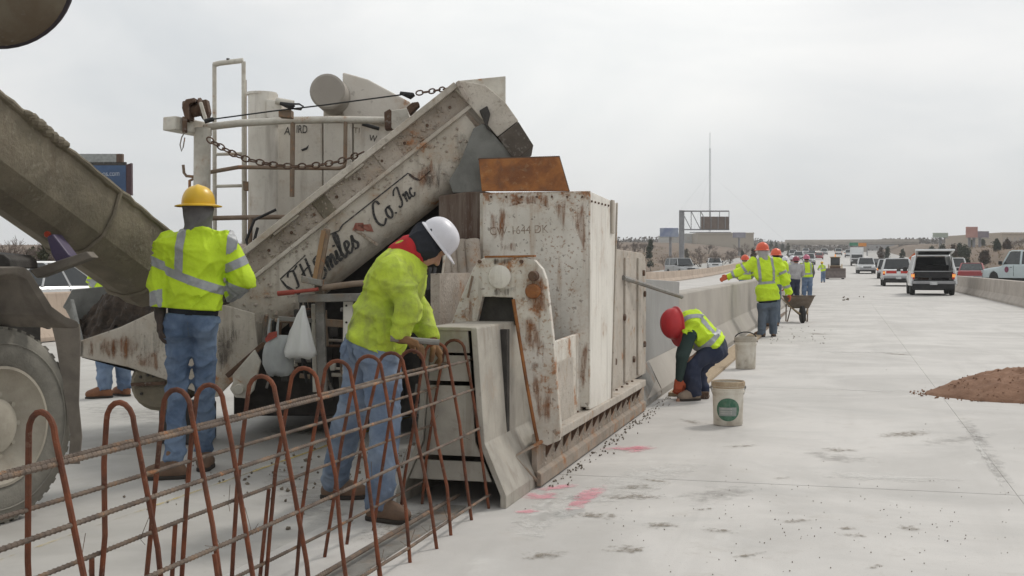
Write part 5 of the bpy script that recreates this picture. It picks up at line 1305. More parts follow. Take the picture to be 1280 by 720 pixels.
        for s_ in ():
            c = Cap(V_['h' + s_], V_['a' + s_], .01); q = V - npv(V_['h' + s_]); S = np.maximum(np.abs(lt - (npv(V_['h' + s_] - V_['pelvis']) @ npv(lat)) - (.085 if s_ == 'r' else -.085) * 1) - .004, np.abs(hz + .45) - .36)
    # boots and gloves
    for s_ in 'lr':
        a, t_ = V_['a' + s_], V_['t' + s_]; f_ = (t_ - a); f_.z = 0; f_.normalize(); sd_ = f_.cross(UP)
        gz = opt.get('gz' + s_, min(t_.z - .04, a.z - .09)); o_ = Vector((a.x, a.y, gz)); Mf = np.stack([npv(sd_), npv(f_), npv(UP)], 1)
        P = [Cap(a + UP * .03, o_ + UP * .07, .055, .052), Ell(o_ + UP * .045 - f_ * .025, (.040, .055, .055), Mf), Ell(o_ + UP * .045 + f_ * .11, (.050, .085, .05), Mf), Ell(o_ + UP * .065 + f_ * .04, (.045, .09, .055), Mf)]
        F = field_of(P, h * .8, .025); F.plane(o_ + UP * .012, -UP); bt = to_object(*F.mesh(), 'boot', opt.get('boots', MT['boot_tan']), root)
        P = [Ell(o_ + UP * .01 - f_ * .025, (.043, .058, .06), Mf), Ell(o_ + UP * .01 + f_ * .105, (.053, .092, .06), Mf), Ell(o_ + UP * .01 + f_ * .03, (.043, .10, .06), Mf)]
        F = field_of(P, h * .8, .025); F.plane(o_ + UP * .026, UP); F.plane(o_, -UP); to_object(*F.mesh(), 'sole', MT['sole'], bt)
        if opt.get('gloves'):
            dv = (V_['w' + s_] - V_['e' + s_]).normalized(); dv = Vector(opt.get('hd' + s_, dv)); pn = Vector(opt.get('pn' + s_, frd * .3 - lat * (1 if s_ == 'r' else -1)))
            P = hand_prims(V_['w' + s_], dv, pn, opt.get('curl', .7), 1 if s_ == 'r' else -1, .0035) + [Cap(V_['w' + s_].lerp(V_['e' + s_], .28), V_['w' + s_], .040, .034)]
            F = field_of(P, min(.006, h * .5) if h < .02 else .011, .012); to_object(*F.mesh(), 'glove', opt['gloves'], root)
    # head wear
    hc = V_['head']
    if opt.get('hood'):
        P = [Ell(hc - fw * .012, (.092, .108, .115), basis(up, rt)), Cap(hc - up * .03 - fw * .02, V_['neck'] + sp * .01, .085, opt.get('neckhood', .088))]
        F = field_of(P, h, .03); F.warp(.010, 22, 3); F.cut(Ell(hc + fw * .10 - up * .02, (.062, .07, .085), basis(up, rt)), .01); F.plane(hc + up * .06, up); to_object(*F.mesh(), 'hood', opt['hood'], root)
    else:
        F = field_of([Ell(hc - fw * .018 + up * .012, (.084, .098, .09), basis(up, rt))], h, .02); F.plane(hc + fw * .03, fw); F.plane(hc - up * .035, -up); to_object(*F.mesh(), 'hair', MT['hair'], root)
    if opt.get('scarf'):
        F = field_of([Cap(V_['neck'] - sp * .02, V_['neck'] + (hc - V_['neck']) * .22, opt.get('scarf_r', .098), opt.get('scarf_r', .098) * .93)], h, .02); F.warp(.008, 25, 2); to_object(*F.mesh(), 'collar', opt['scarf'], root)
    hard_hat(hc + up * opt.get('hatz', .035), opt.get('hatup', up), opt.get('hatf', fw), opt.get('hat', MT['hat_orange']), root, opt.get('fullbrim', False), opt.get('hatsc', 1.0))
    return root
def px(d0): return lambda x, y, dd=0.: atD(x, y, d0 + dd)

# yellow hard hat, back to the camera
q = px(7.75)
person(dict(head=q(248, 263), neck=q(248, 291), pelvis=q(241, 397), sl=q(215, 306, .02), sr=q(282, 307, .03), el=q(200, 351, .03), er=q(302, 350, .06), wl=q(200, 394, -.03), wr=q(290, 366, .26),
            hl=q(223, 406), hr=q(257, 405), kl=q(222, 488, .02), kr=q(256, 484, .08), al=q(218, 573, -.02), ar=q(255, 560, .30), tl=q(190, 587, -.05), tr=q(262, 575, .5)),
       'worker in yellow full brim hard hat and lime jacket, back turned, beside the chute',
       dict(face=FWD * 1 - RGT * .1, h=.0085, hb=.008, hood=MT['greycloth'], hat=MT['hat_yellow'], fullbrim=True, hatsc=.88, hatz=.04, pockets=True, trousers=MT['jeans'], gloves=MT['glove_dark'], bands=(.44,), tilt=-.28, straps=(-.085, .22),
            sleeve_bands=((0, .55), (1, .52)), tape=.056, hemband=.05, hem=.055, bulk=1.0, gzl=.0, gzr=.0, seed=3, curl=.5, fat=.93, boots=MT['boot_tan'], leg=.80))
# white hard hat, leaning over the form
q = px(6.65)
person(dict(head=q(538, 305), neck=q(508, 318), pelvis=q(466, 434), sr=q(492, 340, -.18), sl=q(500, 338, .18), er=q(511, 384, -.24), wr=q(499, 421, -.24), el=q(524, 390, .2), wl=q(538, 424, .12),
            hr=q(475, 442, -.1), hl=q(456, 442, .1), kr=q(482, 540, -.15), kl=q(436, 530, .15), ar=q(474, 632, -.2), al=q(418, 602, .42), tr=q(496, 648, -.25), tl=q(443, 615, .42)),
       'worker in white hard hat and stained lime coat leaning over the steel form',
       dict(face=RGT * .62 - UP * .78 - FWD * .05, hup=RGT * .80 + UP * .60, front=RGT, h=.0085, hb=.008, hood=MT['darkhood'], scarf=MT['redcollar'], hat=MT['hat_white'], hatz=.05, hatsc=.80, slv=.92, neckhood=.07, scarf_r=.104, fat=1.12, wr=.75, pockets=True, trousers=MT['jeans_light'], jacket=MT['hiviz_dirty'],
            gloves=MT['glove_brown'], tape=0, bands=(9,), straps=(), sleeve_bands=(), hem=-.0, hemband=.06, bulk=1.0, gzr=.0, gzl=.0, seed=8, curl=1.1, hdr=RGT * .8 - UP * .3, pnr=-UP, hdl=RGT * .5 - UP * .8, pnl=-RGT))
MB().tube([atD(488, 423, 6.38), atD(549, 428, 6.42)], .016, 8).build('bar', MT['greysteel'], tag(thing('hand_tool', atD(500, 424, 6.4), 'grey steel bar held by the worker in the white hard hat', 'tool')), smooth=True)
# red hard hat, crouching by the mould
q = px(12.35)
person(dict(head=q(847, 404, -.05), neck=q(862, 401), pelvis=q(893, 436, .02), sr=q(862, 419, -.16), sl=q(860, 410, .17), er=q(853, 446, -.22), wr=q(849, 474, -.18), el=q(852, 446, .2), wl=q(856, 478, .12),
            hr=q(888, 441, -.09), hl=q(888, 439, .10), kr=q(863, 453, -.14), kl=q(872, 462, .14), ar=q(867, 492, -.12), al=q(878, 489, .16), tr=q(848, 501, -.2), tl=q(862, 497, .1)),
       'worker in red hard hat and lime vest bending down at the foot of the barrier',
       dict(face=-UP * .8 - RGT * .5 - FWD * .25, hup=-RGT * .80 - UP * .05 - FWD * .35, front=-UP, h=.014, hb=.012, vest=True, shirt=MT['green'], denim=False, trousers=MT['navy'], boots=MT['boot_dust'], gloves=MT['glove_orange'], hat=MT['hat_red'], hatz=.03,
            bands=(.30,), straps=(-.11, .11), tape=.055, hem=.02, gzr=0., gzl=0., seed=4, leg=.95, hatsc=1.12))
# orange hard hat, standing at the barrier
q = px(23.2)
person(dict(head=q(953, 314), neck=q(955, 323), pelvis=q(960, 379), sl=q(941, 329), sr=q(972, 328), el=q(923, 341, .05), wl=q(910, 346, .1), er=q(981, 349), wr=q(986, 366, .05),
            hl=q(953, 382), hr=q(967, 382), kl=q(953, 402, .02), kr=q(966, 401), al=q(952, 417), ar=q(967, 415, .1), tl=q(949, 420, .05), tr=q(967, 418, .3)),
       'worker in orange hard hat standing at the barrier, one arm stretched over it',
       dict(face=FWD - RGT * .2, h=.018, hb=.016, hood=MT['palecloth'], hat=MT['hat_orange'], gloves=MT['glove_orange'], trousers=MT['slate'], bands=(.46,), straps=(-.13, .13), sleeve_bands=((0, .6), (1, .5)), tape=.05, gzl=0, gzr=0, seed=6, hemband=.05, hem=.05, bulk=1.08, lift=.004, fat=1.1))
def generic(px0, py0, d, ht, label, opt, lean=0., arms=(0, 0), turn=1):
    """a standing worker with feet at a picture point; lean and arms in metres"""
    o = atD(px0, py0, d); z0 = opt.get('ground', 0.); o.z = z0; s = ht / 1.80
    def p(x, z, y=0.): return o + RGT * (x * s) + UP * (z * s) + FWD * (y * s)
    l = lean
    J = dict(head=p(l * 1.1, 1.60), neck=p(l, 1.47), pelvis=p(0, .93), sl=p(l - .19, 1.40), sr=p(l + .19, 1.40), el=p(l - .27, 1.13, .04 + arms[0] * .3), er=p(l + .27, 1.13, .04 + arms[1] * .3), wl=p(l - .27 + .1 * arms[0], .90 + .25 * arms[0], .1 + .3 * arms[0]), wr=p(l + .27 - .1 * arms[1], .90 + .25 * arms[1], .1 + .3 * arms[1]),
             hl=p(-.09, .90), hr=p(.09, .90), kl=p(-.11, .49, .02), kr=p(.10, .49, .03), al=p(-.12, .10), ar=p(.11, .10, .08), tl=p(-.14, .05, .15), tr=p(.12, .05, .22))
    opt = dict(dict(face=FWD, h=.026, hb=.024, gzl=z0, gzr=z0, wr=.8, lift=.006, tape=.055, bands=(.45,), straps=(-.12, .12)), **opt)
    return person(J, label, opt)
generic(966, 412, 27.2, 1.76, 'worker in orange hard hat half hidden behind the man at the barrier, red glove lowered', dict(hat=MT['hat_orange'], gloves=MT['glove_orange'], trousers=MT['slate']), .06, (0, .2))
generic(931, 390, 37.5, 1.70, 'worker in orange hard hat standing on the far side of the new barrier', dict(hat=MT['hat_orange'], face=-FWD + RGT * .4), .0, (.6, .4))
generic(1009, 381, 42.5, 1.76, 'worker in pinkish hard hat and lime vest over grey sleeves beside the wheelbarrow', dict(vest=True, shirt=MT['greycloth'], hat=mat('pink_hard_hat', (.55, .16, .24), rough=.4), trousers=MT['jeans'], bands=(.3,)), -.03, (.5, .2))
generic(993, 383, 40.5, 1.68, 'worker in pale grey jacket stooping behind the wheelbarrow', dict(jacket=MT['palecloth'], hat=mat('maroon_hard_hat', (.28, .05, .08), rough=.4), trousers=MT['navy'], tape=0, bands=(9,), straps=(), sleeve_bands=()), .05, (.8, .6))
generic(981, 377, 46, 1.72, 'worker in white hard hat and pale jacket in the middle of the far group', dict(jacket=MT['hiviz'], hat=MT['hat_white'], trousers=MT['navy']), .0, (.4, .6))
generic(990, 375, 49, 1.78, 'worker in white hard hat at the back of the far group', dict(jacket=MT['palecloth'], hat=MT['hat_white'], tape=0, bands=(9,), straps=(), sleeve_bands=()), .0, (.4, .6))
generic(1029, 352, 96, 1.70, 'distant worker in lime jacket beside the loader bucket', dict(hat=MT['hat_yellow'], h=.04, hb=.035), -.1, (.6, .2))
# the man behind the chute: only vest and legs show under it
q = px(12.5)
person(dict(head=q(152, 296), neck=q(150, 312), pelvis=q(140, 390), sl=q(128, 322), sr=q(166, 322), el=q(118, 350, .04), er=q(176, 350, .05), wl=q(124, 374, -.12), wr=q(168, 376, .1),
            hl=q(131, 394), hr=q(150, 394), kl=q(131, 440, -.02), kr=q(152, 440, .04), al=q(131, 484, -.03), ar=q(156, 482, .15), tl=q(112, 493, -.1), tr=q(150, 492, .2)),
       'worker in lime vest and reddish boots standing behind the chute and feed boot',
       dict(face=-RGT * .8 - FWD * .3, front=-RGT * .7 - FWD * .5, h=.016, hb=.014, hat=MT['hat_white'], boots=MT['boot_red'], trousers=MT['jeans'], bands=(.48,), straps=(-.1, .1), tape=.06, gzl=0, gzr=0, seed=5, gloves=MT['glove_brown'], fat=1.15))
# ------------------------------------------------------------------ buckets and wheelbarrow
MT['bucket'] = mat('caked_white_plastic', (.66, .63, .56), (.54, .49, .41), 7., .6, grime=.45, splat=.35, sscale=24, splat_col=(.33, .27, .21))
def bucket(px_, py_, w_px, h_px, label, lid=False, logo=False):
    p = atZ(px_, py_, 0); d = p.dot(FWD); r = w_px * d / FPX / 2; hh = h_px * d / FPX
    r = max(r, .13); root = thing('bucket', (p.x, p.y, 0), label, 'bucket', 'plastic buckets')
    T = Matrix.Translation((p.x, p.y, 0)); r0 = r * .90
    prof_ = [(.01, .004), (r0 - .004, .004), (r0, .012), (r * .965, hh * .74), (r * .97, hh * .745), (r * 1.03, hh * .75), (r * 1.03, hh * .79), (r * .975, hh * .795), (r * .985, hh * .88), (r * 1.04, hh * .89), (r * 1.04, hh * .92), (r * .985, hh * .93), (r, hh * .985), (r * 1.02, hh), (r * .985, hh), (r * .95, hh * .75), (r * .87, .02), (.01, .02)]
    MB().lathe(prof_, 48, T, caps=False).build('shell', MT['bucket'], root, smooth=True, angle=35)
    MB().lathe([(.005, hh * .55), (r * .90, hh * .55)], 24, T, caps=False).build('contents', MT['wet'], root)
    MB().lathe([(r * .955, hh * .83), (r * 1.045, hh * .90), (r * 1.05, hh * .985), (r * 1.005, hh * 1.006), (r * .95, hh * .98)], 48, T, caps=False).build('rim_crust', mat('tan_crust', (.36, .27, .18) if logo else (.44, .40, .34), (.46, .37, .26) if logo else (.38, .34, .28), 12., .95, bump=.6), root, smooth=True)
    for s_ in (-1, 1): disc(Vector((p.x, p.y, hh * .86)) + RGT * (s_ * r * 1.03), .014, RGT * s_, MT['greysteel'], 'handle_ear', .012, 10, root)
    MB().tube([Vector((p.x, p.y, hh * .86)) + RGT * (r * 1.06 * math.cos(a)) - FWD * (.8 * r * math.sin(a) * .35 + .0) - UP * (r * 1.0 * math.sin(a)) for a in [math.pi * k / 14 for k in range(15)]] if not lid else
              [Vector((p.x, p.y, hh * .95)) + RGT * (r * 1.0 * math.cos(a)) + UP * (r * .6 * math.sin(a)) for a in [math.pi * k / 14 for k in range(15)]], .0035 if not lid else .008, 6).build('handle', MT['greysteel'] if not lid else MT['black'], root, smooth=True)
    if logo:
        def sp_(a, z, rr=.002): R0 = (r0 + (r * .965 - r0) * z / (hh * .74)) + rr; v = -FWD * math.cos(a) + RGT * math.sin(a); return Vector((p.x, p.y, z)) + v * R0
        mb = MB(); c0, z0, ra, rz = -.18, hh * .38, .80, hh * .26
        for i in range(10):
            for j in range(10):
                pass
        N = 40; rim_ = [(c0 + ra * math.cos(2 * math.pi * k / N), z0 + rz * math.sin(2 * math.pi * k / N) * (1.0)) for k in range(N)]
        for ring in range(5):
            f0, f1 = ring / 5, (ring + 1) / 5
            for k in range(N):
                (a0, z0_), (a1, z1_) = rim_[k], rim_[(k + 1) % N]
                mb.add([sp_(c0 + (a0 - c0) * f0, z0 + (z0_ - z0) * f0), sp_(c0 + (a0 - c0) * f1, z0 + (z0_ - z0) * f1), sp_(c0 + (a1 - c0) * f1, z0 + (z1_ - z0) * f1), sp_(c0 + (a1 - c0) * f0, z0 + (z1_ - z0) * f0)], [(0, 1, 2, 3)])
        mb.build('oval_logo', mat('green_print', (.035, .12, .075), (.10, .19, .13), 25., .5, bump=0, splat=.2), root)
        mb = MB()
        for k in range(14):
            a0, a1 = -.80 + k * .085, -.80 + (k + 1) * .085
            mb.add([sp_(a0, z0 - rz * .55, .004), sp_(a1, z0 - rz * .55, .004), sp_(a1, z0 + rz * .2, .004), sp_(a0, z0 + rz * .2, .004)], [(0, 1, 2, 3)])
        mb.build('logo_panel', mat('grey_print', (.30, .32, .30), (.24, .26, .245), 20., .5, bump=0), root)
        mb = MB()
        for zz in (z0 + rz * .02, z0 - rz * .22, z0 - rz * .40):
            for k in range(9):
                a0 = -.66 + k * .085; mb.add([sp_(a0, zz, .006), sp_(a0 + .06, zz, .006), sp_(a0 + .06, zz + .012, .006), sp_(a0, zz + .012, .006)], [(0, 1, 2, 3)])
        mb.build('logo_lines', mat('pale_print', (.5, .5, .47), bump=0), root)
    return root
bucket(910, 531, 40, 55, 'caked white plastic bucket with a green oval print standing nearest on the pavement', logo=True)
b2 = bucket(932, 461, 27, 40, 'dirty pale bucket with black grip, behind the printed one near the barrier', lid=True)
p = atD(925, 494, 12.2)
b = MB().bx(-.03, .03, -.03, .03, 0, .06, Matrix.Translation((p.x, p.y, .0)))
o = b.build('wood_block', MT['brown'], loc=(p.x, p.y, 0), bevel=.006); tag(o, 'small brown wooden block beside the crouching worker', 'block')
p = atD(880, 496, 12.4); b = MB().bx(-.05, .05, -.04, .04, 0, .07, Matrix.Translation((p.x, p.y, 0))); o = b.build('wood_block', MT['brown'], loc=(p.x, p.y, 0), bevel=.006); tag(o, 'small brown block under the worker in the red hard hat', 'block')

p = atZ(999, 403, 0); wb_ = thing('wheelbarrow', (p.x, p.y, 0), 'rusty steel wheelbarrow parked by the barrier', 'wheelbarrow')
Wb = lambda x, y, z: Vector((p.x, p.y, 0)) + RGT * x + FWD * y + UP * z
wbm = mat('muddy_barrow_steel', (.19, .155, .125), (.13, .10, .08), 8., .85, rust=.3, splat=.4)
tp = [(-.29, -.34, .64), (.29, -.34, .64), (.28, .55, .62), (-.28, .55, .62)]; bt = [(-.19, -.16, .34), (.19, -.16, .34), (.18, .38, .36), (-.18, .38, .36)]
mb = MB(); mb.loft([[Wb(*v) for v in bt], [Wb(*v) for v in tp], [Wb(v[0] * .96, v[1] * .96, v[2] - .0) for v in tp], [Wb(v[0] * .93, v[1] * .93, v[2] + .02) for v in bt]]); mb.build('tray', wbm, wb_)
MB().tube([Wb(*v) for v in tp], .014, 6, loop=True).build('tray_rim', wbm, wb_, smooth=True)
mb = MB(); T = Matrix.Translation(Wb(0, -.32, .20)) @ RGT.to_track_quat('Z', 'Y').to_matrix().to_4x4()
mb.lathe([(.02, -.04), (.17, -.045), (.20, -.03), (.20, .03), (.17, .045), (.02, .04)], 24, T); mb.build('wheel', MT['black'], wb_, smooth=True, angle=40)
for s_ in (-1, 1):
    MB().tube([Wb(s_ * .08, -.45, .22), Wb(s_ * .2, 0, .36), Wb(s_ * .28, .9, .62)], .018, 7).build('handle', MT['wood'], wb_, smooth=True)
    MB().tube([Wb(s_ * .20, .0, .36), Wb(s_ * .24, .18, .02), Wb(s_ * .24, .34, .02), Wb(s_ * .22, .40, .42)], .016, 6).build('leg', wbm, wb_, smooth=True)
    MB().tube([Wb(s_ * .08, -.32, .20), Wb(s_ * .2, .0, .36)], .014, 6).build('wheel_fork', wbm, wb_, smooth=True)
MB().grid(lambda u, v: Wb(-.28 + .56 * u, -.24 + .68 * v, .56 + .05 * math.sin(3.1 * u) * math.sin(3.1 * v)), 8, 8).build('load', MT['wet'], wb_)

# ------------------------------------------------------------------ vehicles
def paint(name, c, rough=.3): return mat(name, c, tuple(x * .93 for x in c), 2., rough, bump=0, spec=.5, coat=.4, grime=.06)
PW = paint('white_car_paint', (.70, .71, .71)); PR = paint('red_car_paint', (.30, .03, .035)); PB = paint('pale_blue_car_paint', (.50, .58, .60)); PG = paint('silver_car_paint', (.42, .43, .43))
MT['tail'] = mat('tail_light', (.50, .03, .02), (.40, .02, .015), rough=.2, bump=0, spec=.6)
MT['amber'] = mat('amber_light', (.75, .30, .06), rough=.2, bump=0)
_b = MT['amber'].node_tree.nodes['Principled BSDF']; _b.inputs['Emission Color'].default_value = (1, .42, .12, 1); _b.inputs['Emission Strength'].default_value = .5
MT['lamp'] = mat('head_light', (.65, .66, .66), rough=.1, bump=0)
MT['chrome'] = mat('bumper_grey', (.33, .33, .34), (.28, .28, .29), rough=.35, metal=.5, bump=0)
MT['interior'] = mat('dark_interior', (.022, .022, .023), (.035, .034, .034), 6., .8)
MT['cartyre'] = mat('car_tyre', (.03, .03, .03), (.04, .04, .038), 9., .85)
MT['carrim'] = mat('car_rim', (.30, .30, .30), rough=.35, metal=.6, bump=0)
def vehicle(name, label, cat, loc, head, pm, kind, group=None, open_hatch=False, marks=None, size=None):
    """local frame: y forward, x right. head: direction the vehicle faces (radians from +Y, clockwise)"""
    L, Wd, H = size or dict(suv=(4.7, 1.95, 1.84), pickup=(5.6, 1.98, 1.85), sedan=(4.7, 1.8, 1.45), van=(5.4, 2.0, 2.1))[kind]
    root = thing(name, (0, 0, 0), label, cat, group)
    hl, hw_ = L / 2, Wd / 2; zb = .30 if kind in ('sedan',) else .42; belt = H * (.60 if kind != 'sedan' else .62); wr_ = .33 if kind == 'sedan' else .38
    ya, yb = hl * .62, -hl * .58                               # wheel stations
    def P(x, y, z): return Vector((x, y, z))
    # lower body in lofted sections with wheel arches cut by short sills
    def section(y, z0, z1, w0, w1): return [P(-w0, y, z0), P(-w1, y, z0 + (z1 - z0) * .45), P(-w1 * .985, y, z1 - .06), P(-w1 * .93, y, z1), P(w1 * .93, y, z1), P(w1 * .985, y, z1 - .06), P(w1, y, z0 + (z1 - z0) * .45), P(w0, y, z0)]
    hood = belt - (.16 if kind != 'sedan' else .12)
    ra = wr_ + .05; S = []
    zz = lambda y: zb
    keys = [(-hl, zb + .12, belt - .05, .90, .95), (-hl + .12, zb, belt, .96, 1.), (yb - ra, zb, belt, .97, 1.), (yb - ra * .7, wr_ + ra * .7, belt, .97, 1.), (yb, wr_ + ra, belt, .97, 1.), (yb + ra * .7, wr_ + ra * .7, belt, .97, 1.), (yb + ra, zb, belt, .97, 1.),
            (0, zb, belt, .97, 1.), (hl * .30, zb, belt, .97, 1.), (ya - ra, zb, hood + .04, .97, .995), (ya - ra * .7, wr_ + ra * .7, hood + .02, .97, .99), (ya, wr_ + ra, hood, .97, .985), (ya + ra * .7, wr_ + ra * .7, hood - .03, .96, .975), (ya + ra, zb, hood - .05, .94, .96), (hl - .06, zb, hood - .10, .90, .92), (hl, zb + .10, hood - .22, .84, .86)]
    b = MB()
    for k_ in keys: S.append(section(k_[0], k_[1], k_[2], hw_ * k_[3], hw_ * k_[4]))
    if not (open_hatch): b.loft(S)
    else: b.loft(S[2:])
    b.build('body', pm, root, smooth=True, angle=28)
    # greenhouse: roof, pillars and glass as separate pieces
    if kind == 'pickup': g0, g1, r0, r1 = -hl * .18, hl * .36, -hl * .14, hl * .20
    elif kind == 'sedan': g0, g1, r0, r1 = -hl * .72, hl * .42, -hl * .38, hl * .10
    else: g0, g1, r0, r1 = -hl + .05, hl * .42, -hl + .18, hl * .20
    wb0, wt = hw_ * .93, hw_ * .76
    base = [P(-wb0, g0, belt), P(wb0, g0, belt), P(wb0, g1, belt - .02), P(-wb0, g1, belt - .02)]
    top = [P(-wt, r0, H - .05), P(wt, r0, H - .05), P(wt, r1, H - .06), P(-wt, r1, H - .06)]
    rb = MB().loft([top, [P(v.x * .96, v.y * .97 + (.0), H) for v in top]]); rb.build('roof', pm, root, bevel=.03)
    for i, nm in ((0, 'rear_window'), (1, 'side_window'), (2, 'windscreen'), (3, 'side_window')):
        if i == 0 and open_hatch: continue
        a, c = base[i], base[(i + 1) % 4]; e, f = top[(i + 1) % 4], top[i]
        n = (c - a).cross(f - a).normalized(); cen = (a + c + e + f) / 4
        q = [cen + (v - cen) * .93 + n * .0 for v in (a, c, e, f)]
        if i in (1, 3) and kind != 'pickup' and kind != 'sedan':
            for t0, t1 in ((.04, .33), (.36, .63), (.66, .95)):
                w4 = [q[0].lerp(q[1], t0), q[0].lerp(q[1], t1), q[3].lerp(q[2], t1), q[3].lerp(q[2], t0)]
                MB().prism(w4, n * .02).build(nm, MT['glass'], root)
        else: MB().prism(q, n * .02).build(nm, MT['glass'] if i else MT['glass'], root)
    for i in range(4):
        MB().beam(base[i], top[i], .09, .09).build('pillar', pm, root, bevel=.015)
    if kind not in ('pickup',):
        for s_ in (-1, 1):
            for t in (.345, .645):
                a, c = (base[1].lerp(base[2], t), top[1].lerp(top[2], t)); a, c = Vector((a.x * s_, a.y, a.z)), Vector((c.x * s_, c.y, c.z)); MB().beam(a, c, .07, .06).build('pillar', pm, root)
    MB().loft([[v * 1 - Vector((0, 0, .03)) for v in base], [Vector((v.x * .8, v.y, v.z - .30)) for v in base]]).build('cabin', MT['interior'], root)
    for s_ in (-.38, .38):
        MB().bx(s_ - .24, s_ + .24, hl * .02, hl * .08 + .08, belt - .2, belt + .32).build('seat', MT['interior'], root, bevel=.05)
    for x in (-1, 1):
        for y in (ya, yb):
            T = Matrix.Translation((x * (hw_ - .12), y, wr_)) @ Matrix.Rotation(math.pi / 2 * x, 4, 'Y')
            wh = MB().lathe([(wr_ * .6, -.11), (wr_ * .93, -.11), (wr_, -.08), (wr_, .08), (wr_ * .93, .11), (wr_ * .6, .11)], 28, T).build('wheel', MT['cartyre'], root, smooth=True, angle=35)
            MB().lathe([(.01, .10), (wr_ * .25, .105), (wr_ * .58, .085), (wr_ * .62, .112), (wr_ * .60, .06)], 20, T).build('rim', MT['carrim'], wh, smooth=True, angle=35)
    # ends
    MB().bx(-hw_ * .96, hw_ * .96, -hl - .07, -hl + .08, zb + (.10 if kind != 'sedan' else .02), zb + .24).build('rear_bumper', MT['chrome'], root, bevel=.02)
    if kind != 'sedan': MB().bx(-hw_ * .93, hw_ * .93, -hl - .03, -hl + .3, zb - .14, zb + .095).build('rear_valance', MT['interior'], root)
    MB().bx(-hw_ * .90, hw_ * .90, hl - .10, hl + .06, zb - .02, zb + .24).build('front_bumper', MT['chrome'] if kind != 'sedan' else pm, root, bevel=.03)
    MB().bx(-hw_ * .85, hw_ * .85, -hl + .1, hl - .2, .24, zb + .1).build('underbody', MT['interior'], root)
    MB().bx(-hw_ * .45, hw_ * .45, hl - .02, hl + .025, zb + .27, hood - .14).build('grille', MT['plastic_black'], root, bevel=.01)
    for s_ in (-1, 1):
        MB().bx(s_ * hw_ * .80 - .17, s_ * hw_ * .80 + .10, hl - .07, hl + .01, hood - .32, hood - .17).build('headlight', MT['lamp'], root, bevel=.01)
        MB().bx(s_ * hw_ * .90 - .09, s_ * hw_ * .90 + .07, -hl - .02, -hl + .14, zb + .32, belt - .10).build('tail_light', MT['tail'], root, bevel=.012)
        if kind != 'sedan': MB().bx(s_ * hw_ * .90 - .085, s_ * hw_ * .90 + .065, -hl - .03, -hl + .12, belt - .28, belt - .14).build('indicator', MT['amber'], root, bevel=.01)
        MB().bx(s_ * (hw_ + .10) - .10, s_ * (hw_ + .10) + .10, hl * .34, hl * .34 + .09, belt - .02, belt + .19).build('mirror', MT['plastic_black'], root, bevel=.02)
        MB().bx(s_ * (hw_ + .004) - .008, s_ * (hw_ + .004) + .008, hl * .05, hl * .05 + .14, belt - .18, belt - .15).build('door_handle', MT['plastic_black'], root)
        MB().bx(s_ * (hw_ + .001) - .004, s_ * (hw_ + .001) + .004, -.008, .008, zb + .1, belt - .06).build('door_seam', MT['interior'], root)
    MB().bx(-.16, .16, -hl - .085, -hl - .065, zb + .06, zb + .20).build('number_plate', MT['lamp'], root)
    if kind == 'pickup':
        MB().bx(-hw_ * .86, hw_ * .86, -hl + .05, g0 - .03, belt - .46, belt - .42).build('bed_floor', MT['interior'], root)
        b = MB()
        MB().bx(-hw_ * .86, hw_ * .86, -hl - .022, -hl + .03, zb + .28, belt - .03).build('tailgate', pm, root, bevel=.015)
        if marks:
            for s_ in (-1, 1): MB().bx(s_ * .45 - .32, s_ * .45 + .32, -hl - .03, -hl - .022, zb + .42, zb + .60).build('tailgate_lettering', MT['tail'], root)
            MB().bx(-.12, .12, -hl - .032, -hl - .022, zb + .56, zb + .80).build('tailgate_badge', MT['ink'], root)
    if open_hatch:
        for s_ in (-1, 1):
            MB().prism([P(s_ * hw_ * 1.0, -hl + .0, zb + .02), P(s_ * hw_ * 1.0, -hl + 1.2, zb + .02), P(s_ * hw_ * 1.0, -hl + 1.2, belt), P(s_ * hw_ * .99, -hl + .02, belt)], (-s_ * .10, 0, 0)).build('rear_quarter', pm, root, bevel=.02)
            MB().beam((s_ * hw_ * .97, -hl + .02, zb + .1), (s_ * hw_ * .93, -hl + .06, belt), .12, .12).build('rear_pillar', pm, root, bevel=.02)
        MB().bx(-hw_ * .88, hw_ * .88, -hl + .02, -hl + 1.9, zb + .24, zb + .28).build('cargo_floor', MT['interior'], root)
        MB().bx(-hw_ * .80, hw_ * .80, -hl + 1.6, -hl + 1.75, zb + .28, belt + .28).build('rear_seat', MT['interior'], root, bevel=.05)
        for x_, y_, z_, s_ in ((-.4, .35, .2, .22), (.15, .4, .16, .2), (.5, .5, .25, .2)):
            MB().bx(x_ - s_, x_ + s_, -hl + y_, -hl + y_ + .4, zb + .285, zb + .285 + z_ * 1.4).build('cargo_box', MT['plastic_black'] if x_ > -.2 else MT['brown'], root, bevel=.02)
        h0 = P(0, -hl + .16, H - .02)
        hp_ = [P(-hw_ * .80, h0.y, H - .01), P(hw_ * .80, h0.y, H - .01), P(hw_ * .86, h0.y - .95, H + .16), P(-hw_ * .86, h0.y - .95, H + .16)]
        MB().prism(hp_, (0, .02, .09)).build('tailgate_hatch', pm, root, bevel=.02)
        MB().prism([v.lerp((hp_[0] + hp_[2]) / 2, .16) - Vector((0, 0, .012)) for v in hp_], (0, 0, -.004)).build('hatch_window', MT['glass'], root)
        for s_ in (-1, 1): MB().tube([P(s_ * hw_ * .80, -hl + .12, belt + .2), P(s_ * hw_ * .76, h0.y - .55, H + .04)], .014, 6).build('gas_strut', MT['dark'], root, smooth=True)
    root.rotation_euler = (0, 0, -head); root.location = loc
    ORG[root] = Vector(loc)
    return root
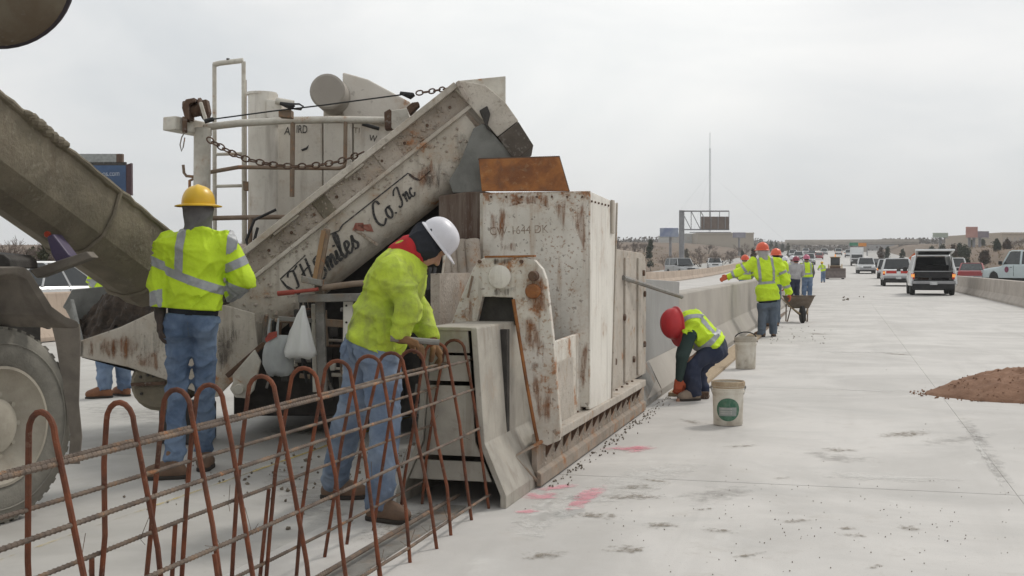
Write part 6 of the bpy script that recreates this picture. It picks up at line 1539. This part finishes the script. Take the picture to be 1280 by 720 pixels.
def onroad(px_, X=None, Y=None):
    """the place at lateral X whose column is px_ (or at distance Y)"""
    r = ray(px_, 332)
    if X is not None: Y = X / (r.x / r.y)
    else: X = Y * r.x / r.y
    return Vector((X, Y, rise(Y)))
vehicle('sport_utility_vehicle', 'white sport utility vehicle with its rear hatch raised and dark load space open', 'car', onroad(1162.5, Y=60.5), 0., PW, 'suv', 'vehicles parked on the new pavement', open_hatch=True)
vehicle('pickup_truck', 'white pickup truck with red lettering on its tailgate, left of the open hatch car', 'pickup', onroad(1121, Y=86), 0., PW, 'pickup', 'vehicles parked on the new pavement', marks=True)
vehicle('pickup_truck', 'white pickup facing the camera between the box truck and the lettered pickup', 'pickup', onroad(1082, Y=148), math.pi - .05, PW, 'pickup', 'vehicles parked on the new pavement')
vehicle('parked_wagon', 'white wagon seen from behind just beyond the lettered pickup', 'car', onroad(1110, Y=122), .05, PW, 'suv', 'vehicles parked on the new pavement')
vehicle('dark_car', 'dark car standing beyond the front facing pickup', 'car', onroad(1097, Y=170), .02, paint('charcoal_car_paint', (.05, .05, .055)), 'sedan', 'vehicles parked on the new pavement')
vehicle('minivan', 'white minivan seen from behind over the barrier, beside the red car', 'van', onroad(1190, X=8.9) + Vector((0, 0, .1)), 0., PW, 'van', 'traffic in the right hand lane', size=(5.0, 1.95, 1.85))
vehicle('red_car', 'red car seen from behind over the right hand barrier', 'car', onroad(1215, X=9.4) + Vector((0, 0, .05)), .12, PR, 'sedan', 'traffic in the right hand lane', size=(4.7, 1.85, 1.5))
cv_ = vehicle('blue_pickup', 'pale blue pickup with a maroon door emblem at the right picture edge', 'pickup', Vector((9.9, 72.6, .25)), R(-32), PB, 'pickup', 'traffic in the right hand lane', size=(5.4, 1.95, 1.95))
disc(Vector((-.985, .45, .92)) , .17, Vector((-1, 0, 0)), MT['redink'], 'door_emblem', .006, 14) if False else None
mb = MB()
for s_ in (-1, 1):
    mb.add([(s_ * .985, .55 + .17 * math.cos(a), .88 + .17 * math.sin(a)) for a in [2 * math.pi * k / 16 for k in range(16)]], [tuple(range(16))])
ORG[cv_] = Vector((0, 0, 0)); mb.build('door_emblem', mat('maroon_emblem', (.22, .05, .10), rough=.5, bump=0), cv_)
vehicle('parked_wagon', 'dusty silver wagon with pale green windows on the far side of the old barrier', 'car', onroad(852, X=-16.6), math.pi - .55, PG, 'suv', 'vehicles beyond the old barrier', size=(4.9, 1.95, 1.95))
vehicle('white_car', 'white car facing the camera beyond the old barrier, beside the silver wagon', 'car', onroad(893, X=-17.0), math.pi - .15, PW, 'sedan', 'vehicles beyond the old barrier', size=(4.7, 1.9, 1.6))
vehicle('passing_car', 'white car passing on the far left behind the truck fender', 'car', onroad(52, X=-17.5), 0.2, PW, 'sedan', 'vehicles beyond the old barrier')
small = None
ft = [(-9.0, 182, 0), (-5.2, 205, 0), (-11.5, 225, 1), (-8.4, 250, 0), (-4.8, 268, 2), (-11.4, 300, 0), (-7.7, 330, 1), (-5.0, 360, 0), (-10.5, 375, 0), (1.5, 300, 0), (-1.0, 345, 0)]
ftl = {0: ('pale car', PW), 1: ('dark car', paint('dark_car_paint', (.06, .065, .075))), 2: ('red car', PR)}
protos = {}
words = ['nearest in the oncoming lanes', 'second in the lane along the barrier', 'on the outer lane behind the first pale one', 'fourth back in the middle lane', 'in the inner lane well back', 'far back on the outer lane', 'far back in the middle lane', 'nearly under the overpass in the inner lane', 'nearly under the overpass on the outer lane', 'going away beyond the box truck', 'last one going away under the overpass']
for i, (x, y, k) in enumerate(ft):
    lab = f'small distant {ftl[k][0]} {words[i]}'
    if k not in protos:
        protos[k] = vehicle('distant_car', lab, 'car', Vector((x, y, rise(y))), math.pi, ftl[k][1], 'suv' if k == 0 else 'sedan', 'distant traffic')
    else:
        c = copy_tree(protos[k]); c.location = (x, y, rise(y)); c['label'] = lab; c.rotation_euler.z = 0 if x > -2 else math.pi
# box truck facing the camera
p = onroad(1071, Y=196); bt_ = thing('box_truck', (0, 0, 0), 'white box truck coming towards the camera in the distance', 'truck')
MB().bx(-1.25, 1.25, .2, 7.0, 1.05, 3.85).build('cargo_box', PW, bt_, bevel=.04)
MB().bx(-1.1, 1.1, -1.9, .1, .75, 2.5).build('cab', PW, bt_, bevel=.12)
MB().bx(-1.0, 1.0, -1.96, -1.88, 1.62, 2.32).build('windscreen', MT['glass'], bt_)
MB().bx(-1.0, 1.0, -2.02, -1.88, .72, 1.4).build('grille', MT['plastic_black'], bt_, bevel=.03)
MB().bx(-1.15, 1.15, -2.1, -1.9, .42, .75).build('bumper', MT['dark'], bt_, bevel=.03)
for s_ in (-1, 1):
    for y in (-.9, 5.2):
        mb = MB(); T = Matrix.Translation((s_ * 1.0, y, .48)) @ Matrix.Rotation(math.pi / 2, 4, 'Y'); mb.lathe([(.05, -.15), (.48, -.15), (.48, .15), (.05, .15)], 20, T); mb.build('wheel', MT['cartyre'], bt_)
    MB().bx(s_ * .85 - .14, s_ * .85 + .14, -2.04, -1.98, .95, 1.15).build('headlight', MT['lamp'], bt_)
bt_.location = p; bt_.scale = (.80, .8, .74)
# wheel loader with its bucket towards the camera
p = onroad(1044, Y=118); ld = thing('loader', (0, 0, 0), 'yellow tan loader facing the camera with its wide bucket lowered to the pavement', 'loader')
lm = mat('dull_yellow_paint', (.42, .30, .16), (.34, .25, .15), 5., .7, grime=.4)
MB().prism([Vector((-.95, -1.3, .12)), Vector((-.95, -1.9, .10)), Vector((-.95, -1.75, .12)), Vector((-.95, -1.35, .2)), Vector((-.95, -1.28, .75)), Vector((-.95, -1.4, 1.0)), Vector((-.95, -1.2, .9))], (1.9, 0, 0)).build('bucket', mat('worn_bucket_steel', (.20, .165, .15), (.14, .115, .105), 5., .7), ld)
MB().bx(-.5, .5, -.6, 1.7, .5, 1.25).build('chassis', lm, ld, bevel=.05)
MB().bx(-.42, .42, -.3, .9, 1.25, 2.0).build('cab', MT['dark'], ld, bevel=.03)
MB().bx(-.50, .50, -.4, 1.0, 2.0, 2.08).build('cab_roof', lm, ld, bevel=.03)
MB().bx(-.32, .32, -.33, -.30, 1.35, 1.9).build('windscreen', MT['glass'], ld)
MB().bx(-.45, .45, -.64, -.6, .75, 1.2).build('grille', MT['brown'], ld)
for s_ in (-1, 1):
    MB().beam((s_ * .6, .9, 1.3), (s_ * .6, -1.25, .55), .12, .18).build('lift_arm', lm, ld, bevel=.02)
    for y in (-.25, 1.2):
        mb = MB(); T = Matrix.Translation((s_ * .70, y, .40)) @ Matrix.Rotation(math.pi / 2, 4, 'Y'); mb.lathe([(.05, -.14), (.36, -.14), (.40, -.1), (.40, .1), (.36, .14), (.05, .14)], 20, T); mb.build('wheel', MT['cartyre'], ld)
MB().beam((0, .3, 2.08), (0, .3, 2.3), .12, .12).build('beacon', MT['amber'], ld)
ld.location = p

# ------------------------------------------------------------------ signs, mast, buildings, overpass
def ground_at(px_, Y): r = ray(px_, 332); X = Y * r.x / r.y; return Vector((X, Y, terr(X, Y) if X < -24 or X > 15 else rise(Y)))
def zat(py, p): d = p.dot(FWD); return EYE + (332 - py) * d / FPX
# cantilever sign truss
p = ground_at(852, 150); sg = thing('sign_gantry', p, 'grey cantilever sign gantry with a brown panel seen from behind', 'sign')
zt_, zl, zw = zat(264, p), zat(287, p), zat(290.5, p); d_ = p.dot(FWD); Lx = 59 * d_ / FPX
gm = mat('galvanised_grey', (.26, .26, .27), (.21, .21, .22), 2., .5, bump=0)
MB().tube([p, Vector((p.x, p.y, zt_ + .1))], .33, 16).build('post', gm, sg, smooth=True)
for z in (zt_, zl): 
    for y in (-.35, .35): MB().cyl(Vector((p.x, p.y + y, z)), Vector((p.x, p.y + y, z)) + RGT * Lx, .07, 8).build('chord', gm, sg, smooth=True)
n = 5
for k in range(n + 1):
    a = Vector((p.x, p.y, zl)) + RGT * (Lx * k / n); MB().cyl(a, a + UP * (zt_ - zl), .05, 6).build('web_bar', gm, sg)
    if k < n and k < 3:
        c = Vector((p.x, p.y, zt_)) + RGT * (Lx * (k + .0) / n); MB().cyl(c, Vector((p.x, p.y, zl)) + RGT * (Lx * (k + 1) / n), .05, 6).build('web_bar', gm, sg)
c = Vector((p.x, p.y - .5, 0)); MB().prism([c + RGT * (Lx * .42) + UP * zat(271, p), c + RGT * (Lx * 1.0) + UP * zat(271, p), c + RGT * (Lx * 1.0) + UP * zat(286.5, p), c + RGT * (Lx * .42) + UP * zat(286.5, p)], (0, .08, 0)).build('sign_panel', mat('brown_sign_back', (.17, .135, .115), (.14, .11, .095), 3., .6), sg)
for k in range(4): MB().cyl(c + RGT * (Lx * (.48 + .15 * k)) + UP * zat(271, p) - Vector((0, .04, 0)), c + RGT * (Lx * (.48 + .15 * k)) + UP * zat(286, p) - Vector((0, .04, 0)), .05, 6).build('panel_rib', gm, sg)
MB().beam(Vector((p.x, p.y, zw)) + RGT * 1.0, Vector((p.x, p.y, zw)) + RGT * (Lx + .2), .6, .08).build('walkway', gm, sg)
def billboard(x0, x1, y0, y1, Y, label, face, posts=(.5,), cap=None, name='billboard', thick=.5):
    p = ground_at((x0 + x1) / 2, Y); d = p.dot(FWD); k = d / FPX; root = thing(name, p, label, 'billboard', 'roadside billboards')
    o_ = p.copy(); o_.z = 0; hw2 = (x1 - x0) / 2 * k
    q = [o_ - RGT * hw2 + UP * zat(y1, p), o_ + RGT * hw2 + UP * zat(y1, p), o_ + RGT * hw2 + UP * zat(y0, p), o_ - RGT * hw2 + UP * zat(y0, p)]
    MB().prism(q, FWD * thick).build('panel', face, root, bevel=.03)
    for t in posts:
        a = o_ + RGT * (hw2 * (2 * t - 1)) + FWD * (thick / 2); MB().cyl(a + UP * (p.z - .5), a + UP * zat(y1, p), max(.12, .010 * d / 10 * 1.0) if d < 200 else .28, 10).build('post', gm, root, smooth=True)
    MB().beam(q[0] - FWD * .3 - UP * .15, q[1] - FWD * .3 - UP * .15, .5, .06).build('catwalk', gm, root)
    return root, q, k
bl = mat('blue_ad_print', (.16, .20, .34), (.36, .40, .48), .25, .6, bump=0); gr = mat('grey_ad_print', (.30, .29, .33), (.20, .19, .24), .3, .6, bump=0); pk = mat('pink_ad_print', (.50, .28, .24), (.38, .20, .18), .3, .6, bump=0); pg = mat('pale_ad_print', (.40, .44, .38), (.34, .38, .32), .3, .6, bump=0); bg_ = mat('muted_ad_print', (.28, .24, .26), (.20, .18, .22), .3, .6, bump=0)
billboard(825, 848, 285, 296, 250, 'bluish white roadside billboard left of the sign gantry', bl, (.57,))
billboard(916, 932, 290.5, 297, 330, 'small grey billboard right of the sign gantry', gr, (.5,))
billboard(1166.5, 1185, 291, 297, 260, 'plain pale green billboard on a single pole above the open hatch car', pg, (.5,))
billboard(1208, 1222, 283.5, 297, 240, 'tall pinkish billboard on two poles', pk, (.3, .7))
billboard(1222.5, 1236, 289, 297, 244, 'low grey purple billboard joined to the right of the pinkish one', bg_, (.2,))
rt_, q_, k_ = billboard(100, 158, 206, 244, 62, 'blue billboard with white web address behind the chute', mat('deep_blue_print', (.035, .075, .16), (.06, .12, .24), .8, .5, bump=0), (.4,), thick=.35)
ORG[rt_] = ORG[rt_]
d_ = 62 * 1.0
pp = ORG[rt_]; dd_ = (q_[0]).dot(FWD)
text('os.com', 128, 220, dd_ - .02, 6.5, mat('pale_blue_letters', (.55, .60, .68), bump=0), 'billboard_letters', rt_, 1, .8)
MB().prism([q_[1] + RGT * .02, q_[1] + RGT * .28 + FWD * .1, q_[2] + RGT * .28 + FWD * .1 + UP * .1, q_[2] + RGT * .02], FWD * .3).build('end_frame', mat('maroon_frame', (.07, .03, .035), rough=.6), rt_)
MB().prism([q_[3] + UP * .12 + RGT * .0, q_[2] + UP * .08 - RGT * .55, q_[2] + UP * .62 - RGT * .55, q_[3] + UP * .62], FWD * .3).build('header_panel', mat('pale_header', (.38, .40, .39), bump=0), rt_)
MB().prism([q_[2] + UP * .08 - RGT * .54, q_[2] + UP * .08 - RGT * .2, q_[2] + UP * .62 - RGT * .2, q_[2] + UP * .62 - RGT * .54], FWD * .3).build('header_end', MT['brown'], rt_)
MB().beam(q_[3] + UP * .05 + FWD * .1, q_[2] + UP * .05 + FWD * .1, .2, .2).build('top_frame', MT['dark'], rt_)
# radio mast
p = ground_at(887, 620); ms = thing('radio_mast', p, 'thin tall radio mast on the horizon behind the sign gantry', 'mast'); zt_ = zat(166, p)
mm = mat('mast_grey', (.33, .34, .36), bump=0)
for k in range(3): 
    a = Vector((.45 * math.cos(2.1 * k), .45 * math.sin(2.1 * k), 0)); MB().cyl(p + a, Vector((p.x, p.y, zt_ - 8)) + a * .8, .10, 5).build('mast_leg', mm, ms)
b = MB(); zz_ = p.z
k = 0
while zz_ < zt_ - 10:
    for j in range(3):
        a0 = Vector((.45 * math.cos(2.1 * j), .45 * math.sin(2.1 * j), 0)); a1 = Vector((.45 * math.cos(2.1 * (j + 1)), .45 * math.sin(2.1 * (j + 1)), 0))
        b.cyl(Vector((p.x, p.y, zz_)) + a0, Vector((p.x, p.y, zz_ + 1.3)) + a1, .045, 4)
    zz_ += 1.3
b.build('mast_lattice', mm, ms)
MB().cyl(Vector((p.x, p.y, zt_ - 9)), Vector((p.x, p.y, zt_)), .12, 5).build('antenna', mm, ms)
for a in range(3):
    e = p + Vector((40 * math.cos(a * 2.1 + .4), 40 * math.sin(a * 2.1 + .4), 0)); MB().cyl(e, Vector((p.x, p.y, zt_ * .7)), .02, 3).build('guy_wire', mm, ms)
# overpass
ov = thing('overpass', (0, 455, 0), 'low concrete overpass crossing the road on the horizon', 'bridge'); om = mat('overpass_concrete', (.44, .395, .35), (.38, .34, .30), .4, .9, bump=0)
zo = EYE + (332 - 303.5) * 455 / FPX
MB().bx(-20, 26, 452, 462, zo - .9, zo).build('deck', om, ov); MB().bx(-20, 26, 451.6, 452, zo - .2, zo + .8).build('parapet', om, ov)
for x in (-18, -14, 8, 20): MB().bx(x - .6, x + .6, 453, 461, 0, zo - .9).build('pier', om, ov)
# overhead road signs
p = Vector((2.5, 330, rise(330))); go = thing('overhead_sign', p, 'green and orange overhead road signs on a gantry in the far distance', 'sign'); 
def osg(x0, x1, y0, y1, m, nm):
    k = p.dot(FWD); a, c = atY(x0, y1, 330), atY(x1, y0, 330); MB().bx(a.x, c.x, 329.8, 330, a.z, c.z).build(nm, m, go)
osg(1062, 1072.5, 303.2, 307.2, mat('road_sign_green', (.03, .22, .12), bump=0), 'green_sign'); osg(1073, 1083, 303.6, 308, mat('road_sign_orange', (.70, .26, .03), bump=0), 'orange_sign')
for x in (1061.5, 1084): a = atY(x, 304, 330.2); MB().cyl((a.x, 330.3, rise(330)), (a.x, 330.3, a.z), .15, 8).build('post', gm, go)
a, c = atY(1061, 305, 330.3), atY(1084.5, 305, 330.3); MB().cyl(a, c, .1, 6).build('chord', gm, go)
# orange diamond sign behind the pickup
p = onroad(1143, Y=104); ds = thing('work_zone_sign', p, 'orange diamond work zone sign standing behind the white vehicles', 'sign')
c = p + UP * 1.75; MB().prism([c + RGT * (.62 * a) + UP * (.62 * b_) for a, b_ in ((0, -1), (1, 0), (0, 1), (-1, 0))], FWD * .03).build('sign_plate', mat('sign_orange', (.60, .15, .05), bump=0), ds)
MB().cyl(p, c, .03, 6).build('post', gm, ds)
# buildings on the horizon
def building(x0, x1, y0, Y, dep, m, label, rows=1, roof=None, name='warehouse', cols=12):
    p = ground_at((x0 + x1) / 2, Y); root = thing(name, p, label, 'building'); k = p.dot(FWD) / FPX; hw2 = (x1 - x0) / 2 * k; zt_ = zat(y0, p); o_ = p.copy(); o_.z = 0
    q = [o_ - RGT * hw2, o_ + RGT * hw2, o_ + RGT * hw2 + FWD * dep, o_ - RGT * hw2 + FWD * dep]
    MB().loft([[v + UP * (p.z - 2) for v in q], [v + UP * zt_ for v in q]]).build('wall', m, root)
    MB().loft([[(v - o_ - FWD * dep / 2) * 1.012 + o_ + FWD * dep / 2 + UP * (zt_ + .02) for v in q], [(v - o_ - FWD * dep / 2) * 1.012 + o_ + FWD * dep / 2 + UP * (zt_ + .5) for v in q]]).build('roof', roof or m, root)
    hgt = zt_ - p.z
    for r_ in range(rows):
        for c_ in range(cols):
            a = q[0].lerp(q[1], (c_ + .2) / cols); c2_ = q[0].lerp(q[1], (c_ + .75) / cols); z0 = p.z + hgt * (r_ + .3) / rows; z1 = p.z + hgt * (r_ + .72) / rows
            MB().prism([a + UP * z0, c2_ + UP * z0, c2_ + UP * z1, a + UP * z1], -FWD * .06).build('window', MT['glass'] if rows > 1 else om, root)
    return root
building(872, 942, 292.5, 470, 60, mat('beige_store_wall', (.40, .35, .28), (.36, .31, .25), .1, .9, bump=0), 'long beige flat roofed store building on the rise behind the gantry', cols=0)
building(838, 870, 293.5, 480, 40, mat('white_store_wall', (.50, .49, .46), bump=0), 'pale low store building left of the beige one', cols=5)
building(1252, 1292, 293, 330, 40, mat('cream_store_wall', (.55, .47, .38), bump=0), 'cream low building on the hill at the right edge', cols=6)
building(1100, 1128, 300.5, 520, 20, mat('grey_shed_wall', (.36, .35, .35), bump=0), 'grey low building on the right horizon beyond the trees', cols=4)

# ------------------------------------------------------------------ trees
LEAF = [mat('cedar_leaf', (.030, .042, .022), (.045, .055, .028), 1.5, .9, rnd=.15, bump=0), mat('rusty_leaf', (.085, .050, .032), (.06, .045, .028), 1.5, .9, bump=0), mat('olive_leaf', (.075, .075, .04), (.055, .058, .03), 1.5, .9, bump=0)]
BARK = mat('grey_bark', (.14, .115, .095), (.10, .08, .065), 3., .95)
TWIG = mat('bare_twigs', (.19, .15, .125), (.14, .11, .095), 2., .95, bump=0)
def crown_mesh(seed, w, h, n, leaf, shape):
    n = 1500; leaf *= .85; rg = random.Random(seed); b = MB(); cl = []
    for _ in range(26):
        z = rg.random(); rad = (math.sin(math.pi * min(1, z * .85 + .12)) ** .7) * (1 - .35 * z) if shape == 'oval' else (1 - z) ** .8
        a = rg.uniform(0, 6.28); q = rad * rg.uniform(.35, .95); cl.append((Vector((q * w / 2 * math.cos(a), q * w / 2 * math.sin(a), h * (.08 + .9 * z))), rg.uniform(.14, .26) * w))
    for _ in range(n):
        c, r = rg.choice(cl); p = c + Vector((rg.gauss(0, .5), rg.gauss(0, .5), rg.gauss(0, .55))) * r
        d1 = Vector((rg.uniform(-1, 1), rg.uniform(-1, 1), rg.uniform(-.6, 1))).normalized() * leaf * rg.uniform(.6, 1.3); d2 = d1.cross(Vector((rg.uniform(-1, 1), rg.uniform(-1, 1), rg.uniform(-1, 1)))).normalized() * leaf * rg.uniform(.3, .6)
        b.add([p - d1 - d2 * .3, p + d2, p + d1, p - d2], [(0, 1, 2, 3)])
    return b
tree_me = {}
def evergreen(px_, py0, py1, wpx, Y, k, label, shape='oval', name='evergreen_tree', group='evergreens on the right hand slope'):
    p = ground_at(px_, Y); d = p.dot(FWD); top_ = zat(py0, p); p.z = min(p.z, zat(py1, p)) if False else p.z
    h = min(max(1.2, top_ - p.z), 1.3 * (py1 - py0) * d / FPX); w_ = wpx * d / FPX; root = thing(name, p, label, 'tree', group)
    sd = int(px_ * 7 + k); ORG[root] = Vector((0, 0, 0))
    o = crown_mesh(sd, w_, h * .94, 620, max(.16, w_ * .10), shape).build('crown', LEAF[k], root); o.location.z = h * .05
    MB().tube([(0, 0, -.3), (0, 0, h * .3), (.05, 0, h * .55)], [.04 * w_, .03 * w_, .01 * w_], 7).build('trunk', BARK, root, smooth=True)
    return root
for a in ((1207, 302, 322, 15, 175, 0, 'dark oval evergreen tree just right of the raised hatch'), (1231, 312, 325, 15, 160, 1, 'round rusty brown bush low on the slope'), (1246, 300, 320, 11, 185, 0, 'narrow dark evergreen between the billboards and the right edge'), (1259, 308, 321, 11, 185, 1, 'round reddish cedar right of the narrow evergreen'),
          (1192, 303, 318, 9, 200, 1, 'reddish cedar left of the dark oval evergreen'), (1199, 305, 318, 11, 205, 0, 'dark cedar behind the oval evergreen'), (1188, 312, 330, 16, 150, 2, 'low olive bush behind the raised hatch'), (1178, 306, 318, 10, 230, 2, 'small olive bush under the pale green billboard'),
          (1165, 306, 320, 12, 225, 0, 'small dark tree behind the open hatch car'), (1128, 299, 312, 8, 215, 0, 'tall dark cedar above the lettered pickup'), (1109, 301, 314, 9, 240, 0, 'slim dark cedar above the far pickup'), (1101, 302, 316, 9, 235, 1, 'rusty cedar next to the slim dark one'),
          (1228, 300, 309, 7, 300, 0, 'small tree under the billboards'), (1214, 301, 309, 6, 310, 0, 'small dark tree left of the billboard poles')):
    evergreen(*a)
for a in ((813, 300, 330, 11, 165, 0, 'dark evergreen at the left foot of the sign gantry'), (928, 306, 316, 5, 250, 0, 'slim dark cedar on the brown slope right of the gantry'), (858, 304, 320, 8, 200, 0, 'dark cedar just right of the gantry post'), (942, 305, 322, 9, 190, 1, 'brown bush behind the standing worker'),
          (964, 299, 310, 5, 420, 0, 'left of a row of dark trees on the horizon'), (970, 299.5, 310, 6, 425, 0, 'second of a row of dark trees on the horizon'), (978, 302, 310, 5, 430, 0, 'right of a row of dark trees on the horizon'), (986, 303, 318, 6, 300, 2, 'thin dark tree behind the far group of workers')):
    evergreen(*a, group='evergreens beyond the old barrier')
def bare_tree(name, p, h, seed, label, group, spread=1.0, stems=5, lv=4):
    rg = random.Random(seed); root = thing(name, p, label, 'tree', group); ORG[root] = Vector((0, 0, 0)); tw = MB(); tk_ = MB()
    def br(a, d, l, r, lev):
        mid = a + d * l * .5 + Vector((rg.gauss(0, 1), rg.gauss(0, 1), rg.gauss(0, .5))) * l * .07; e = a + d * l
        (tk_ if lev == 0 else tw).tube([a, mid, e], [r, r * .8, r * .6], 5 if lev == 0 else 3)
        if lev < lv:
            for _ in range(rg.choice((3, 3, 4))):
                t = rg.uniform(.45, 1); s_ = a.lerp(e, t); dd = (d + Vector((rg.gauss(0, .5), rg.gauss(0, .5), rg.gauss(.12, .3))) * spread).normalized(); br(s_, dd, l * rg.uniform(.5, .78), max(r * .6, .011), lev + 1)
    for _ in range(stems): br(Vector((rg.gauss(0, .1), rg.gauss(0, .1), -.2)), Vector((rg.gauss(0, .35), rg.gauss(0, .35), 1)).normalized(), h * .36, h * .012, 0)
    tk_.build('trunk', BARK, root); tw.build('crown', TWIG, root)
    return root
gl = 'bare brushy trees behind the mixer truck'
bwords = ['leftmost bare brushy tree at the picture edge', 'second bare brushy tree from the left edge', 'bare brushy tree left of the chute', 'bare brushy tree seen just under the chute', 'bare brushy tree behind the chute jack', 'bare brushy tree behind the worker in the yellow hard hat', 'bare brushy tree right of the yellow hard hat', 'bare brushy tree behind the ladder']
bt0 = []
for i, (x, Y, h) in enumerate(((-12, 52, 3.7), (8, 55, 3.9), (26, 54, 3.7), (44, 57, 3.4), (66, 60, 2.9), (215, 80, 2.8), (290, 84, 2.9), (318, 90, 2.9))):
    p = ground_at(x, Y)
    if i < 4: bt0.append(bare_tree('bare_tree', p, h, 40 + i, bwords[i], gl))
    else:
        c = copy_tree(bt0[i % 4]); c.location = p; c.rotation_euler.z = i * 1.3; c['label'] = bwords[i]; s_ = h / 3.0; c.scale = (s_, s_, s_)
evergreen(56, 300, 345, 26, 50, 2, 'olive bush between the bare trees and the chute', name='shrub', group='shrubs behind the mixer truck')
evergreen(40, 306, 345, 22, 58, 2, 'darker olive bush at the foot of the bare trees', name='shrub', group='shrubs behind the mixer truck')
lw = ['bare tree on the slope left of the gantry', 'bare tree between the silver wagon and the white car', 'bare tree behind the white car', 'bare tree right of the white car', 'small bare tree under the beige store', 'small bare tree at the right end of the beige store', 'bare tree at the far left of the store slope', 'bare tree above the mould panel', 'bare tree between the mould panel and gantry', 'bare tree on the right slope above the blue pickup', 'bare tree at the right picture edge']
for i, (x, y0, Y) in enumerate(((832, 314, 150), (875, 306, 190), (901, 309, 170), (912, 308, 220), (886, 303, 320), (934, 302, 300), (775, 296, 210), (792, 297, 230), (806, 301, 260), (1268, 300, 190), (1276, 296, 230))):
    p = ground_at(x, Y); h = zat(y0, p) - p.z; c = copy_tree(bt0[i % 4]); c.location = p; s_ = max(1.2, h) / 3.0; c.scale = (s_ * 1.3, s_ * 1.3, s_); c.rotation_euler.z = i * 1.7; c['label'] = lw[i]; c['group'] = 'bare trees on the slopes'
# far wood on the horizon reads as one mass
rg = random.Random(5); b = MB()
for _ in range(9000):
    Y = rg.uniform(520, 900); r = ray(rg.uniform(560, 1400), 332); X = Y * r.x / r.y; z = terr(X, Y) + min(1.3, abs(rg.gauss(0, .7))) * (1.6 + 1.2 * mnoise.noise(Vector((X * .02, Y * .004, 0)))); s_ = rg.uniform(.5, 1.0)
    p = Vector((X, Y, z)); d1 = Vector((rg.uniform(-1, 1), rg.uniform(-1, 1), rg.uniform(-1, 1))).normalized() * s_; d2 = d1.cross(Vector((rg.uniform(-1, 1), rg.uniform(-1, 1), rg.uniform(-1, 1)))).normalized() * s_ * .7
    b.add([p - d1, p + d2, p + d1, p - d2], [(0, 1, 2, 3)])
o = b.build('far_wood', mat('far_wood_brown', (.12, .095, .08), (.08, .07, .055), .05, .95, bump=0)); tag(o, 'far brown wood along the horizon', kind='stuff')
# tufts of dry grass on the slopes
b = MB()
for _ in range(5200):
    Y = rg.uniform(40, 330); r = ray(rg.choice((rg.uniform(-40, 340), rg.uniform(800, 960), rg.uniform(1090, 1300))), 332); X = Y * r.x / r.y
    if -24.3 < X < 15.6: continue
    p = Vector((X, Y, terr(X, Y))); hgt = rg.uniform(.1, .35)
    for j in range(3):
        a = rg.uniform(0, 6.28); d1 = Vector((math.cos(a), math.sin(a), 0)); b.add([p - d1 * .06, p + d1 * .06, p + Vector((rg.gauss(0, .12), rg.gauss(0, .12), hgt))], [(0, 1, 2)])
o = b.build('dry_tufts', mat('straw_tufts', (.26, .19, .11), (.19, .14, .08), .3, .95, bump=0)); tag(o, 'tufts of dry grass on the slopes', kind='stuff')
# ------------------------------------------------------------------ thin winter air
hz = bpy.data.materials.new('haze_air'); hz.use_nodes = True; ht = hz.node_tree; ht.nodes.clear()
ho = ht.nodes.new('ShaderNodeOutputMaterial'); hv = ht.nodes.new('ShaderNodeVolumePrincipled')
hv.inputs['Color'].default_value = (.93, .94, .95, 1); hv.inputs['Density'].default_value = .00045; hv.inputs['Anisotropy'].default_value = .2
ht.links.new(hv.outputs[0], ho.inputs['Volume'])
o = MB().bx(-905, 905, -45, 1605, -3, 75).build('haze', hz); tag(o, 'thin pale air over the road', kind='stuff')
